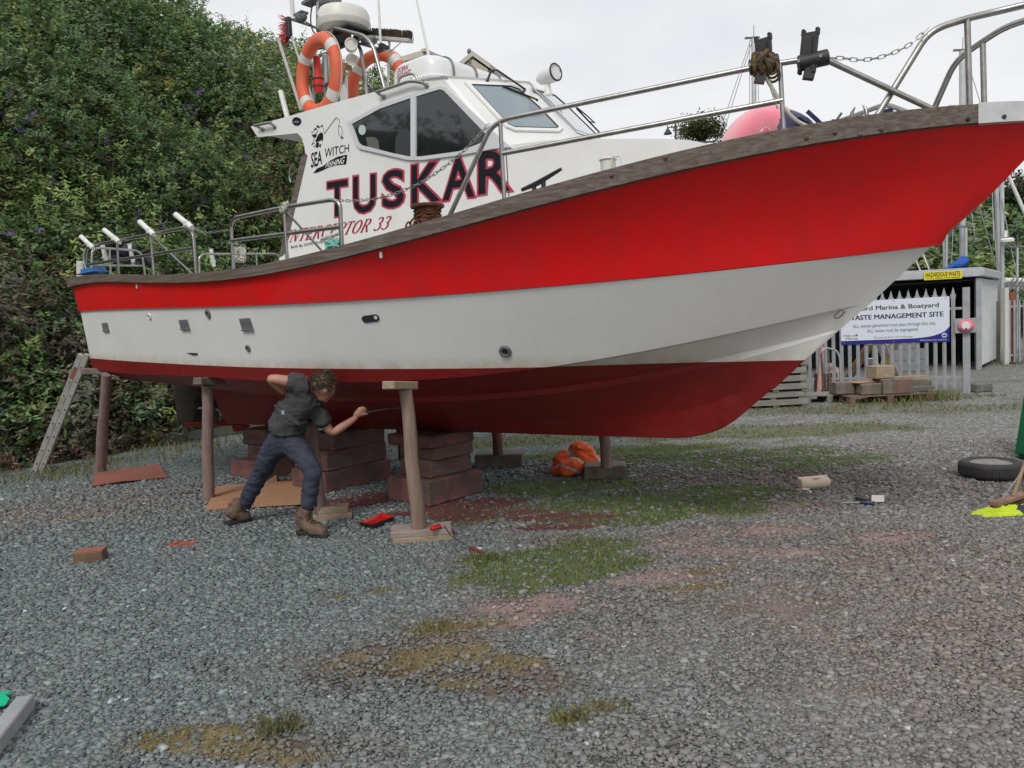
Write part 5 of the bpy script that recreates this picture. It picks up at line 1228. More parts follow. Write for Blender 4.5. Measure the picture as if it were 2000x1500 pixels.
part('trousers', mbof(tV, tF), pm('navy_work_cotton', (.026, .031, .055), .9, col2=(.040, .045, .066), scale=14, bump=.15, bscale=260), man, smooth=3)
bvh = BVHTree.FromPolygons(sV, sF); dd = Vector(ray(553, 805)).normalized(); hitp, hn, _, _ = bvh.ray_cast(Vector((0, 0, EYE)), dd)
if hitp: x, y, _ = frame(hn); part('shirt_mark', MB().prism([hitp+hn*.004+x*a+y*b for a, b in ((-.012, -.018), (.010, -.020), (.014, .012), (-.008, .018))], hn*.001), pm('grey_print', (.30, .31, .33), .8), tee)
M_boot = pm('brown_boot_leather', (.085, .050, .034), .75, col2=(.15, .095, .066), scale=9, detail=6, bump=.4, bscale=50); M_sole = pm('boot_sole', (.03, .027, .025), .8)
def boot(heel, toe, shaft):
    h, t, s = Vector(heel), Vector(toe), Vector(shaft); d = (t-h); L = d.length; d.normalize(); w = d.cross(Vector((0, 0, 1))).normalized(); an = h+d*.05+Vector((0, 0, .115))
    n = {'top': (s, .066), 'up': (s.lerp(an, .5), .064), 'an': (an, .062), 'in': (h+d*L*.50+Vector((0, 0, .062)), .060), 'ball': (h+d*L*.76+Vector((0, 0, .044)), .056), 'toe': (h+d*(L-.012)+Vector((0, 0, .036)), .046), 'heel': (h+d*.012+Vector((0, 0, .050)), .058)}
    V, Fc = skin_mesh(n, [('top', 'up'), ('up', 'an'), ('an', 'in'), ('in', 'ball'), ('ball', 'toe'), ('an', 'heel')], 'an'); V, Fc = fuse([(V, Fc)], .009, 3); V, Fc = wrinkle(V, Fc, .014, 14, 7)
    V = [Vector((v.x, v.y, max(v.z, h.z+.022+(t.z-h.z)*max(0, min(1, (v-h).dot(d)/L))))) for v in V]
    o = part('boot', mbof(V, Fc), M_boot, man, smooth=3); so_ = []
    for a, ww in ((-.004, .016), (.03, .032), (.10, .032), (.16, .036), (.21, .041), (L-.05, .039), (L-.015, .027), (L+.004, .010)): so_.append((a, ww))
    poly = [h+d*a+w*ww for a, ww in so_]+[h+d*a-w*ww for a, ww in reversed(so_)]
    part('sole', MB().prism(poly, (0, 0, .030)), M_sole, o, bevel=.005)
    lc = MB()
    for k in range(6):
        q = an.lerp(n['ball'][0], k/6)+Vector((0, 0, .058-.008*k/6)); lc.tube([q-w*.035, q+Vector((0, 0, .008)), q+w*.035], .0035, 5)
    q = s+d*.06; lc.tube([q, q+d*.02+Vector((0, 0, -.03)), q+d*.015+Vector((0, 0, -.07))], .0035, 5); lc.tube([q, q+d*.03+Vector((0, 0, -.02)), q+d*.04+Vector((0, 0, -.08))], .0035, 5)
    part('laces', lc, M_dark, o)
rh = G(581, 1042, .012); boot(rh, G(640, 1050, .012), P(602, 988, 6.27)); lh_ = G(440, 1025, .02); boot(lh_, G(491, 1016, .012), P(473, 975, 6.84))
sc_ = thing('hand_scraper', 'thin metal scraper held in the man\'s right hand against the hull', 'scraper', hp_)
part('tool_handle', MB().tube([hp_-ta*.05, hp_+ta*.045], .0125, 10), M_dark, sc_, smooth=1); part('tool_shaft', MB().tube([hp_+ta*.04, P(752, 799, 6.73), P(788, 796, 6.80)], [.004, .003, .0025], 8), M_steel, sc_)

# the jacket thrown down by the far pole: one soft heap
q = G(1131, 925); q.z = 0; rj = random.Random(8); jp = []
for k in range(13):
    a = rj.uniform(0, 2*pi); r = rj.uniform(.02, .24); h = .25*(1-r/.30)+.04
    jp.append(ball_piece(q+Vector((r*1.15*math.cos(a), .08+r*.95*math.sin(a), h*.6)), (rj.uniform(.07, .13), rj.uniform(.06, .11), max(.05, h*rj.uniform(.45, .7))), Matrix.Rotation(rj.uniform(0, 3), 3, 'Z') @ Matrix.Rotation(rj.uniform(-.4, .4), 3, 'X')))
jp.append(ball_piece(q+Vector((0, .08, .05)), (.27, .22, .09)))
jV, jF = fuse(jp, .011, 4); jV, jF = wrinkle(jV, jF, .075, 4.2, 31, (1, 1, 1.3)); jV, jF = wrinkle(jV, jF, .030, 11, 37)
jm = MB(); jm.add([Vector((v.x, v.y, max(.004, v.z))) for v in jV], jF)
for n, f in enumerate(jm.f):
    c = sum((jm.v[i] for i in f), Vector())/len(f)-q
    if abs(((c.x*.9+c.y*.5+c.z*.9+.05*math.sin(c.z*14+c.y*9)) % .26)-.13) < .024: jm.m[n] = 1
o = part('orange_jacket', jm, [M_hv, M_refl], None, smooth=3); tag(o, 'crumpled orange hi-vis jacket heaped at the foot of the far pole', 'jacket')
# ================================================================== THE YARD BEHIND THE BOW
M_galv = pm('galvanised_steel', (.40, .41, .43), .5, .45, col2=(.31, .32, .335), scale=5, bump=.05)
M_shed = pm('pale_sheet_metal', (.62, .63, .64), .5, .1, col2=(.54, .55, .56), scale=3)
M_shedroof = pm('grey_fascia', (.46, .47, .49), .5, col2=(.38, .39, .41), scale=4)
M_inside = pm('dark_shed_inside', (.018, .026, .026), .85)  # near-black on back and left walls, ceiling and inner sheet
shed = thing('storage_shed', 'open fronted grey metal shed with flat roof behind the palisade fence', 'shed', G(1800, 722))
yf = 20.0; zt = P(1905, 543, yf).z; FR = G(1915, 722); FR.z = 0; BR = G(1949, 705.5); BR.z = 0; FL = FR+Vector((-6.2, 1.0, 0)); BL_ = FL+(BR-FR)
xr = FR.x; fx_d = (FL-FR).normalized(); sd_d = (BR-FR).normalized(); out_s = Vector((sd_d.y, -sd_d.x, 0)); fr_o = Vector((fx_d.y, -fx_d.x, 0))
if fr_o.y > 0: fr_o = -fr_o
def wallp(name, a, b, z0, z1, t, mat): return part(name, MB().prism([a+Vector((0, 0, z0)), b+Vector((0, 0, z0)), b+Vector((0, 0, z1)), a+Vector((0, 0, z1))], t), mat, shed)
wallp('side_wall', FR+sd_d*.14, BR, .10, zt-.01, -out_s*.05, M_shed)
cg = MB(); Ls = (BR-FR).length
for i in range(24):
    c = FR+sd_d*(.20+i*(Ls-.3)/24)+out_s*.004; cg.bar(c+Vector((0, 0, .12)), c+Vector((0, 0, zt-.02)), .05, .016, up=out_s)
part('corrugation', cg, M_shed, shed)
wallp('inner_sheet', FR+sd_d*.14-out_s*.06, BR-out_s*.06, .02, zt-.02, -out_s*.02, M_inside)
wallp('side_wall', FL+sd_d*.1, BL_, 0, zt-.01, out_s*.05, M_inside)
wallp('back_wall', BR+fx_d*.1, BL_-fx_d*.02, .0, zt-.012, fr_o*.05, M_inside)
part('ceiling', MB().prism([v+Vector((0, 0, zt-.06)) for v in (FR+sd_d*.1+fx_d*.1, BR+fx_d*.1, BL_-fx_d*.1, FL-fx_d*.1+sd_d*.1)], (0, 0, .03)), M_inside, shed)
for t in (.06, 2.6, 6.0): q = FR+fx_d*t+sd_d*.06; part('corner_post', MB().box((q.x, q.y, zt/2), (.13, .10, zt), rz=math.atan2(fx_d.y, fx_d.x)), M_galv, shed)
def ring_(e): return [FR-fx_d*e-sd_d*e, BR-fx_d*e+sd_d*e, BL_+fx_d*e+sd_d*e, FL+fx_d*e-sd_d*e]
part('roof', MB().prism([v+Vector((0, 0, zt+.035)) for v in ring_(.12)], (0, 0, .20)).prism([v+Vector((0, 0, zt+.236)) for v in ring_(.06)], (0, 0, .035)), M_shedroof, shed, bevel=.015)
def P2(px, py, Y): return P(px, py, Y)
hz = thing('hazard_sign', 'yellow HAZARDOUS WASTE sign on the roof edge of the shed', 'sign', P(1842, 540, yf-.2))
def on_fascia(px, py, lift=.04):
    p0 = FR-sd_d*.12; p0 = p0+fr_o*lift; r = Vector(ray(px, py)); t = (p0-Vector((0, 0, EYE))).dot(fr_o)/r.dot(fr_o); return Vector((0, 0, EYE))+r*t
a, b, c, d = on_fascia(1805, 547.5), on_fascia(1879, 543.5), on_fascia(1805, 531.5), on_fascia(1879, 528); nf = fr_o
part('panel', MB().prism([a, b, d, c], -nf*.015), pm('sign_yellow', (.72, .60, .015), .5), hz)
def qd(u, v): return (a*(1-u)+b*u)*(1-v)+(c*(1-u)+d*u)*v
mb = MB(); text_on(mb, 'HAZARDOUS WASTE', qd(.04, .36), qd(.95, .36), qd(.04, .90), qd(.95, .90), nf, .004, .012)
rs = random.Random(5); x = .06
while x < .93:
    w = rs.uniform(.018, .035); mb.add([qd(x, .13)+nf*.004, qd(x+w, .13)+nf*.004, qd(x+w, .22)+nf*.004, qd(x, .22)+nf*.004], [(0, 1, 2, 3)]); x += w+rs.choice((.008, .008, .03))
part('lettering', mb, M_blackp, hz, recalc=False)
# palisade fence
fp = G(1888, 767); fd = Vector((-1.72, .85, 0)).normalized(); fnv = Vector((fd.y, -fd.x, 0))
if fnv.y > 0: fnv = -fnv
fence = thing('palisade_fence', 'galvanised palisade fence with pointed pales in front of the shed', 'fence', fp, math.atan2(fd.y, fd.x))
part('fence_post', MB().box(fp+Vector((0, 0, 1.0)), (.12, .10, 2.02), rz=math.atan2(fd.y, fd.x)), M_galv, fence)
for z in (.30, 1.62): part('rail', MB().bar(fp+Vector((0, 0, z))-fnv*.03, fp+fd*4.4+Vector((0, 0, z))-fnv*.03, .05, .05), M_galv, fence)
pale = None
for i in range(27):
    c = fp+fd*(.215+.152*i)+fnv*.02; s = fd
    if pale is None:
        w = .034; z0, z1 = .08, 1.78
        out = [(-w, z0), (w, z0), (w, z1), (w*1.5, z1+.12), (w*.95, z1+.10), (w*.6, z1+.18), (0, z1+.25), (-w*.6, z1+.18), (-w*.95, z1+.10), (-w*1.5, z1+.12), (-w, z1)]
        mb = MB().prism([c+s*x+Vector((0, 0, z)) for x, z in out], -fnv*.006); mb.bar(c+fnv*.012+Vector((0, 0, z0)), c+fnv*.012+Vector((0, 0, z1)), .018, .024, up=fnv)
        pale = part('pale', mb, M_galv, fence); c0 = c
    else:
        o = pale.copy(); COL.objects.link(o); o.parent = fence; o.location = WM[fence].to_3x3().inverted() @ (c-c0); WM[o] = WM[fence].copy()
part('fence_post', MB().box(fp+fd*4.4+Vector((0, 0, 1.0)), (.12, .10, 2.02), rz=math.atan2(fd.y, fd.x)), M_galv, fence)
# big sign on the fence
sg = thing('yard_sign', 'large white and blue WASTE MANAGEMENT SITE sign fixed to the palisade fence', 'sign', fp+fd*1.4)
def on_fence(px, py, lift=.05):
    p0 = fp+fnv*lift; r = Vector(ray(px, py)); t = (p0-Vector((0, 0, EYE))).dot(fnv)/r.dot(fnv); return Vector((0, 0, EYE))+r*t
a, b, d = on_fence(1643, 673), on_fence(1855, 668), on_fence(1855, 579.5); hgt = d.z-b.z; bz = (a.z+b.z)/2
a.z = b.z = bz; d = b+Vector((0, 0, hgt)); c = a+Vector((0, 0, hgt))
def sq(u, v): return a.lerp(b, u)+Vector((0, 0, hgt*(1-v)))
part('panel', MB().prism([a, b, d, c], -fnv*.012), pm('sign_white', (.66, .70, .78), .45), sg)
bl_ = [sq(0, 1), sq(1, 1), sq(1, .66), sq(.985, .70), sq(.96, .76), sq(.92, .81), sq(.86, .855), sq(.80, .88), sq(.70, .90), sq(.5, .905), sq(0, .91)]
part('blue_band', MB().prism([q+fnv*.002 for q in bl_], fnv*.001), pm('sign_blue', (.012, .012, .20), .45), sg)
M_navy = pm('navy_lettering', (.012, .012, .10), .5); M_gtxt = pm('grey_lettering', (.13, .14, .16), .6)
def stext(body, x0, x1, y0, y1, mat, off=0.0, base=None): mb = MB(); text_on(mb, body, sq(x0, y1), sq(x1, y1), sq(x0, y0), sq(x1, y0), fnv, .004, off, base=base); part('lettering', mb, mat, sg, recalc=False)
for dx in (0, .0022): stext('Milford Marina & Boatyard', .09+dx, .905+dx, .125, .255, M_blackp)
for dx in (0, .002, .004): stext('WASTE MANAGEMENT SITE', .062+dx, .945+dx, .325, .435, M_navy)
stext('ALL wastes generated must pass through this site.', .115, .88, .535, .635, M_gtxt); stext('ALL waste must be segregated.', .25, .725, .655, .755, M_gtxt)
stext('This site has 24 hr CCTV coverage', .31, .67, .835, .885, M_gtxt); stext('Milford Haven Port Authority', .74, .975, .935, .975, MATS['sign_white'])
stext('Milford', .02, .135, .765, .815, MATS['grey_plastic']); stext('Marina', .045, .16, .825, .885, M_gtxt)
part('logo', MB().prism([sq(.15+.011*math.cos(t), .785+.024*math.sin(t))+fnv*.004 for t in [i*pi/8 for i in range(16)]], fnv*.001), M_gtxt, sg)
part('logo', MB().prism([sq(.953+.024*math.cos(t), .855+.055*math.sin(t))+fnv*.004 for t in [i*pi/8 for i in range(16)]], fnv*.001), pm('pale_blue_disc', (.42, .55, .80), .4), sg)
part('logo_mark', MB().prism([sq(.953+.016*math.cos(t), .86+.018*math.sin(t))+fnv*.006 for t in [i*pi/8 for i in range(16)]], fnv*.001), M_navy, sg)
for u, v in ((.03, .97), (.97, .03), (.5, .03), (.5, .97)): part('screw', MB().lathe([(.012, 0), (.010, .006)], sq(u, v)+fnv*.004, fnv, 8), M_steel, sg)
al = thing('alarm_sounder', 'pink and white alarm sounder on a grey plate on the fence post', 'alarm', fp)
q = on_fence(1886, 636, .09); part('back_plate', MB().box(q+Vector((-.0, 0, 0)), (.37, .02, .28), rz=math.atan2(fd.y, fd.x)), M_galv, al, bevel=.004)
part('sounder_body', MB().lathe([(.125, .01), (.135, .03), (.13, .06), (.10, .085), (.075, .09), (0, .09)], q, fnv, 28, sx=1, sy=.9), pm('pink_plastic', (.62, .09, .16), .4, col2=(.68, .25, .3), scale=6), al, smooth=.7)
part('sounder_face', MB().lathe([(.075, .088), (.07, .098), (0, .10)], q, fnv, 24), M_plast, al, smooth=.7)
part('sounder_slot', MB().box(q+fnv*.10+Vector((0, 0, -.058)), (.03, .012, .03), rz=math.atan2(fd.y, fd.x)), M_dark, al)
# behind the fence, under the shed roof
def board(name, label, p, q, w, t, mat, cat='board'):
    o = part(name, MB().bar(p, q, w, t), mat, None, bevel=.004); return tag(o, label, cat)
board('leaning_board', 'white board leaning inside the shed seen through the fence', G(1748, 735), P(1716, 662, 18.2), .24, .03, M_shed)
board('leaning_board', 'second white board crossing low inside the shed', G(1728, 742), P(1700, 700, 18.0), .22, .03, M_shed)
board('leaning_board', 'brown board leaning to the right inside the shed', G(1655, 742), P(1700, 672, 18.0), .26, .04, pm('tan_board', (.33, .20, .09), .8, col2=(.24, .14, .07), scale=5))
board('leaning_board', 'yellowish board leaning behind the fence below the big sign', G(1722, 738), P(1738, 672, 18.4), .22, .03, pm('ochre_board', (.36, .26, .10), .8))
M_breeze = pm('breeze_block', (.24, .245, .25), .95, col2=(.17, .175, .18), scale=12, bump=.4)
for k, (x, y, zz) in enumerate(((1757, 727, 0), (1795, 725, 0), (1757, 727, .3), (1795, 725, .3), (1776, 726, .6))):
    p = G(x, y); o = part('concrete_block', MB().box((p.x, p.y+.25, zz+.148), (.52, .40, .295), rz=.03*k), M_breeze, None, bevel=.01); tag(o, 'grey concrete block stacked inside the shed behind the fence', 'concrete block', 'grey concrete blocks stacked in the shed')
# timbers and pallets before the fence
M_pal = pm('silvered_pallet_wood', (.29, .275, .25), .9, col2=(.18, .17, .155), scale=5, detail=8, stretch=(.7, 4, 4), bump=.4)
def pallet_mesh(w=1.15, d=.95, closed=False):
    mb = MB()
    for i in range(7): mb.box((0, -d/2+.05+i*(d-.1)/6, .128), (w, .10, .02))
    for i in range(3):
        x = -w/2+.06+i*(w-.12)/2; mb.box((x, 0, .106), (.10, d, .022))
        for j in range(3): mb.box((x, -d/2+.06+j*(d-.12)/2, .058), (.10, .12, .074))
        mb.box((x, 0, .010), (.10, d, .020))
    if closed: mb.box((0, -d/2-.010, .082), (w*.98, .018, .088)); mb.box((w/2+.010, 0, .082), (.018, d*.96, .088))
    return mb
pm0 = part('pallet', pallet_mesh(closed=True), M_pal, None); pc = G(1520, 797); ang = math.atan2(fd.y, fd.x)+pi
names = ['bottom pallet of the grey stack beside the bow', 'second pallet up in the grey stack beside the bow', 'third pallet up in the grey stack beside the bow', 'fourth pallet up in the grey stack beside the bow', 'fifth pallet up in the grey stack beside the bow', 'sixth pallet up in the grey stack beside the bow', 'top pallet of the grey stack beside the bow']
rs = random.Random(2)
for k, nm in enumerate(names):
    o = pm0 if k == 0 else pm0.copy()
    if k: COL.objects.link(o)
    o.location = (pc.x-.02+rs.uniform(-.04, .04), pc.y+.55+rs.uniform(-.03, .03), .1415*k+.001); o.rotation_euler = (0, 0, .02+rs.uniform(-.03, .03)); tag(o, nm, 'pallet', 'grey pallets stacked by the bow')
M_palr = pm('reddish_pallet_wood', (.20, .115, .095), .9, col2=(.13, .09, .075), scale=5, detail=7, bump=.4)
o = part('pallet', pallet_mesh(1.5, .8), M_palr, None); p = G(1742, 786); o.location = (p.x, p.y+.42, 0); o.rotation_euler = (0, 0, .0); tag(o, 'reddish pallet carrying the big timber blocks before the fence', 'pallet')
o = part('pallet', pallet_mesh(.9, .7), M_pal, None); p = G(1628, 786); o.location = (p.x, p.y+.4, 0); o.rotation_euler = (0, 0, -.12); tag(o, 'small slatted pallet lying between the hoop frame and the big blocks', 'pallet')
p = G(1742, 786)
def tim(label, px, dy, sx, sy, sz, z, mat=M_oldtim, rz=0.0, name='timber_block', cat='timber block'):
    q = G(px, 786); o = part(name, MB().box((q.x, p.y+dy, z+sz/2), (sx, sy, sz), rz=rz), mat, None, bevel=.012); return tag(o, label, cat)
tim('dark squared timber block at the left of the reddish pallet', 1700, .28, .36, .36, .20, .145)
tim('broad dark timber block in the middle of the reddish pallet', 1748, .26, .34, .40, .27, .145, M_oldtim, .03)
tim('rounded brown timber block at the right of the reddish pallet', 1779, .24, .30, .38, .26, .145, M_palr, -.05)
tim('pale cut timber block standing on top of the dark blocks', 1737, .34, .36, .34, .23, .418, M_timber, .12)
tim('grey squared block standing left of the loaded pallet', 1651, .50, .34, .34, .22, .15, M_oldtim)
tim('flat plywood offcut lying over the dark left block', 1692, .36, .42, .30, .025, .348, M_ply, .3, 'plywood_offcut', 'plywood')
for k, (px, dy, L, z, m, lab) in enumerate(((1812, .30, .62, .145, M_greytim, 'short grey plank end low beside the rounded block'), (1832, .55, 1.1, .0, M_palr, 'long reddish plank lying on the ground at the fence foot'), (1822, .72, 1.0, .20, M_oldtim, 'dark plank in the pile left of the fence post'), (1826, .80, .9, .30, M_timber, 'pale brown plank on top of the pile left of the fence post'), (1845, .62, .7, .10, M_palr, 'pink stained plank in the pile left of the fence post'), (1850, .34, .75, .06, M_greytim, 'grey plank poking out towards the fence post'))):
    q = G(px, 786); o = part('plank', MB().box((q.x, p.y+dy, z+.05), (L, .18, .085), rz=-.06+.05*k), m, None, bevel=.006); tag(o, lab, 'plank')
o = part('stone_block', MB().box(fp+Vector((.32, .1, .08)), (.36, .25, .17), rz=.2), M_greytim, None, bevel=.02); tag(o, 'mossy dark block on the ground right of the fence post', 'block')
hp2 = [G(1642, 780), P(1641, 700, 14.6), P(1634, 684, 14.6), P(1612, 679, 14.6), P(1604, 690, 14.6), G(1608, 770)]
o = part('hoop_frame', MB().tube(arc(hp2, .14), .020, 10).tube([P(1618, 682, 14.6), G(1622, 774)], .012, 8).tube([G(1608, 772), G(1614, 790)], .018, 8), M_galv, None, smooth=1); tag(o, 'bent galvanised tube frame standing before the fence', 'tube frame')
q = G(1618, 772); o = part('sack', MB().ball(q+Vector((.32, .5, .30)), (.20, .16, .24)).ball(q+Vector((.25, .5, .52)), (.13, .10, .10)), pm('pink_sack', (.48, .33, .28), .85, col2=(.40, .25, .21), scale=9, bump=.4), None, smooth=3); tag(o, 'pale pinkish sack slumped behind the tube frame', 'sack')
o = part('offcut', MB().tube([q+Vector((-.1, .2, .05)), q+Vector((.04, .35, .98))], [.055, .045], 10), pm('pink_timber', (.48, .28, .25), .8, col2=(.38, .22, .2), scale=9), None, smooth=1); tag(o, 'pinkish offcut standing upright inside the tube frame', 'offcut')
o = part('rusty_box', MB().box(q+Vector((.12, .42, .22)), (.42, .20, .40)).box(q+Vector((.2, .3, .06)), (.6, .3, .1)), pm('rusty_box', (.10, .045, .035), .9, col2=(.06, .03, .025), scale=9), None, bevel=.02); tag(o, 'rusty brown box under the pinkish sack', 'box')
# right edge: posts, gate, stored spars
gbd = part('board', MB().box(P(1938, 645, 22.4)*1, (.42, .06, 1.75)), pm('mossy_board', (.16, .15, .115), .9, col2=(.10, .10, .07), scale=4), None); q = P(1938, 645, 22.4); gbd.location = (q.x, q.y, .02); tag(gbd, 'mossy brown board upright at the back corner of the shed', 'board')
a_, b_ = G(1951, 706), P(1951, 572, 21.5); o = part('rust_post', MB().box(((a_.x+b_.x)/2, 21.5, b_.z/2), (.17, .14, b_.z)), pm('rust_red_post', (.27, .075, .04), .8, col2=(.19, .055, .03), scale=6), None, bevel=.01); tag(o, 'rust red square post beside the shed', 'post')
gt = thing('steel_gate', 'galvanised barred gate at the right edge beyond the rust red post', 'gate', G(1965, 700))
z0 = P(1964, 562, 21.2); part('gate_post', MB().box((z0.x, 21.2, z0.z/2), (.11, .11, z0.z)), pm('pale_post', (.52, .54, .50), .6), gt)
for i in range(9):
    xx = z0.x+.17+.135*i; part('gate_bar', MB().box((xx, 21.3, .92), (.05, .03, 1.72)), M_galv, gt)
for z in (.25, 1.6): part('gate_rail', MB().box((z0.x+.75, 21.33, z), (1.4, .04, .06)), M_galv, gt)
for k, (y0, y1) in enumerate(((548, 549), (553, 556), (560, 560))):
    pa, pb = P(1961, y0, 24+k*.2), P(2080, y1, 25+k*.2); o = part('stored_spar', MB().tube([pa, pb], .085, 12), M_plast, None, smooth=1); tag(o, ('uppermost' if k == 0 else 'middle' if k == 1 else 'lowest')+' white spar stored on the rack behind the gate', 'spar')
for k in range(4):
    pa = P(1972+k*9, 548, 23.5); o = part('spar_strap', MB().bar(pa+Vector((.12, 0, .06)), pa+Vector((-.22, 0, -.42)), .05, .02), M_grey, None); tag(o, 'dark strap slanting across the stored white spars', 'strap', 'straps on the stored spars')
# yacht masts with rigging
M_mast = pm('mast_alloy', (.55, .56, .57), .4, .3, col2=(.48, .49, .5), scale=3)
M_wire = pm('rigging_wire', (.34, .35, .36), .4, .6)
def mast(label, px, ytop, Y, r, wires=(), spread=(), px2=None, furl=True):
    top = P(px, ytop, Y); bx = (P(px2 if px2 else px, 545, Y)).x; base = Vector((bx, Y, .3)); 
    o = thing('yacht_mast', label, 'mast', base)
    part('mast_tube', MB().tube([base, top], r, 12), M_mast, o, smooth=1)
    part('mast_head', MB().box(top+Vector((-.05, 0, .04)), (.5, .06, .06)).tube([top, top+Vector((.02, 0, .45))], .012, 5), M_grey, o)
    wb = MB()
    for x0, y0, x1, y1 in wires: wb.tube([P(x0, y0, Y), P(x1, y1, Y-.3)], .014, 5)
    if wires: part('rigging', wb, M_wire, o)
    for y, w in spread:
        c = P(px, y, Y); part('spreader', MB().bar(c-Vector((w, 0, 0)), c+Vector((w, 0, -.05)), .05, .03), M_mast, o)
    return o
mast('tall pale yacht mast behind the pink buoy', 1472, 76, 27, .085, ((1466, 78, 1405, 260), (1468, 84, 1412, 262), (1478, 80, 1483, 240), (1464, 80, 1464, 230)))
q = P(1479, 192, 26.6); 
mast('thick yacht mast standing behind the pulpit stanchion', 1880, 100, 26, .105, ((1892, 128, 1930, 250), (1893, 330, 1945, 520), (1868, 300, 1858, 524), (1886, 330, 1905, 470)), ((205, .45),))
mast('slim mast right beside the thick yacht mast', 1886.5, 445, 25.6, .045)
mast('mast with a small radar bracket near the right edge', 1957, 352, 24, .060, ((1948, 350, 1990, 560), (1953, 350, 1958, 545)))
mast('leaning mast close left of the bracketed mast', 1946, 366, 24.6, .065, ((1938, 370, 1941, 470), (1941, 430, 1949, 540)), (), 1955)
mast('short white pole mast at the right edge', 1987, 484, 24, .032)
mast('slender twin mast just right of the red bow', 1849, 450, 25, .035, (), (), 1846)
mast('second slender mast just right of the red bow', 1843, 466, 25.2, .033, (), (), 1846)
for lab, x0, y0, x1, y1, Y, r in (('white boom slanting down to the right edge', 1966, 335, 2012, 440, 24.5, .055), ('thin white pole leaning behind the shed roof', 1801, 492, 1817, 532, 23.5, .022), ('thin white pole leaning beside the bow stem', 1788, 506, 1799, 533, 23.5, .022)):
    pa, pb = P(x0, y0, Y), P(x1, y1, Y); pb = pa+(pb-pa)*((pa.z-.5)/(pa.z-pb.z)); o = part('spar', MB().tube([pa, pb], r, 8), M_plast, None, smooth=1); tag(o, lab, 'spar')
c = P(1964, 470, 23.8); o = part('mast_radar', MB().lathe([(.05, -.05), (.19, -.03), (.20, .04), (.15, .09), (0, .1)], P(1967, 471, 23.7), (0, 0, 1), 20).box(P(1963, 457, 23.8), (.09, .09, .2)).bar(P(1957, 474, 24), P(1966, 474, 23.8), .03, .03), M_plast, None, smooth=.6); tag(o, 'white radar scanner on a bracket of the right hand mast', 'radar')
# blue sail cover
mb = MB(); rows = []
for i in range(13):
    t = i/12; c = P(1838+46*t, 527-3*t, 24.5); r = .06+.38*max(0, (t-.25)/.75)**.8; rr = []
    for j in range(14):
        a = 2*pi*j/14; k = 1+.16*math.sin(3*a+i)+.08*math.sin(7*a+2*i); rr.append(c+Vector((.02*math.sin(i*3+j), r*.55*math.cos(a)*k, r*.5*math.sin(a)*k+r*.42)))
    rows.append(rr)
mb.grid(rows, 0, True); o = part('sail_cover', mb, pm('blue_canvas', (.01, .10, .42), .7, col2=(.008, .07, .30), scale=4), None, smooth=2); tag(o, 'bright blue canvas sail cover behind the shed roof', 'sail cover')
# ================================================================== HOUSE, LAMP AND RAILING ON THE BANK
M_render = pm('cream_render', (.50, .46, .37), .9, col2=(.42, .385, .31), scale=.8); M_stone = pm('pale_cornice', (.52, .49, .42), .8); M_slate = pm('slate', (.20, .20, .215), .7)
house = thing('villa', 'cream villa with balustrade and pediment on the bank above the wheelhouse', 'house', P(840, 300, 36))
K = P(827, 97, 32); Le = P(759, 113, 33); Re = P(889, 119, 33.8); zt2 = K.z
def vert(p, z): return Vector((p.x, p.y, z))
bk = Vector((K.x+.5, 42, 0)); poly = [vert(K, 8), vert(Re, 8), vert(bk, 8), vert(Le, 8)]
part('wall', MB().prism(poly, (0, 0, zt2-8-.25)), M_render, house)
ctrv = sum(poly, Vector())/4
part('cornice', MB().prism([vert(v+(v-ctrv)*.03, zt2-.26) for v in poly], (0, 0, .22)), M_stone, house)
part('roof', MB().add([vert(v+(v-ctrv)*.0, zt2-.03) for v in poly]+[vert(ctrv, zt2+.55)], [(0, 1, 4), (1, 2, 4), (2, 3, 4), (3, 0, 4)]), M_slate, house)
bal = MB(); 
for i in range(16):
    q = K.lerp(Re, .08+.9*i/15); bal.lathe([(.05, 0), (.08, .12), (.045, .3), (.06, .4)], vert(q, zt2-.62)-Vector((0, .35, 0)), (0, 0, 1), 6)
bal.bar(vert(K, zt2-.14)-Vector((0, .35, 0)), vert(Re, zt2-.14)-Vector((0, .35, 0)), .16, .12); part('balustrade', bal, M_stone, house)
ap, gl_, gr_ = P(923, 110, 31.5), P(886, 124, 31.5), P(953, 148, 31.5); back = Vector((2.5, 7, 0))
hw = (ap.x-gl_.x+gr_.x-ap.x)/2; drop = ap.z-(gl_.z+gr_.z)/2
gA, gL, gR = ap, Vector((ap.x-hw, ap.y, ap.z-drop)), Vector((ap.x+hw, ap.y, ap.z-drop))
part('gable_wall', MB().prism([gL+Vector((.1, 0, 0)), gA+Vector((0, 0, -.1)), gR-Vector((.1, 0, 0)), Vector((gR.x-.1, ap.y, 8)), Vector((gL.x+.1, ap.y, 8))], back), M_render, house)
rm_ = MB()
for e0, e1 in ((gL, gA), (gA, gR)): rm_.prism([e0-Vector((0, .06, .0)), e1-Vector((0, .06, 0)), e1+Vector((0, -.06, .20)), e0+Vector((0, -.06, .20))], back)
part('gable_roof', rm_, M_stone, house)
q = gA+Vector((0, -.02, -1.05)); eb = MB()
for i in range(9):
    t = 2*pi*i/9; eb.tube([q+Vector((.22*math.cos(t), -.03, .22*math.sin(t))), q+Vector((.36*math.cos(t+.3), -.03, .36*math.sin(t+.3)))], .05, 6)
eb.tube([q+Vector((.2*math.cos(t), -.03, .2*math.sin(t))) for t in [2*pi*i/16 for i in range(16)]], .05, 6, closed=True)
part('gable_emblem', eb, pm('red_plaster', (.33, .09, .06), .8), house)
part('finial', MB().ball(gL+Vector((.55, 0, .70)), (.09, .09, .12)).tube([gL+Vector((.55, 0, .2)), gL+Vector((.55, 0, .65))], .05), M_grey, house)
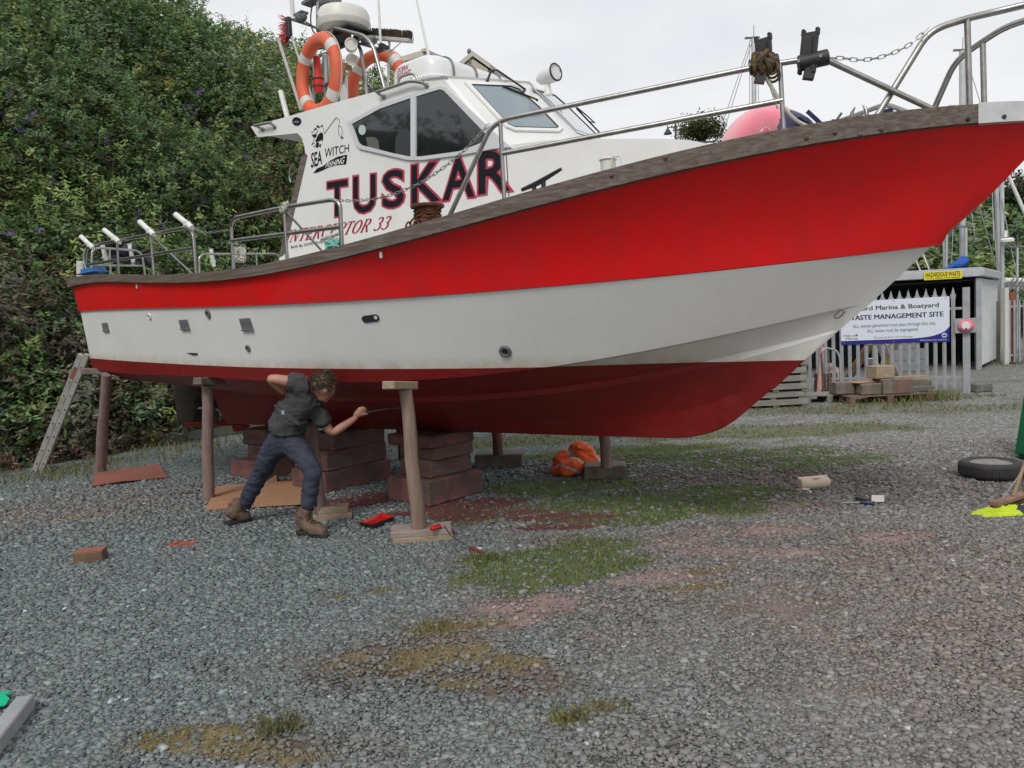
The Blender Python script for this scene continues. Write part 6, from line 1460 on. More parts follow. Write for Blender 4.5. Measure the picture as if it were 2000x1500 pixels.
w2 = P(720, 176, 29); o = part('garden_wall', MB().box((w2.x, 29.4, w2.z-.4), (1.9, .3, 1.0)), M_render, None); tag(o, 'low cream garden wall below the iron railing on the bank', 'wall')
rlg = thing('iron_railing', 'thin dark iron railing on the bank seen between the second lifebuoy and raft', 'railing', P(712, 176, 28.6))
ra, rb_ = P(676, 146, 28.6), P(748, 138, 28.6)
for dz in (0, -.62): part('rail', MB().bar(ra+Vector((0, 0, dz)), rb_+Vector((0, 0, dz)), .03, .03), M_dark, rlg)
bars = MB()
for i in range(22):
    q = ra.lerp(rb_, i/21); bars.tube([q+Vector((0, 0, .12)), q+Vector((0, 0, -.8))], .012, 4)
part('bars', bars, M_dark, rlg)
lp = thing('street_lamp', 'old style street lamp with hanging lantern beside the tree beyond the bow rail', 'street lamp', P(1319.5, 300, 44))
a_ = P(1319.5, 300, 44); b_ = P(1319.5, 241, 44); part('lamp_post', MB().tube([a_, b_], [.07, .045], 8), M_dark, lp)
c = P(1304, 249, 44); part('bracket', MB().bar(P(1320, 249, 44), c, .04, .04), M_dark, lp); part('lantern', MB().lathe([(.03, .1), (.05, -.05), (.22, -.32), (.24, -.36), (.08, -.36), (0, -.42)], c, (0, 0, 1), 12), M_dark, lp)
# ================================================================== GROUND
def blob(X, Y, px, py, rx, ry, rot=0.0, nz=.55, sc=2.2, seed=0, soft=.35, gain=1.28):
    c = G(px, py); dx, dy = X-c.x, Y-c.y; co_, si = math.cos(rot), math.sin(rot)
    u, v = (dx*co_+dy*si)/rx, (-dx*si+dy*co_)/ry
    d = np.sqrt(u*u+v*v); m = np.zeros_like(d); k = d < 2.2
    if k.any():
        n = fbm(X[k]*sc, Y[k]*sc, o=5, seed=seed)-.5
        m[k] = np.clip((gain-d[k]+n*2.4*nz)/soft, 0, 1)
    return m
GREEN = [(1240, 988, 1.35, .58, 0), (1340, 975, 1.0, .40, 0), (1100, 1115, .62, .32, .2), (1150, 1075, .5, .2, .3), (1080, 1085, .35, .18, 0), (1010, 1110, .3, .15, 0), (1250, 880, 1.5, .40, .1), (1400, 890, 1.3, .35, 0), (1100, 950, .8, .35, 0), (980, 862, 1.9, .55, 0), (1560, 905, 1.0, .4, 0), (1640, 838, 1.2, .5, 0), (1440, 845, 1.3, .6, 0), (965, 1095, .22, .12, 0), (1700, 800, 3.6, .6, -.3), (1960, 716, 2.4, .7, 0), (1230, 1010, .5, .3, 0), (900, 1005, .35, .12, 0), (1820, 778, 1.3, .4, 0)]
DRY = [(370, 1442, .30, .12, .1), (455, 1468, .18, .07, 0), (810, 1288, .42, .17, .15), (905, 1222, .30, .12, 0), (725, 1158, .26, .07, .3), (550, 1482, .20, .05, 0), (250, 1330, .0001, .0001, 0), (880, 1340, .16, .06, 0), (700, 1280, .12, .05, 0), (545, 1425, .16, .05, 0), (1110, 1410, .10, .05, 0), (1190, 1380, .17, .04, .2), (850, 1232, .28, .10, 0), (180, 1010, .5, .2, 0), (1010, 1290, .25, .1, 0), (1340, 1150, .3, .08, 0), (1390, 1118, .25, .08, 0)]
PINK = [(1330, 1055, .85, .24, .1), (1500, 1035, .75, .28, 0), (1230, 1100, .55, .18, .2), (1640, 1075, .9, .16, 0), (1450, 1000, .6, .16, 0), (1560, 985, .5, .18, 0), (1040, 1180, .5, .16, .2), (1120, 1060, .5, .12, 0), (1420, 1075, .8, .2, 0), (1280, 1130, .6, .15, .2), (960, 1215, .35, .12, .2), (1720, 1050, .6, .2, 0)]
DARKRED = [(990, 1003, .55, .17, .0), (1070, 1012, .42, .13, 0), (930, 985, .5, .22, 0), (900, 1012, .3, .07, 0), (720, 975, .8, .25, .3), (800, 1003, .35, .1, 0), (1090, 1030, .4, .10, 0), (560, 945, .8, .2, .2)]
def region(L_, X, Y, **k):
    m = np.zeros_like(X)
    for i, b in enumerate(L_): m = np.maximum(m, blob(X, Y, *b, seed=i, **k))
    return m
def ground_masks(X, Y):
    g = region(GREEN, X, Y); d = region(DRY, X, Y, nz=.6, sc=4, gain=1.08, soft=.6); p = np.maximum(region(PINK, X, Y, nz=.8, soft=1.0), region([(1380, 1060, 2.0, .55, .05), (1600, 1130, 2.0, .8, 0), (1080, 1190, .9, .3, .2), (1750, 1250, 1.4, .7, 0), (150, 1000, 1.6, .7, 0)], X, Y, nz=1.0, sc=2.8, soft=1.6)*.80); r = region(DARKRED, X, Y, nz=.8, soft=.6, gain=1.45)
    q = G(350, 1063); rs_ = np.clip((1-np.hypot((X-q.x)/.17, (Y-q.y)/.10)+(fbm(X*9, Y*9, o=3)-.5)*1.5)/.3, 0, 1)
    e = np.clip((fbm(X*.9+4, Y*.9, o=5, seed=40)-.50)*5, 0, 1)*np.clip((X+1.4)/1.5, 0, 1)*.75       # worn earthy ground on the right
    s = region([(840, 1268, .85, .32, .15), (960, 1215, .7, .25, .2), (1000, 1330, .4, .2, 0), (560, 1462, .45, .12, 0), (1130, 1170, .6, .18, 0), (1180, 925, .9, .3, 0), (1450, 930, 1.2, .4, 0), (1560, 1180, .5, .2, 0)], X, Y, nz=.7, soft=.7)
    # reddish litter strip at the bank foot
    f = np.clip((Y-foot_y(X))/.6+1.75+(fbm(X*2, Y*2, o=3, seed=77)-.5)*1.8, 0, 1)
    return g, d, p, r, rs_, e, s, f
FX = np.array([-17, -15.5, -13.5, -11, -7.4, -6.2, -5.4, -3.5, 0, 6, 16, 40, 90.]); FY = np.array([-26, -12, 0, 7.6, 10.9, 12.9, 15.0, 17.2, 22, 29, 35, 46, 62.])
def foot_y(X): return np.interp(X, FX, FY)
def ground_color(X, Y):
    g, d, p, r, rs_, e, s, f = ground_masks(X, Y); g = g*np.clip(1.55-.075*Y, .38, 1)
    n = fbm(X*3.1, Y*3.1, o=4, seed=3)[:, None]; n2 = fbm(X*14, Y*14, o=3, seed=9)[:, None]
    C = np.ones((len(X), 3))*np.array([.125, .105, .085]); cov = np.zeros(len(X))
    def lay(m, c1, c2, k, nn=n):
        nonlocal C, cov
        t = np.clip((nn-.3)/.4, 0, 1); c = np.array(c1)*(1-t)+np.array(c2)*t; w = m[:, None]; C = C*(1-w)+c*w; cov = np.maximum(cov*(1-.0*m), m*k)
    lay(e, (.135, .112, .098), (.175, .145, .125), .74); lay(s, (.125, .095, .075), (.165, .13, .105), .66)
    lay(f, (.115, .072, .055), (.085, .075, .045), .95); lay(p, (.34, .250, .232), (.27, .195, .178), .82); lay(r, (.150, .036, .038), (.12, .050, .048), .90, n2)
    lay(d, (.215, .170, .085), (.26, .215, .115), .80, n2); lay(g, (.095, .130, .048), (.145, .150, .070), .84, n2); lay(r*.85, (.150, .040, .042), (.125, .055, .052), .90, n2); lay(rs_, (.42, .095, .065), (.34, .085, .06), .95)
    return C, cov
def axis(lo, hi, a, b, st):
    mid = np.arange(a, b+1e-6, st); l = a-np.cumsum(st*1.25**np.arange(1, 60)); l = l[l > lo]; h = b+np.cumsum(st*1.25**np.arange(1, 60)); h = h[h < hi]
    return np.concatenate([[lo], l[::-1], mid, h, [hi]])
gx = axis(-500, 500, -9, 12, .055); gy = axis(-300, 700, 2.2, 17, .055)
XX, YY = np.meshgrid(gx, gy, indexing='ij'); xf, yf_ = XX.ravel(), YY.ravel()
zf = (fbm(xf*1.6, yf_*1.6, o=3, seed=21)-.5)*.022*np.clip((4.6-np.hypot(xf, yf_-1.0))/2, 0, 1)-.004
C, cov = ground_color(xf, yf_)
far_ = np.clip((np.hypot(xf, yf_)-60)/60, 0, 1); cov = np.maximum(cov, far_); C = C*(1-far_[:, None])+np.array([.10, .11, .07])*far_[:, None]
nx, ny = len(gx), len(gy); idx = np.arange(nx*ny).reshape(nx, ny)
T = np.stack([idx[:-1, :-1].ravel(), idx[1:, :-1].ravel(), idx[1:, 1:].ravel(), idx[:-1, 1:].ravel()], 1)
gm = bpy.data.materials.new('yard_gravel'); gm.use_nodes = True
grd = np_mesh('ground', np.stack([xf, yf_, zf], 1), T, gm, None, 4); grd['kind'] = 'structure'; grd['label'] = 'grey gravel yard with worn earth, grass and red dust'
for p_ in grd.data.polygons: break
grd.data.polygons.foreach_set('use_smooth', np.ones(len(T), bool))
at = grd.data.attributes.new('patch', 'FLOAT_COLOR', 'POINT'); c4 = np.ones((len(xf), 4), np.float32); c4[:, :3] = C; at.data.foreach_set('color', c4.ravel())
at = grd.data.attributes.new('cover', 'FLOAT', 'POINT'); at.data.foreach_set('value', cov.astype(np.float32))
def gtint(X, Y):
    """regional stone colour: bluish grey on the left, pinkish grey with dust on the right"""
    t = np.clip((X-.25*Y+2.0)/3.0+(fbm(X*.8, Y*.8, o=3, seed=60)-.5)*.9, 0, 1)[:, None]
    a, b = np.array([1.05, 1.20, 1.19]), np.array([1.38, 1.34, 1.28]); q = a*(1-t)+b*t
    pk = np.clip(fbm(X*.7, Y*.7, o=3, seed=66)*2.6-1.05, 0, 1)[:, None]*t*.5+np.clip(1-np.hypot((X+4.5)/2.0, (Y-8.2)/1.6), 0, 1)[:, None]*.4
    return q*(1-pk*.7)+np.array([1.52, 1.30, 1.24])*pk*.7
at = grd.data.attributes.new('gtint', 'FLOAT_COLOR', 'POINT'); c4[:, :3] = gtint(xf, yf_); at.data.foreach_set('color', c4.ravel())
nt = gm.node_tree; N = nt.nodes; L = nt.links; b = N['Principled BSDF']; b.inputs['Roughness'].default_value = .9; b.inputs['Specular IOR Level'].default_value = .25
def nd(t, **k):
    n = N.new(t)
    for a, v in k.items(): n.inputs[a].default_value = v
    return n
def at_(nm, o): n = N.new('ShaderNodeAttribute'); n.attribute_name = nm; return n.outputs[o]
tc = N.new('ShaderNodeTexCoord'); ob = tc.outputs['Object']
wn = nd('ShaderNodeTexNoise', Scale=30.0, Detail=2.0); L.new(ob, wn.inputs['Vector'])
wv = N.new('ShaderNodeMix'); wv.data_type = 'VECTOR'; wv.inputs['Factor'].default_value = .018; L.new(ob, wv.inputs['A']); L.new(wn.outputs['Color'], wv.inputs['B'])
vo = nd('ShaderNodeTexVoronoi', Scale=42.0); L.new(wv.outputs['Result'], vo.inputs['Vector'])
sx = N.new('ShaderNodeSeparateColor'); L.new(vo.outputs['Color'], sx.inputs[0])
cr = N.new('ShaderNodeValToRGB'); e_ = cr.color_ramp; e_.elements[0].position = 0; e_.elements[0].color = (.055, .060, .060, 1); e_.elements[1].position = 1; e_.elements[1].color = (.36, .365, .355, 1)
for p_, c_ in ((.35, (.105, .112, .110, 1)), (.75, (.175, .182, .178, 1)), (.94, (.235, .24, .235, 1))): x = e_.elements.new(p_); x.color = c_
L.new(sx.outputs[0], cr.inputs[0])
mu = N.new('ShaderNodeMix'); mu.data_type = 'RGBA'; mu.blend_type = 'MULTIPLY'; mu.inputs['Factor'].default_value = 1; L.new(cr.outputs[0], mu.inputs['A']); L.new(at_('gtint', 'Color'), mu.inputs['B'])
fn = nd('ShaderNodeTexNoise', Scale=55.0, Detail=5.0, Roughness=.7); L.new(ob, fn.inputs['Vector'])
fr_ = N.new('ShaderNodeMapRange'); fr_.inputs['From Min'].default_value = .3; fr_.inputs['From Max'].default_value = .7; fr_.inputs['To Min'].default_value = .55; fr_.inputs['To Max'].default_value = 1.45; L.new(fn.outputs['Fac'], fr_.inputs['Value'])
pc_ = N.new('ShaderNodeMix'); pc_.data_type = 'RGBA'; pc_.blend_type = 'MULTIPLY'; pc_.inputs['Factor'].default_value = 1; L.new(at_('patch', 'Color'), pc_.inputs['A']); L.new(fr_.outputs[0], pc_.inputs['B'])
cn_ = nd('ShaderNodeTexNoise', Scale=24.0, Detail=4.0, Roughness=.65); L.new(ob, cn_.inputs['Vector'])
m1 = N.new('ShaderNodeMath'); m1.operation = 'MULTIPLY_ADD'; m1.inputs[1].default_value = 1.5; L.new(cn_.outputs['Fac'], m1.inputs[0]); 
m0 = N.new('ShaderNodeMath'); m0.operation = 'ADD'; m0.inputs[1].default_value = -1.05; L.new(at_('cover', 'Fac'), m0.inputs[0]); L.new(m0.outputs[0], m1.inputs[2])
mr = N.new('ShaderNodeMapRange'); mr.inputs['From Min'].default_value = -.05; mr.inputs['From Max'].default_value = .35; L.new(m1.outputs[0], mr.inputs['Value'])
fx = N.new('ShaderNodeMix'); fx.data_type = 'RGBA'; L.new(mr.outputs[0], fx.inputs['Factor']); L.new(mu.outputs['Result'], fx.inputs['A']); L.new(pc_.outputs['Result'], fx.inputs['B']); L.new(fx.outputs['Result'], b.inputs['Base Color'])
sb_ = N.new('ShaderNodeMath'); sb_.operation = 'SUBTRACT'; sb_.inputs[0].default_value = 1; L.new(vo.outputs['Distance'], sb_.inputs[1])
hm_ = N.new('ShaderNodeMix'); hm_.data_type = 'FLOAT'; L.new(mr.outputs[0], hm_.inputs['Factor']); L.new(sb_.outputs[0], hm_.inputs['A']); L.new(fn.outputs['Fac'], hm_.inputs['B'])
bp = N.new('ShaderNodeBump'); bp.inputs['Strength'].default_value = .9; bp.inputs['Distance'].default_value = .016; L.new(hm_.outputs['Result'], bp.inputs['Height']); L.new(bp.outputs[0], b.inputs['Normal'])
# ------------------------------------------------------------------ loose stones in the nearer yard
ico = np.array([(x, y, z) for x in (-1, 1) for y in (-1, 1) for z in (-1, 1)], float)*.72
icf = np.array([(0, 1, 3), (0, 3, 2), (4, 6, 7), (4, 7, 5), (0, 4, 5), (0, 5, 1), (2, 3, 7), (2, 7, 6), (0, 2, 6), (0, 6, 4), (1, 5, 7), (1, 7, 3)])
tmpl = []
for k in range(60):      # angular crushed-stone chips
    v = ico*rng.uniform(.45, 1.25, (8, 3))*np.array([rng.uniform(.9, 1.45), rng.uniform(.7, 1.05), rng.uniform(.45, .80)]); tmpl.append(v)
tmpl = np.array(tmpl)
def stones(y0, y1, s, rad):
    ys = np.arange(y0, y1, s*.87); P_ = []
    for i, y in enumerate(ys):
        xs = np.arange(-.70*y-1.1, .70*y+1.1, s)+(s/2 if i % 2 else 0); P_.append(np.stack([xs, np.full(len(xs), y)], 1))
    P_ = np.concatenate(P_); P_ += rng.uniform(-.45, .45, P_.shape)*s
    c, cv = ground_color(P_[:, 0], P_[:, 1]); n = fbm(P_[:, 0]*24, P_[:, 1]*24, o=3, seed=31)
    keep = rng.random(len(P_)) > np.clip((cv-.15+(n-.5)*.8)*1.25, 0, .985); P_ = P_[keep]
    n = len(P_); r = rad*np.clip(rng.lognormal(0, .40, n), .35, 2.4); tm = tmpl[rng.integers(0, len(tmpl), n)]
    a = rng.uniform(0, 2*pi, n); ca, sa = np.cos(a), np.sin(a); tl = rng.normal(0, .24, n)
    v = tm*r[:, None, None]; x, y, z = v[:, :, 0], v[:, :, 1], v[:, :, 2]
    y, z = y*np.cos(tl)[:, None]-z*np.sin(tl)[:, None], y*np.sin(tl)[:, None]+z*np.cos(tl)[:, None]
    X = x*ca[:, None]-y*sa[:, None]+P_[:, 0:1]; Y = x*sa[:, None]+y*ca[:, None]+P_[:, 1:2]; Z = z+(r*.12*rng.uniform(-1.0, 2.0, n))[:, None]
    g = np.clip(rng.normal(.156, .032, n), .06, .30); br = rng.random(n); g = np.where(br > .997, .40, np.where(br > .95, g*1.45, g)); 
    col = g[:, None]*gtint(P_[:, 0], P_[:, 1])*(1+rng.normal(0, .022, (n, 3)))
    mk = ground_masks(P_[:, 0], P_[:, 1]); pc, _c = ground_color(P_[:, 0], P_[:, 1]); w = np.clip(np.maximum.reduce([mk[2]*.75, mk[3]*.8, mk[4]*.9, mk[5]*.45, mk[6]*.5, mk[7]*.4])*rng.uniform(.4, 1.25, n), 0, .92)[:, None]; col = col*(1-w)+pc*w*(g/.15)[:, None]**.5
    return np.stack([X, Y, Z], 2).reshape(-1, 3), (icf[None]+8*np.arange(n)[:, None, None]).reshape(-1, 3), np.repeat(np.clip(col, .02, .8), 12, 0), n
Vs, Ts, Cs, off = [], [], [], 0
for y0, y1, s, rd0 in ((2.3, 4.3, .0160, .0104), (4.3, 6.2, .0190, .0118), (6.2, 9.4, .028, .0150)):
    v, t, c, n = stones(y0, y1, s, rd0); Vs.append(v); Ts.append(t+off); Cs.append(c); off += len(v)
st = np_mesh('gravel', np.concatenate(Vs), np.concatenate(Ts), attr_mat('gravel_stone', .85, spec=.35), np.concatenate(Cs)); tag(st, 'loose grey stone chippings covering the yard', 'gravel', None, 'stuff')
# ------------------------------------------------------------------ grass and dry moss
def blades(pts, hgt, wid, lean, cols):
    n = len(pts); a = rng.uniform(0, 2*pi, n); l = rng.normal(0, lean, (n, 2)); h = hgt*rng.uniform(.5, 1.4, n); w = wid*rng.uniform(.7, 1.3, n)
    b0 = np.stack([pts[:, 0]-np.cos(a)*w, pts[:, 1]-np.sin(a)*w, np.zeros(n)], 1); b1 = np.stack([pts[:, 0]+np.cos(a)*w, pts[:, 1]+np.sin(a)*w, np.zeros(n)], 1)
    m0_ = np.stack([pts[:, 0]+l[:, 0]*h*.4-np.cos(a)*w*.8, pts[:, 1]+l[:, 1]*h*.4-np.sin(a)*w*.8, h*.6], 1); m1_ = np.stack([pts[:, 0]+l[:, 0]*h*.4+np.cos(a)*w*.8, pts[:, 1]+l[:, 1]*h*.4+np.sin(a)*w*.8, h*.6], 1)
    tp = np.stack([pts[:, 0]+l[:, 0]*h, pts[:, 1]+l[:, 1]*h, h*np.clip(1-np.abs(l).sum(1)*.25, .25, 1)], 1)
    V = np.stack([b0, b1, m1_, m0_, tp], 1).reshape(-1, 3); o = 5*np.arange(n)[:, None, None]; T = (np.array([(0, 1, 2), (0, 2, 3), (3, 2, 4)])[None]+o).reshape(-1, 3)
    return V, T, np.repeat(cols, 3, 0)
M_leaf = attr_mat('leaf', .6, .28, .35)
def scatter_mask(L_, dens, box, **k):
    x0, x1, y0, y1 = box; n = int(dens*(x1-x0)*(y1-y0)); X = rng.uniform(x0, x1, n); Y = rng.uniform(y0, y1, n); m = region(L_, X, Y, **k); kp = rng.random(n) < m*np.clip(fbm(X*7, Y*7, o=3, seed=5)*2.4-.55, 0, 1); return np.stack([X[kp], Y[kp]], 1)
def mixcol(n, a, b, j=.18): t = rng.random((n, 1)); return (np.array(a)*(1-t)+np.array(b)*t)*(1+rng.normal(0, j, (n, 1)))
gp = scatter_mask(GREEN, 2600, (-1.5, 5.5, 4.3, 10)); gp = gp[ground_masks(gp[:, 0], gp[:, 1])[3] < rng.uniform(.1, .8, len(gp))]; V1, T1, C1 = blades(gp, .038, .0028, .55, np.clip(mixcol(len(gp), (.125, .205, .055), (.215, .25, .095)), .01, 1))
gq = scatter_mask(GREEN, 260, (-3.5, 13, 10, 19)); V2, T2, C2 = blades(gq, .040, .009, .8, np.clip(mixcol(len(gq), (.15, .17, .075), (.22, .20, .12)), .01, 1))
fo_ = []
for (px, py, n, r, h) in ((548, 1428, 130, .10, .07), (1110, 1412, 110, .06, .06), (1190, 1382, 90, .10, .03), (330, 1440, 60, .1, .03), (850, 1228, 120, .14, .05), (1830, 782, 160, .4, .22), (1700, 786, 90, .6, .14), (1950, 712, 160, 1.2, .2), (1770, 788, 120, .6, .16), (1640, 800, 100, .8, .10), (950, 1093, 150, .12, .05), (1090, 1055, 160, .25, .04), (60, 935, 200, .8, .12), (300, 878, 260, 1.2, .16), (420, 872, 200, .9, .12), (230, 905, 160, .8, .1), (120, 925, 160, .7, .1)):
    c = G(px, py); fo_.append((np.stack([rng.normal(c.x, r*.6, n), rng.normal(c.y, r*.45, n)], 1), h))
VV, TT, CC, o_ = [V1, V2], [T1, T2+len(V1)], [C1, C2], len(V1)+len(V2)
for p_, h in fo_: v, t, c = blades(p_, h, .0030 if h < .1 else .006, .6, np.clip(mixcol(len(p_), (.09, .12, .03), (.24, .20, .075)), .01, 1)); VV.append(v); TT.append(t+o_); CC.append(c); o_ += len(v)
gr = np_mesh('grass', np.concatenate(VV), np.concatenate(TT), M_leaf, np.concatenate(CC)); tag(gr, 'short green grass and tufts growing through the gravel', 'grass', None, 'stuff')
dp_ = scatter_mask(DRY, 9000, (-3.5, 3, 2.4, 7.5), nz=.6, sc=4, gain=1.08, soft=.6); V1, T1, C1 = blades(dp_, .022, .0016, 1.6, np.clip(mixcol(len(dp_), (.25, .20, .10), (.36, .29, .16)), .01, 1)); dy_ = np_mesh('dry_moss', V1, T1, M_leaf, C1); tag(dy_, 'ochre dried moss and straw patches on the gravel', 'dry moss', None, 'stuff')
# a few straws, twigs and leaves
for (px, py), lab in (((872, 1262), 'thin dry twig lying on the ochre moss patch'), ((1310, 1000), 'thin dry twig lying on the green grass before the bow')):
    a = G(px, py, .02); o = part('twig', MB().tube([a, a+Vector((.05, .02, .01)), a+Vector((.11, -.02, .0))], .004, 5), M_oldtim, None); tag(o, lab, 'twig')
# ================================================================== BANK
RXY = np.array([(-32, -28), (-28, -14), (-25, 0), (-21, 11.5), (-15, 18), (-11, 20.5), (-8.0, 24), (-3.5, 29), (3, 36), (12, 44), (26, 52), (56, 66), (110, 84.)])
HH = np.array([10, 10, 10, 11.2, 11.2, 10.9, 10.0, 9.6, 8.4, 7.2, 7.6, 9.6, 9.4])
AA = np.linspace(0, 1, len(FX))
def bank(a, t):
    fx_, fy_ = np.interp(a, AA, FX), np.interp(a, AA, FY); rx_, ry_ = np.interp(a, AA, RXY[:, 0]), np.interp(a, AA, RXY[:, 1]); h = np.interp(a, AA, HH)
    tt = np.clip(t, 0, 1); z = h*(tt**.92)
    return fx_+(rx_-fx_)*t, fy_+(ry_-fy_)*t, z
aa, tt = np.meshgrid(np.linspace(0, 1, 140), np.concatenate([np.linspace(-.02, 1, 40), [1.5, 3, 6]]), indexing='ij')
bx, by, bz = bank(aa.ravel(), tt.ravel()); bz = bz+(fbm(bx*.5, by*.5, bz*.5, 3, 70)-.5)*.9*np.clip(tt.ravel()*6, 0, 1)-.05
ii = np.arange(aa.size).reshape(aa.shape); T = np.stack([ii[:-1, :-1].ravel(), ii[1:, :-1].ravel(), ii[1:, 1:].ravel(), ii[:-1, 1:].ravel()], 1)
hl = np_mesh('hillside', np.stack([bx, by, bz], 1), T, pm('bank_soil', (.022, .026, .014), .95, col2=(.040, .034, .02), scale=2), None, 4); hl['kind'] = 'structure'; hl['label'] = 'steep overgrown bank behind the boat'
def leaves(P_, Nn, ln, wd, col, droop=.3):
    """one folded leaf (two triangles) per point"""
    n = len(P_); N_ = Nn/np.linalg.norm(Nn, axis=1)[:, None]
    d = rng.normal(0, 1, (n, 3))+N_*.5; d[:, 2] -= droop; d -= N_*(d*N_).sum(1)[:, None]*.75; d /= np.linalg.norm(d, axis=1)[:, None]
    s = np.cross(N_, d); s /= np.linalg.norm(s, axis=1)[:, None]+1e-9
    L_ = (ln*rng.uniform(.6, 1.35, n))[:, None]; W_ = (wd*rng.uniform(.7, 1.3, n))[:, None]
    b0 = P_; tip = P_+d*L_; mid = P_+d*L_*.45+N_*L_*.06; l = mid+s*W_-N_*W_*.25; r = mid-s*W_-N_*W_*.25
    V = np.stack([b0, l, tip, r], 1).reshape(-1, 3); o = 4*np.arange(n)[:, None, None]; T = (np.array([(0, 1, 2), (0, 2, 3)])[None]+o).reshape(-1, 3)
    return V, T, np.repeat(col, 2, 0)
class Acc:
    def __init__(s): s.V, s.T, s.C, s.o = [], [], [], 0
    def add(s, v, t, c): s.V.append(v); s.T.append(t+s.o); s.C.append(c); s.o += len(v)
    def out(s, name, mat): return np_mesh(name, np.concatenate(s.V), np.concatenate(s.T), mat, np.clip(np.concatenate(s.C), .004, .9))
def bush(acc, c, r, n, ln, wd, col, up, jit=.22, flat=.8, shell=.55, per=16):
    """a shrub as many leafy sprays standing out from a lumpy body, with gaps between them"""
    m = max(4, n//per); d = rng.normal(0, 1, (m, 3))+np.array(up)*.75; d /= np.linalg.norm(d, axis=1)[:, None]
    lump = .62+.80*fbm(d[:, 0]*2.1+c[0], d[:, 1]*2.1+c[1], d[:, 2]*2.1+c[2], 3, 12)
    rad = r*lump*(shell+(1-shell)*rng.random(m)**.45); base = np.array(c)+d*rad[:, None]*np.array([1, 1, flat])
    ax = d*.9+rng.normal(0, .45, (m, 3))+np.array([0, 0, .25]); ax /= np.linalg.norm(ax, axis=1)[:, None]
    Nn = d*.5+np.array([0, -.15, .75])+rng.normal(0, .30, (m, 3)); sl = ln*rng.uniform(1.6, 3.0, m)
    k = np.repeat(np.arange(m), per); t = rng.random(len(k))
    p = base[k]+ax[k]*(t*sl[k]-.35*sl[k])[:, None]+rng.normal(0, 1, (len(k), 3))*(ln*(.62-.42*t))[:, None]
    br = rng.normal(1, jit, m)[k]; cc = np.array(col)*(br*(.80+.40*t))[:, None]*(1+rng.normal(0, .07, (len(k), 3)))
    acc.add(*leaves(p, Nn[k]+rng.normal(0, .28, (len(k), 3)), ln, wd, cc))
PAL = [(.150, .245, .085), (.205, .280, .092), (.100, .170, .070), (.190, .245, .135), (.275, .300, .090), (.125, .200, .095)]
PALW = [.28, .22, .18, .14, .08, .10]
up0 = np.array([.45, -.55, .75])
ac = Acc(); fl = Acc(); rb = np.random.default_rng(5)
def on_screen(x, y, z): 
    p = (x, y, z-EYE); c = [p[0]*CX[i]+p[1]*CY[i]+p[2]*CU[i] for i in range(3)]
    if c[2] < 1: return None
    return 1000+F*c[0]/c[2], 750-F*c[1]/c[2]
cnt = 0
for k in range(3000):
    a = rb.uniform(.0, .69); t = rb.uniform(-.0, 1.04); x, y, z = bank(np.array([a]), np.array([t])); x, y, z = float(x[0]), float(y[0]), float(z[0])
    s_ = on_screen(x, y, z)
    if t > .14 and float(fbm(np.array([x*.42]), np.array([y*.42]), np.array([z*.6]), 3, 91)[0]) < .44 and rb.random() < .80: continue
    vis = s_ is not None and -260 < s_[0] < 1000 and s_[1] < 960
    if not vis and rb.random() > .35: continue
    dist = math.hypot(x, y); r = rb.uniform(.40, 1.05)*(1.0 if t < .3 else 1.25)*(dist/16)**.4
    if rb.random() < .12 and t < .85: r *= 1.7
    if t > .9: r *= .85
    col = np.array(PAL[rb.choice(6, p=PALW)]); big = rb.random() < .35
    if t < .16 and rb.random() < .55: col = np.array([(.185, .160, .115), (.13, .108, .072), (.175, .185, .125)][rb.integers(3)])
    elif t < .55 and rb.random() < .05: col = np.array((.15, .10, .068))
    ln, wd = ((.125, .020) if t < .5 else (.120, .029)) if big else ((.085, .023) if t < .45 else (.092, .029))
    n = int((640 if t < .45 else 500)*(1 if vis else .2)*r*r*(1.35 if dist < 17 else 1.0)/(1.0 if not big else 1.25))
    if not vis: ln *= 2; wd *= 2
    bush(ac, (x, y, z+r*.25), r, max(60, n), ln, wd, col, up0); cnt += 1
    if vis and .06 < t < .62 and rb.random() < .30:
        for _ in range(rb.integers(1, 4)):
            d = rb.normal(0, .5, 3)+up0; d /= np.linalg.norm(d); p0 = np.array((x, y, z+r*.25))+d*r*1.22; ax = d+np.array([rb.uniform(-.9, .9), rb.uniform(-.3, .3), rb.uniform(-.6, .4)]); ax /= np.linalg.norm(ax)
            m = 46; q = p0+ax*(np.linspace(0, .24, m)[:, None])+rng.normal(0, 1, (m, 3))*(np.linspace(.030, .008, m)[:, None])
            fc = np.array((.26, .17, .42)) if rb.random() < .52 else np.array((.10, .045, .03)); fl.add(*leaves(q, rng.normal(0, 1, (m, 3))+up0, .028, .010, fc*(1+rng.normal(0, .2, (m, 1)))))
# dried weeds and litter along the foot of the bank
for k in range(170):
    X_ = rb.uniform(-8.6, -2.5); y = float(foot_y(X_))+rb.uniform(-.75, .25); r = rb.uniform(.12, .34)
    bush(ac, (X_+rb.uniform(-.3, .3), y, r*.3), r, int(90+380*r), .075, .012, np.array([(.20, .165, .115), (.16, .12, .08), (.14, .15, .075), (.19, .13, .09)][rb.integers(4)]), (.2, -.5, .8))
# twiggy crest
for k in range(150):
    a = rb.uniform(.40, .54); x, y, z = bank(np.array([a]), np.array([rb.uniform(.96, 1.08)])); x, y, z = float(x[0]), float(y[0]), float(z[0]); h = rb.uniform(.4, 1.3)
    m = int(40*h); tt_ = np.linspace(0, 1, m)[:, None]; d = np.array([rb.normal(0, .25), rb.normal(0, .2), 1.0]); q = np.array((x, y, z+.3))+d*h*tt_+rng.normal(0, .07, (m, 3)); ac.add(*leaves(q, rng.normal(0, .6, (m, 3))+np.array([0, -.3, .7]), .10, .016, np.array((.05, .066, .032))*(1+rng.normal(0, .2, (m, 1)))))
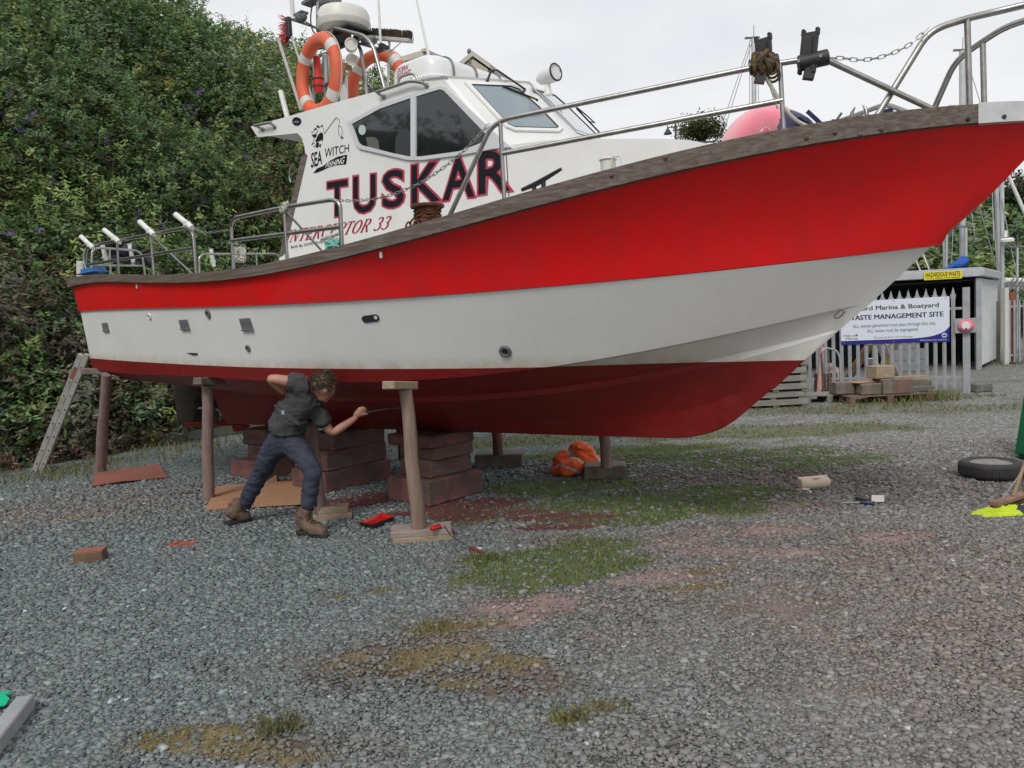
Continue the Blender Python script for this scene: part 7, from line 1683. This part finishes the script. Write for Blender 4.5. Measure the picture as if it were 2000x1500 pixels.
# orange hips in the hedge
for k in range(70):
    a = rb.uniform(.30, .45); t = rb.uniform(.45, .95); x, y, z = [float(v[0]) for v in bank(np.array([a]), np.array([t]))]; m = 9; q = np.array((x, y, z))+up0*rb.uniform(.7, 1.15)+rng.normal(0, .10, (m, 3)); fl.add(*leaves(q, rng.normal(0, 1, (m, 3)), .055, .022, np.array((.24, .075, .04))*(1+rng.normal(0, .2, (m, 1)))))
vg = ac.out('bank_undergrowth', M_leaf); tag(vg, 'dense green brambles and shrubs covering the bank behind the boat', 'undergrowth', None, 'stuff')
fw = fl.out('shrub_flowers', M_leaf); tag(fw, 'purple and brown flower spikes scattered over the bank shrubs', 'flowers', None, 'stuff')
# far side of the bank behind the masts
ac = Acc()
for k in range(800):
    a = rb.uniform(.67, .975); t = rb.uniform(0.02, 1.05); x, y, z = [float(v[0]) for v in bank(np.array([a]), np.array([t]))]; s_ = on_screen(x, y, z)
    if s_ is None or not (1150 < s_[0] < 2250): continue
    r = rb.uniform(1.0, 2.1); bush(ac, (x, y, z+r*.3), r, int(150*r), .34, .12, np.array(PAL[rb.choice(6, p=PALW)])*.85*(np.array((1.5, .95, .8)) if rb.random() < .08 else 1), (.1, -.8, .6))
fwd = ac.out('far_wood', M_leaf); tag(fwd, 'wooded slope far behind the shed and masts', 'wood', None, 'stuff')
# single trees
M_bark = pm('bark', (.07, .055, .042), .9, col2=(.045, .036, .03), scale=9, bump=.4)
def tree(label, base, h, rc, ncl, col, ln=.2, seed=1, name='tree', twiggy=False):
    rs = np.random.default_rng(seed); b = np.array(base); o = thing(name, label, 'tree', tuple(b)); mb = MB(); top = b+np.array([0, 0, h*.75]); mb.tube([tuple(b), tuple(b+(top-b)*.5+np.array([.1, 0, 0])), tuple(top)], [h*.035, h*.022, h*.008], 8)
    ac_ = Acc()
    for k in range(ncl):
        d = rs.normal(0, 1, 3); d[2] = abs(d[2])*.8; d /= np.linalg.norm(d); c = b+np.array([0, 0, h*.55])+d*np.array([rc, rc, h*.40])*rs.uniform(.35, 1.0); mb.tube([tuple(b+np.array([0, 0, h*rs.uniform(.25, .6)])), tuple((c+b+np.array([0, 0, h*.5]))/2), tuple(c)], [h*.012, h*.008, h*.003], 5)
        n = 60; q = c+rng.normal(0, 1, (n, 3))*rc*.17; ac_.add(*leaves(q, rng.normal(0, .7, (n, 3))+np.array([0, -.2, .6]), ln, ln*.3, np.array(col)*(1+rng.normal(0, .25, (n, 1)))))
    part('trunk', mb, M_bark, o, smooth=1); cr2 = ac_.out('crown', M_leaf); cr2.parent = o; cr2.matrix_parent_inverse = WM[o].inverted(); return o
p = P(1372, 300, 46); tree('lone rounded tree beside the street lamp beyond the bow', (p.x, p.y, P(1372, 290, 46).z-.6), 2.6, 1.45, 60, (.085, .09, .035), .17, 3)
p = P(1992, 430, 55); tree('tall thin crowned tree against the sky at the right edge', (p.x, p.y, P(1992, 430, 55).z-2), 5.6, 2.2, 70, (.05, .055, .03), .26, 5)
p = P(1965, 430, 56); tree('reddish leaved tree left of the tall tree at the right edge', (p.x, p.y, P(1965, 430, 56).z-2), 4.2, 1.7, 60, (.10, .065, .04), .26, 8)
# ================================================================== CAMERA, LIGHT, SKY
cam = bpy.data.cameras.new('camera'); co = bpy.data.objects.new('camera', cam); COL.objects.link(co); SC.camera = co
cam.sensor_width = 36; cam.lens = 36*F/2000; cam.clip_end = 2000; cam.clip_start = .05
# world axes expressed in camera axes -> camera axes in the world
Rr = Vector((CX[0], CY[0], CU[0])); Ru = Vector((CX[1], CY[1], CU[1])); Rf = Vector((CX[2], CY[2], CU[2]))
co.matrix_world = Matrix(((Rr.x, Ru.x, -Rf.x, 0), (Rr.y, Ru.y, -Rf.y, 0), (Rr.z, Ru.z, -Rf.z, EYE), (0, 0, 0, 1)))
EL, AZ = math.radians(46), math.radians(200)      # sun behind the photographer, veiled by cloud
sd = bpy.data.lights.new('sun', 'SUN'); sd.energy = 1.5; sd.angle = math.radians(20); sd.color = (1, .97, .93)
so = bpy.data.objects.new('sun', sd); COL.objects.link(so)
dirv = Vector((math.sin(AZ)*math.cos(EL), math.cos(AZ)*math.cos(EL), math.sin(EL)))
so.rotation_euler = (-dirv).to_track_quat('-Z', 'Y').to_euler()
w = bpy.data.worlds.new('World'); SC.world = w; w.use_nodes = True; nt = w.node_tree; N = nt.nodes; L = nt.links
bg = N['Background']; bg.inputs['Strength'].default_value = .1
sk = N.new('ShaderNodeTexSky'); sk.sky_type = 'NISHITA'; sk.sun_disc = False; sk.sun_elevation = EL; sk.sun_rotation = AZ; sk.dust_density = 3
tc = N.new('ShaderNodeTexCoord'); mp = N.new('ShaderNodeMapping'); mp.inputs['Scale'].default_value = (1, 1, 2.4); L.new(tc.outputs['Generated'], mp.inputs['Vector'])
n1 = N.new('ShaderNodeTexNoise'); n1.inputs['Scale'].default_value = 1.7; n1.inputs['Detail'].default_value = 6; n1.inputs['Roughness'].default_value = .52; L.new(mp.outputs[0], n1.inputs['Vector'])
cr = N.new('ShaderNodeValToRGB'); cr.color_ramp.elements[0].position = .36; cr.color_ramp.elements[1].position = .62
cr.color_ramp.elements[0].color = (5.9, 6.15, 6.5, 1); cr.color_ramp.elements[1].color = (7.75, 7.8, 7.88, 1); L.new(n1.outputs['Fac'], cr.inputs['Fac'])
mx = N.new('ShaderNodeMix'); mx.data_type = 'RGBA'; mx.inputs['Factor'].default_value = .93
L.new(sk.outputs[0], mx.inputs['A']); L.new(cr.outputs[0], mx.inputs['B']); L.new(mx.outputs['Result'], bg.inputs['Color'])
SC.view_settings.view_transform = 'Standard'; SC.view_settings.look = 'None'; SC.view_settings.exposure = 0.27; SC.view_settings.gamma = 1
SC.render.engine = 'CYCLES'; cy = SC.cycles
cy.use_adaptive_sampling = True; cy.adaptive_threshold = .02; cy.max_bounces = 6; cy.diffuse_bounces = 3; cy.glossy_bounces = 3; cy.transmission_bounces = 3; cy.transparent_max_bounces = 6
cy.use_denoising = True
try: cy.denoiser = 'OPENIMAGEDENOISE'
except Exception: pass
cy.sample_clamp_indirect = 4
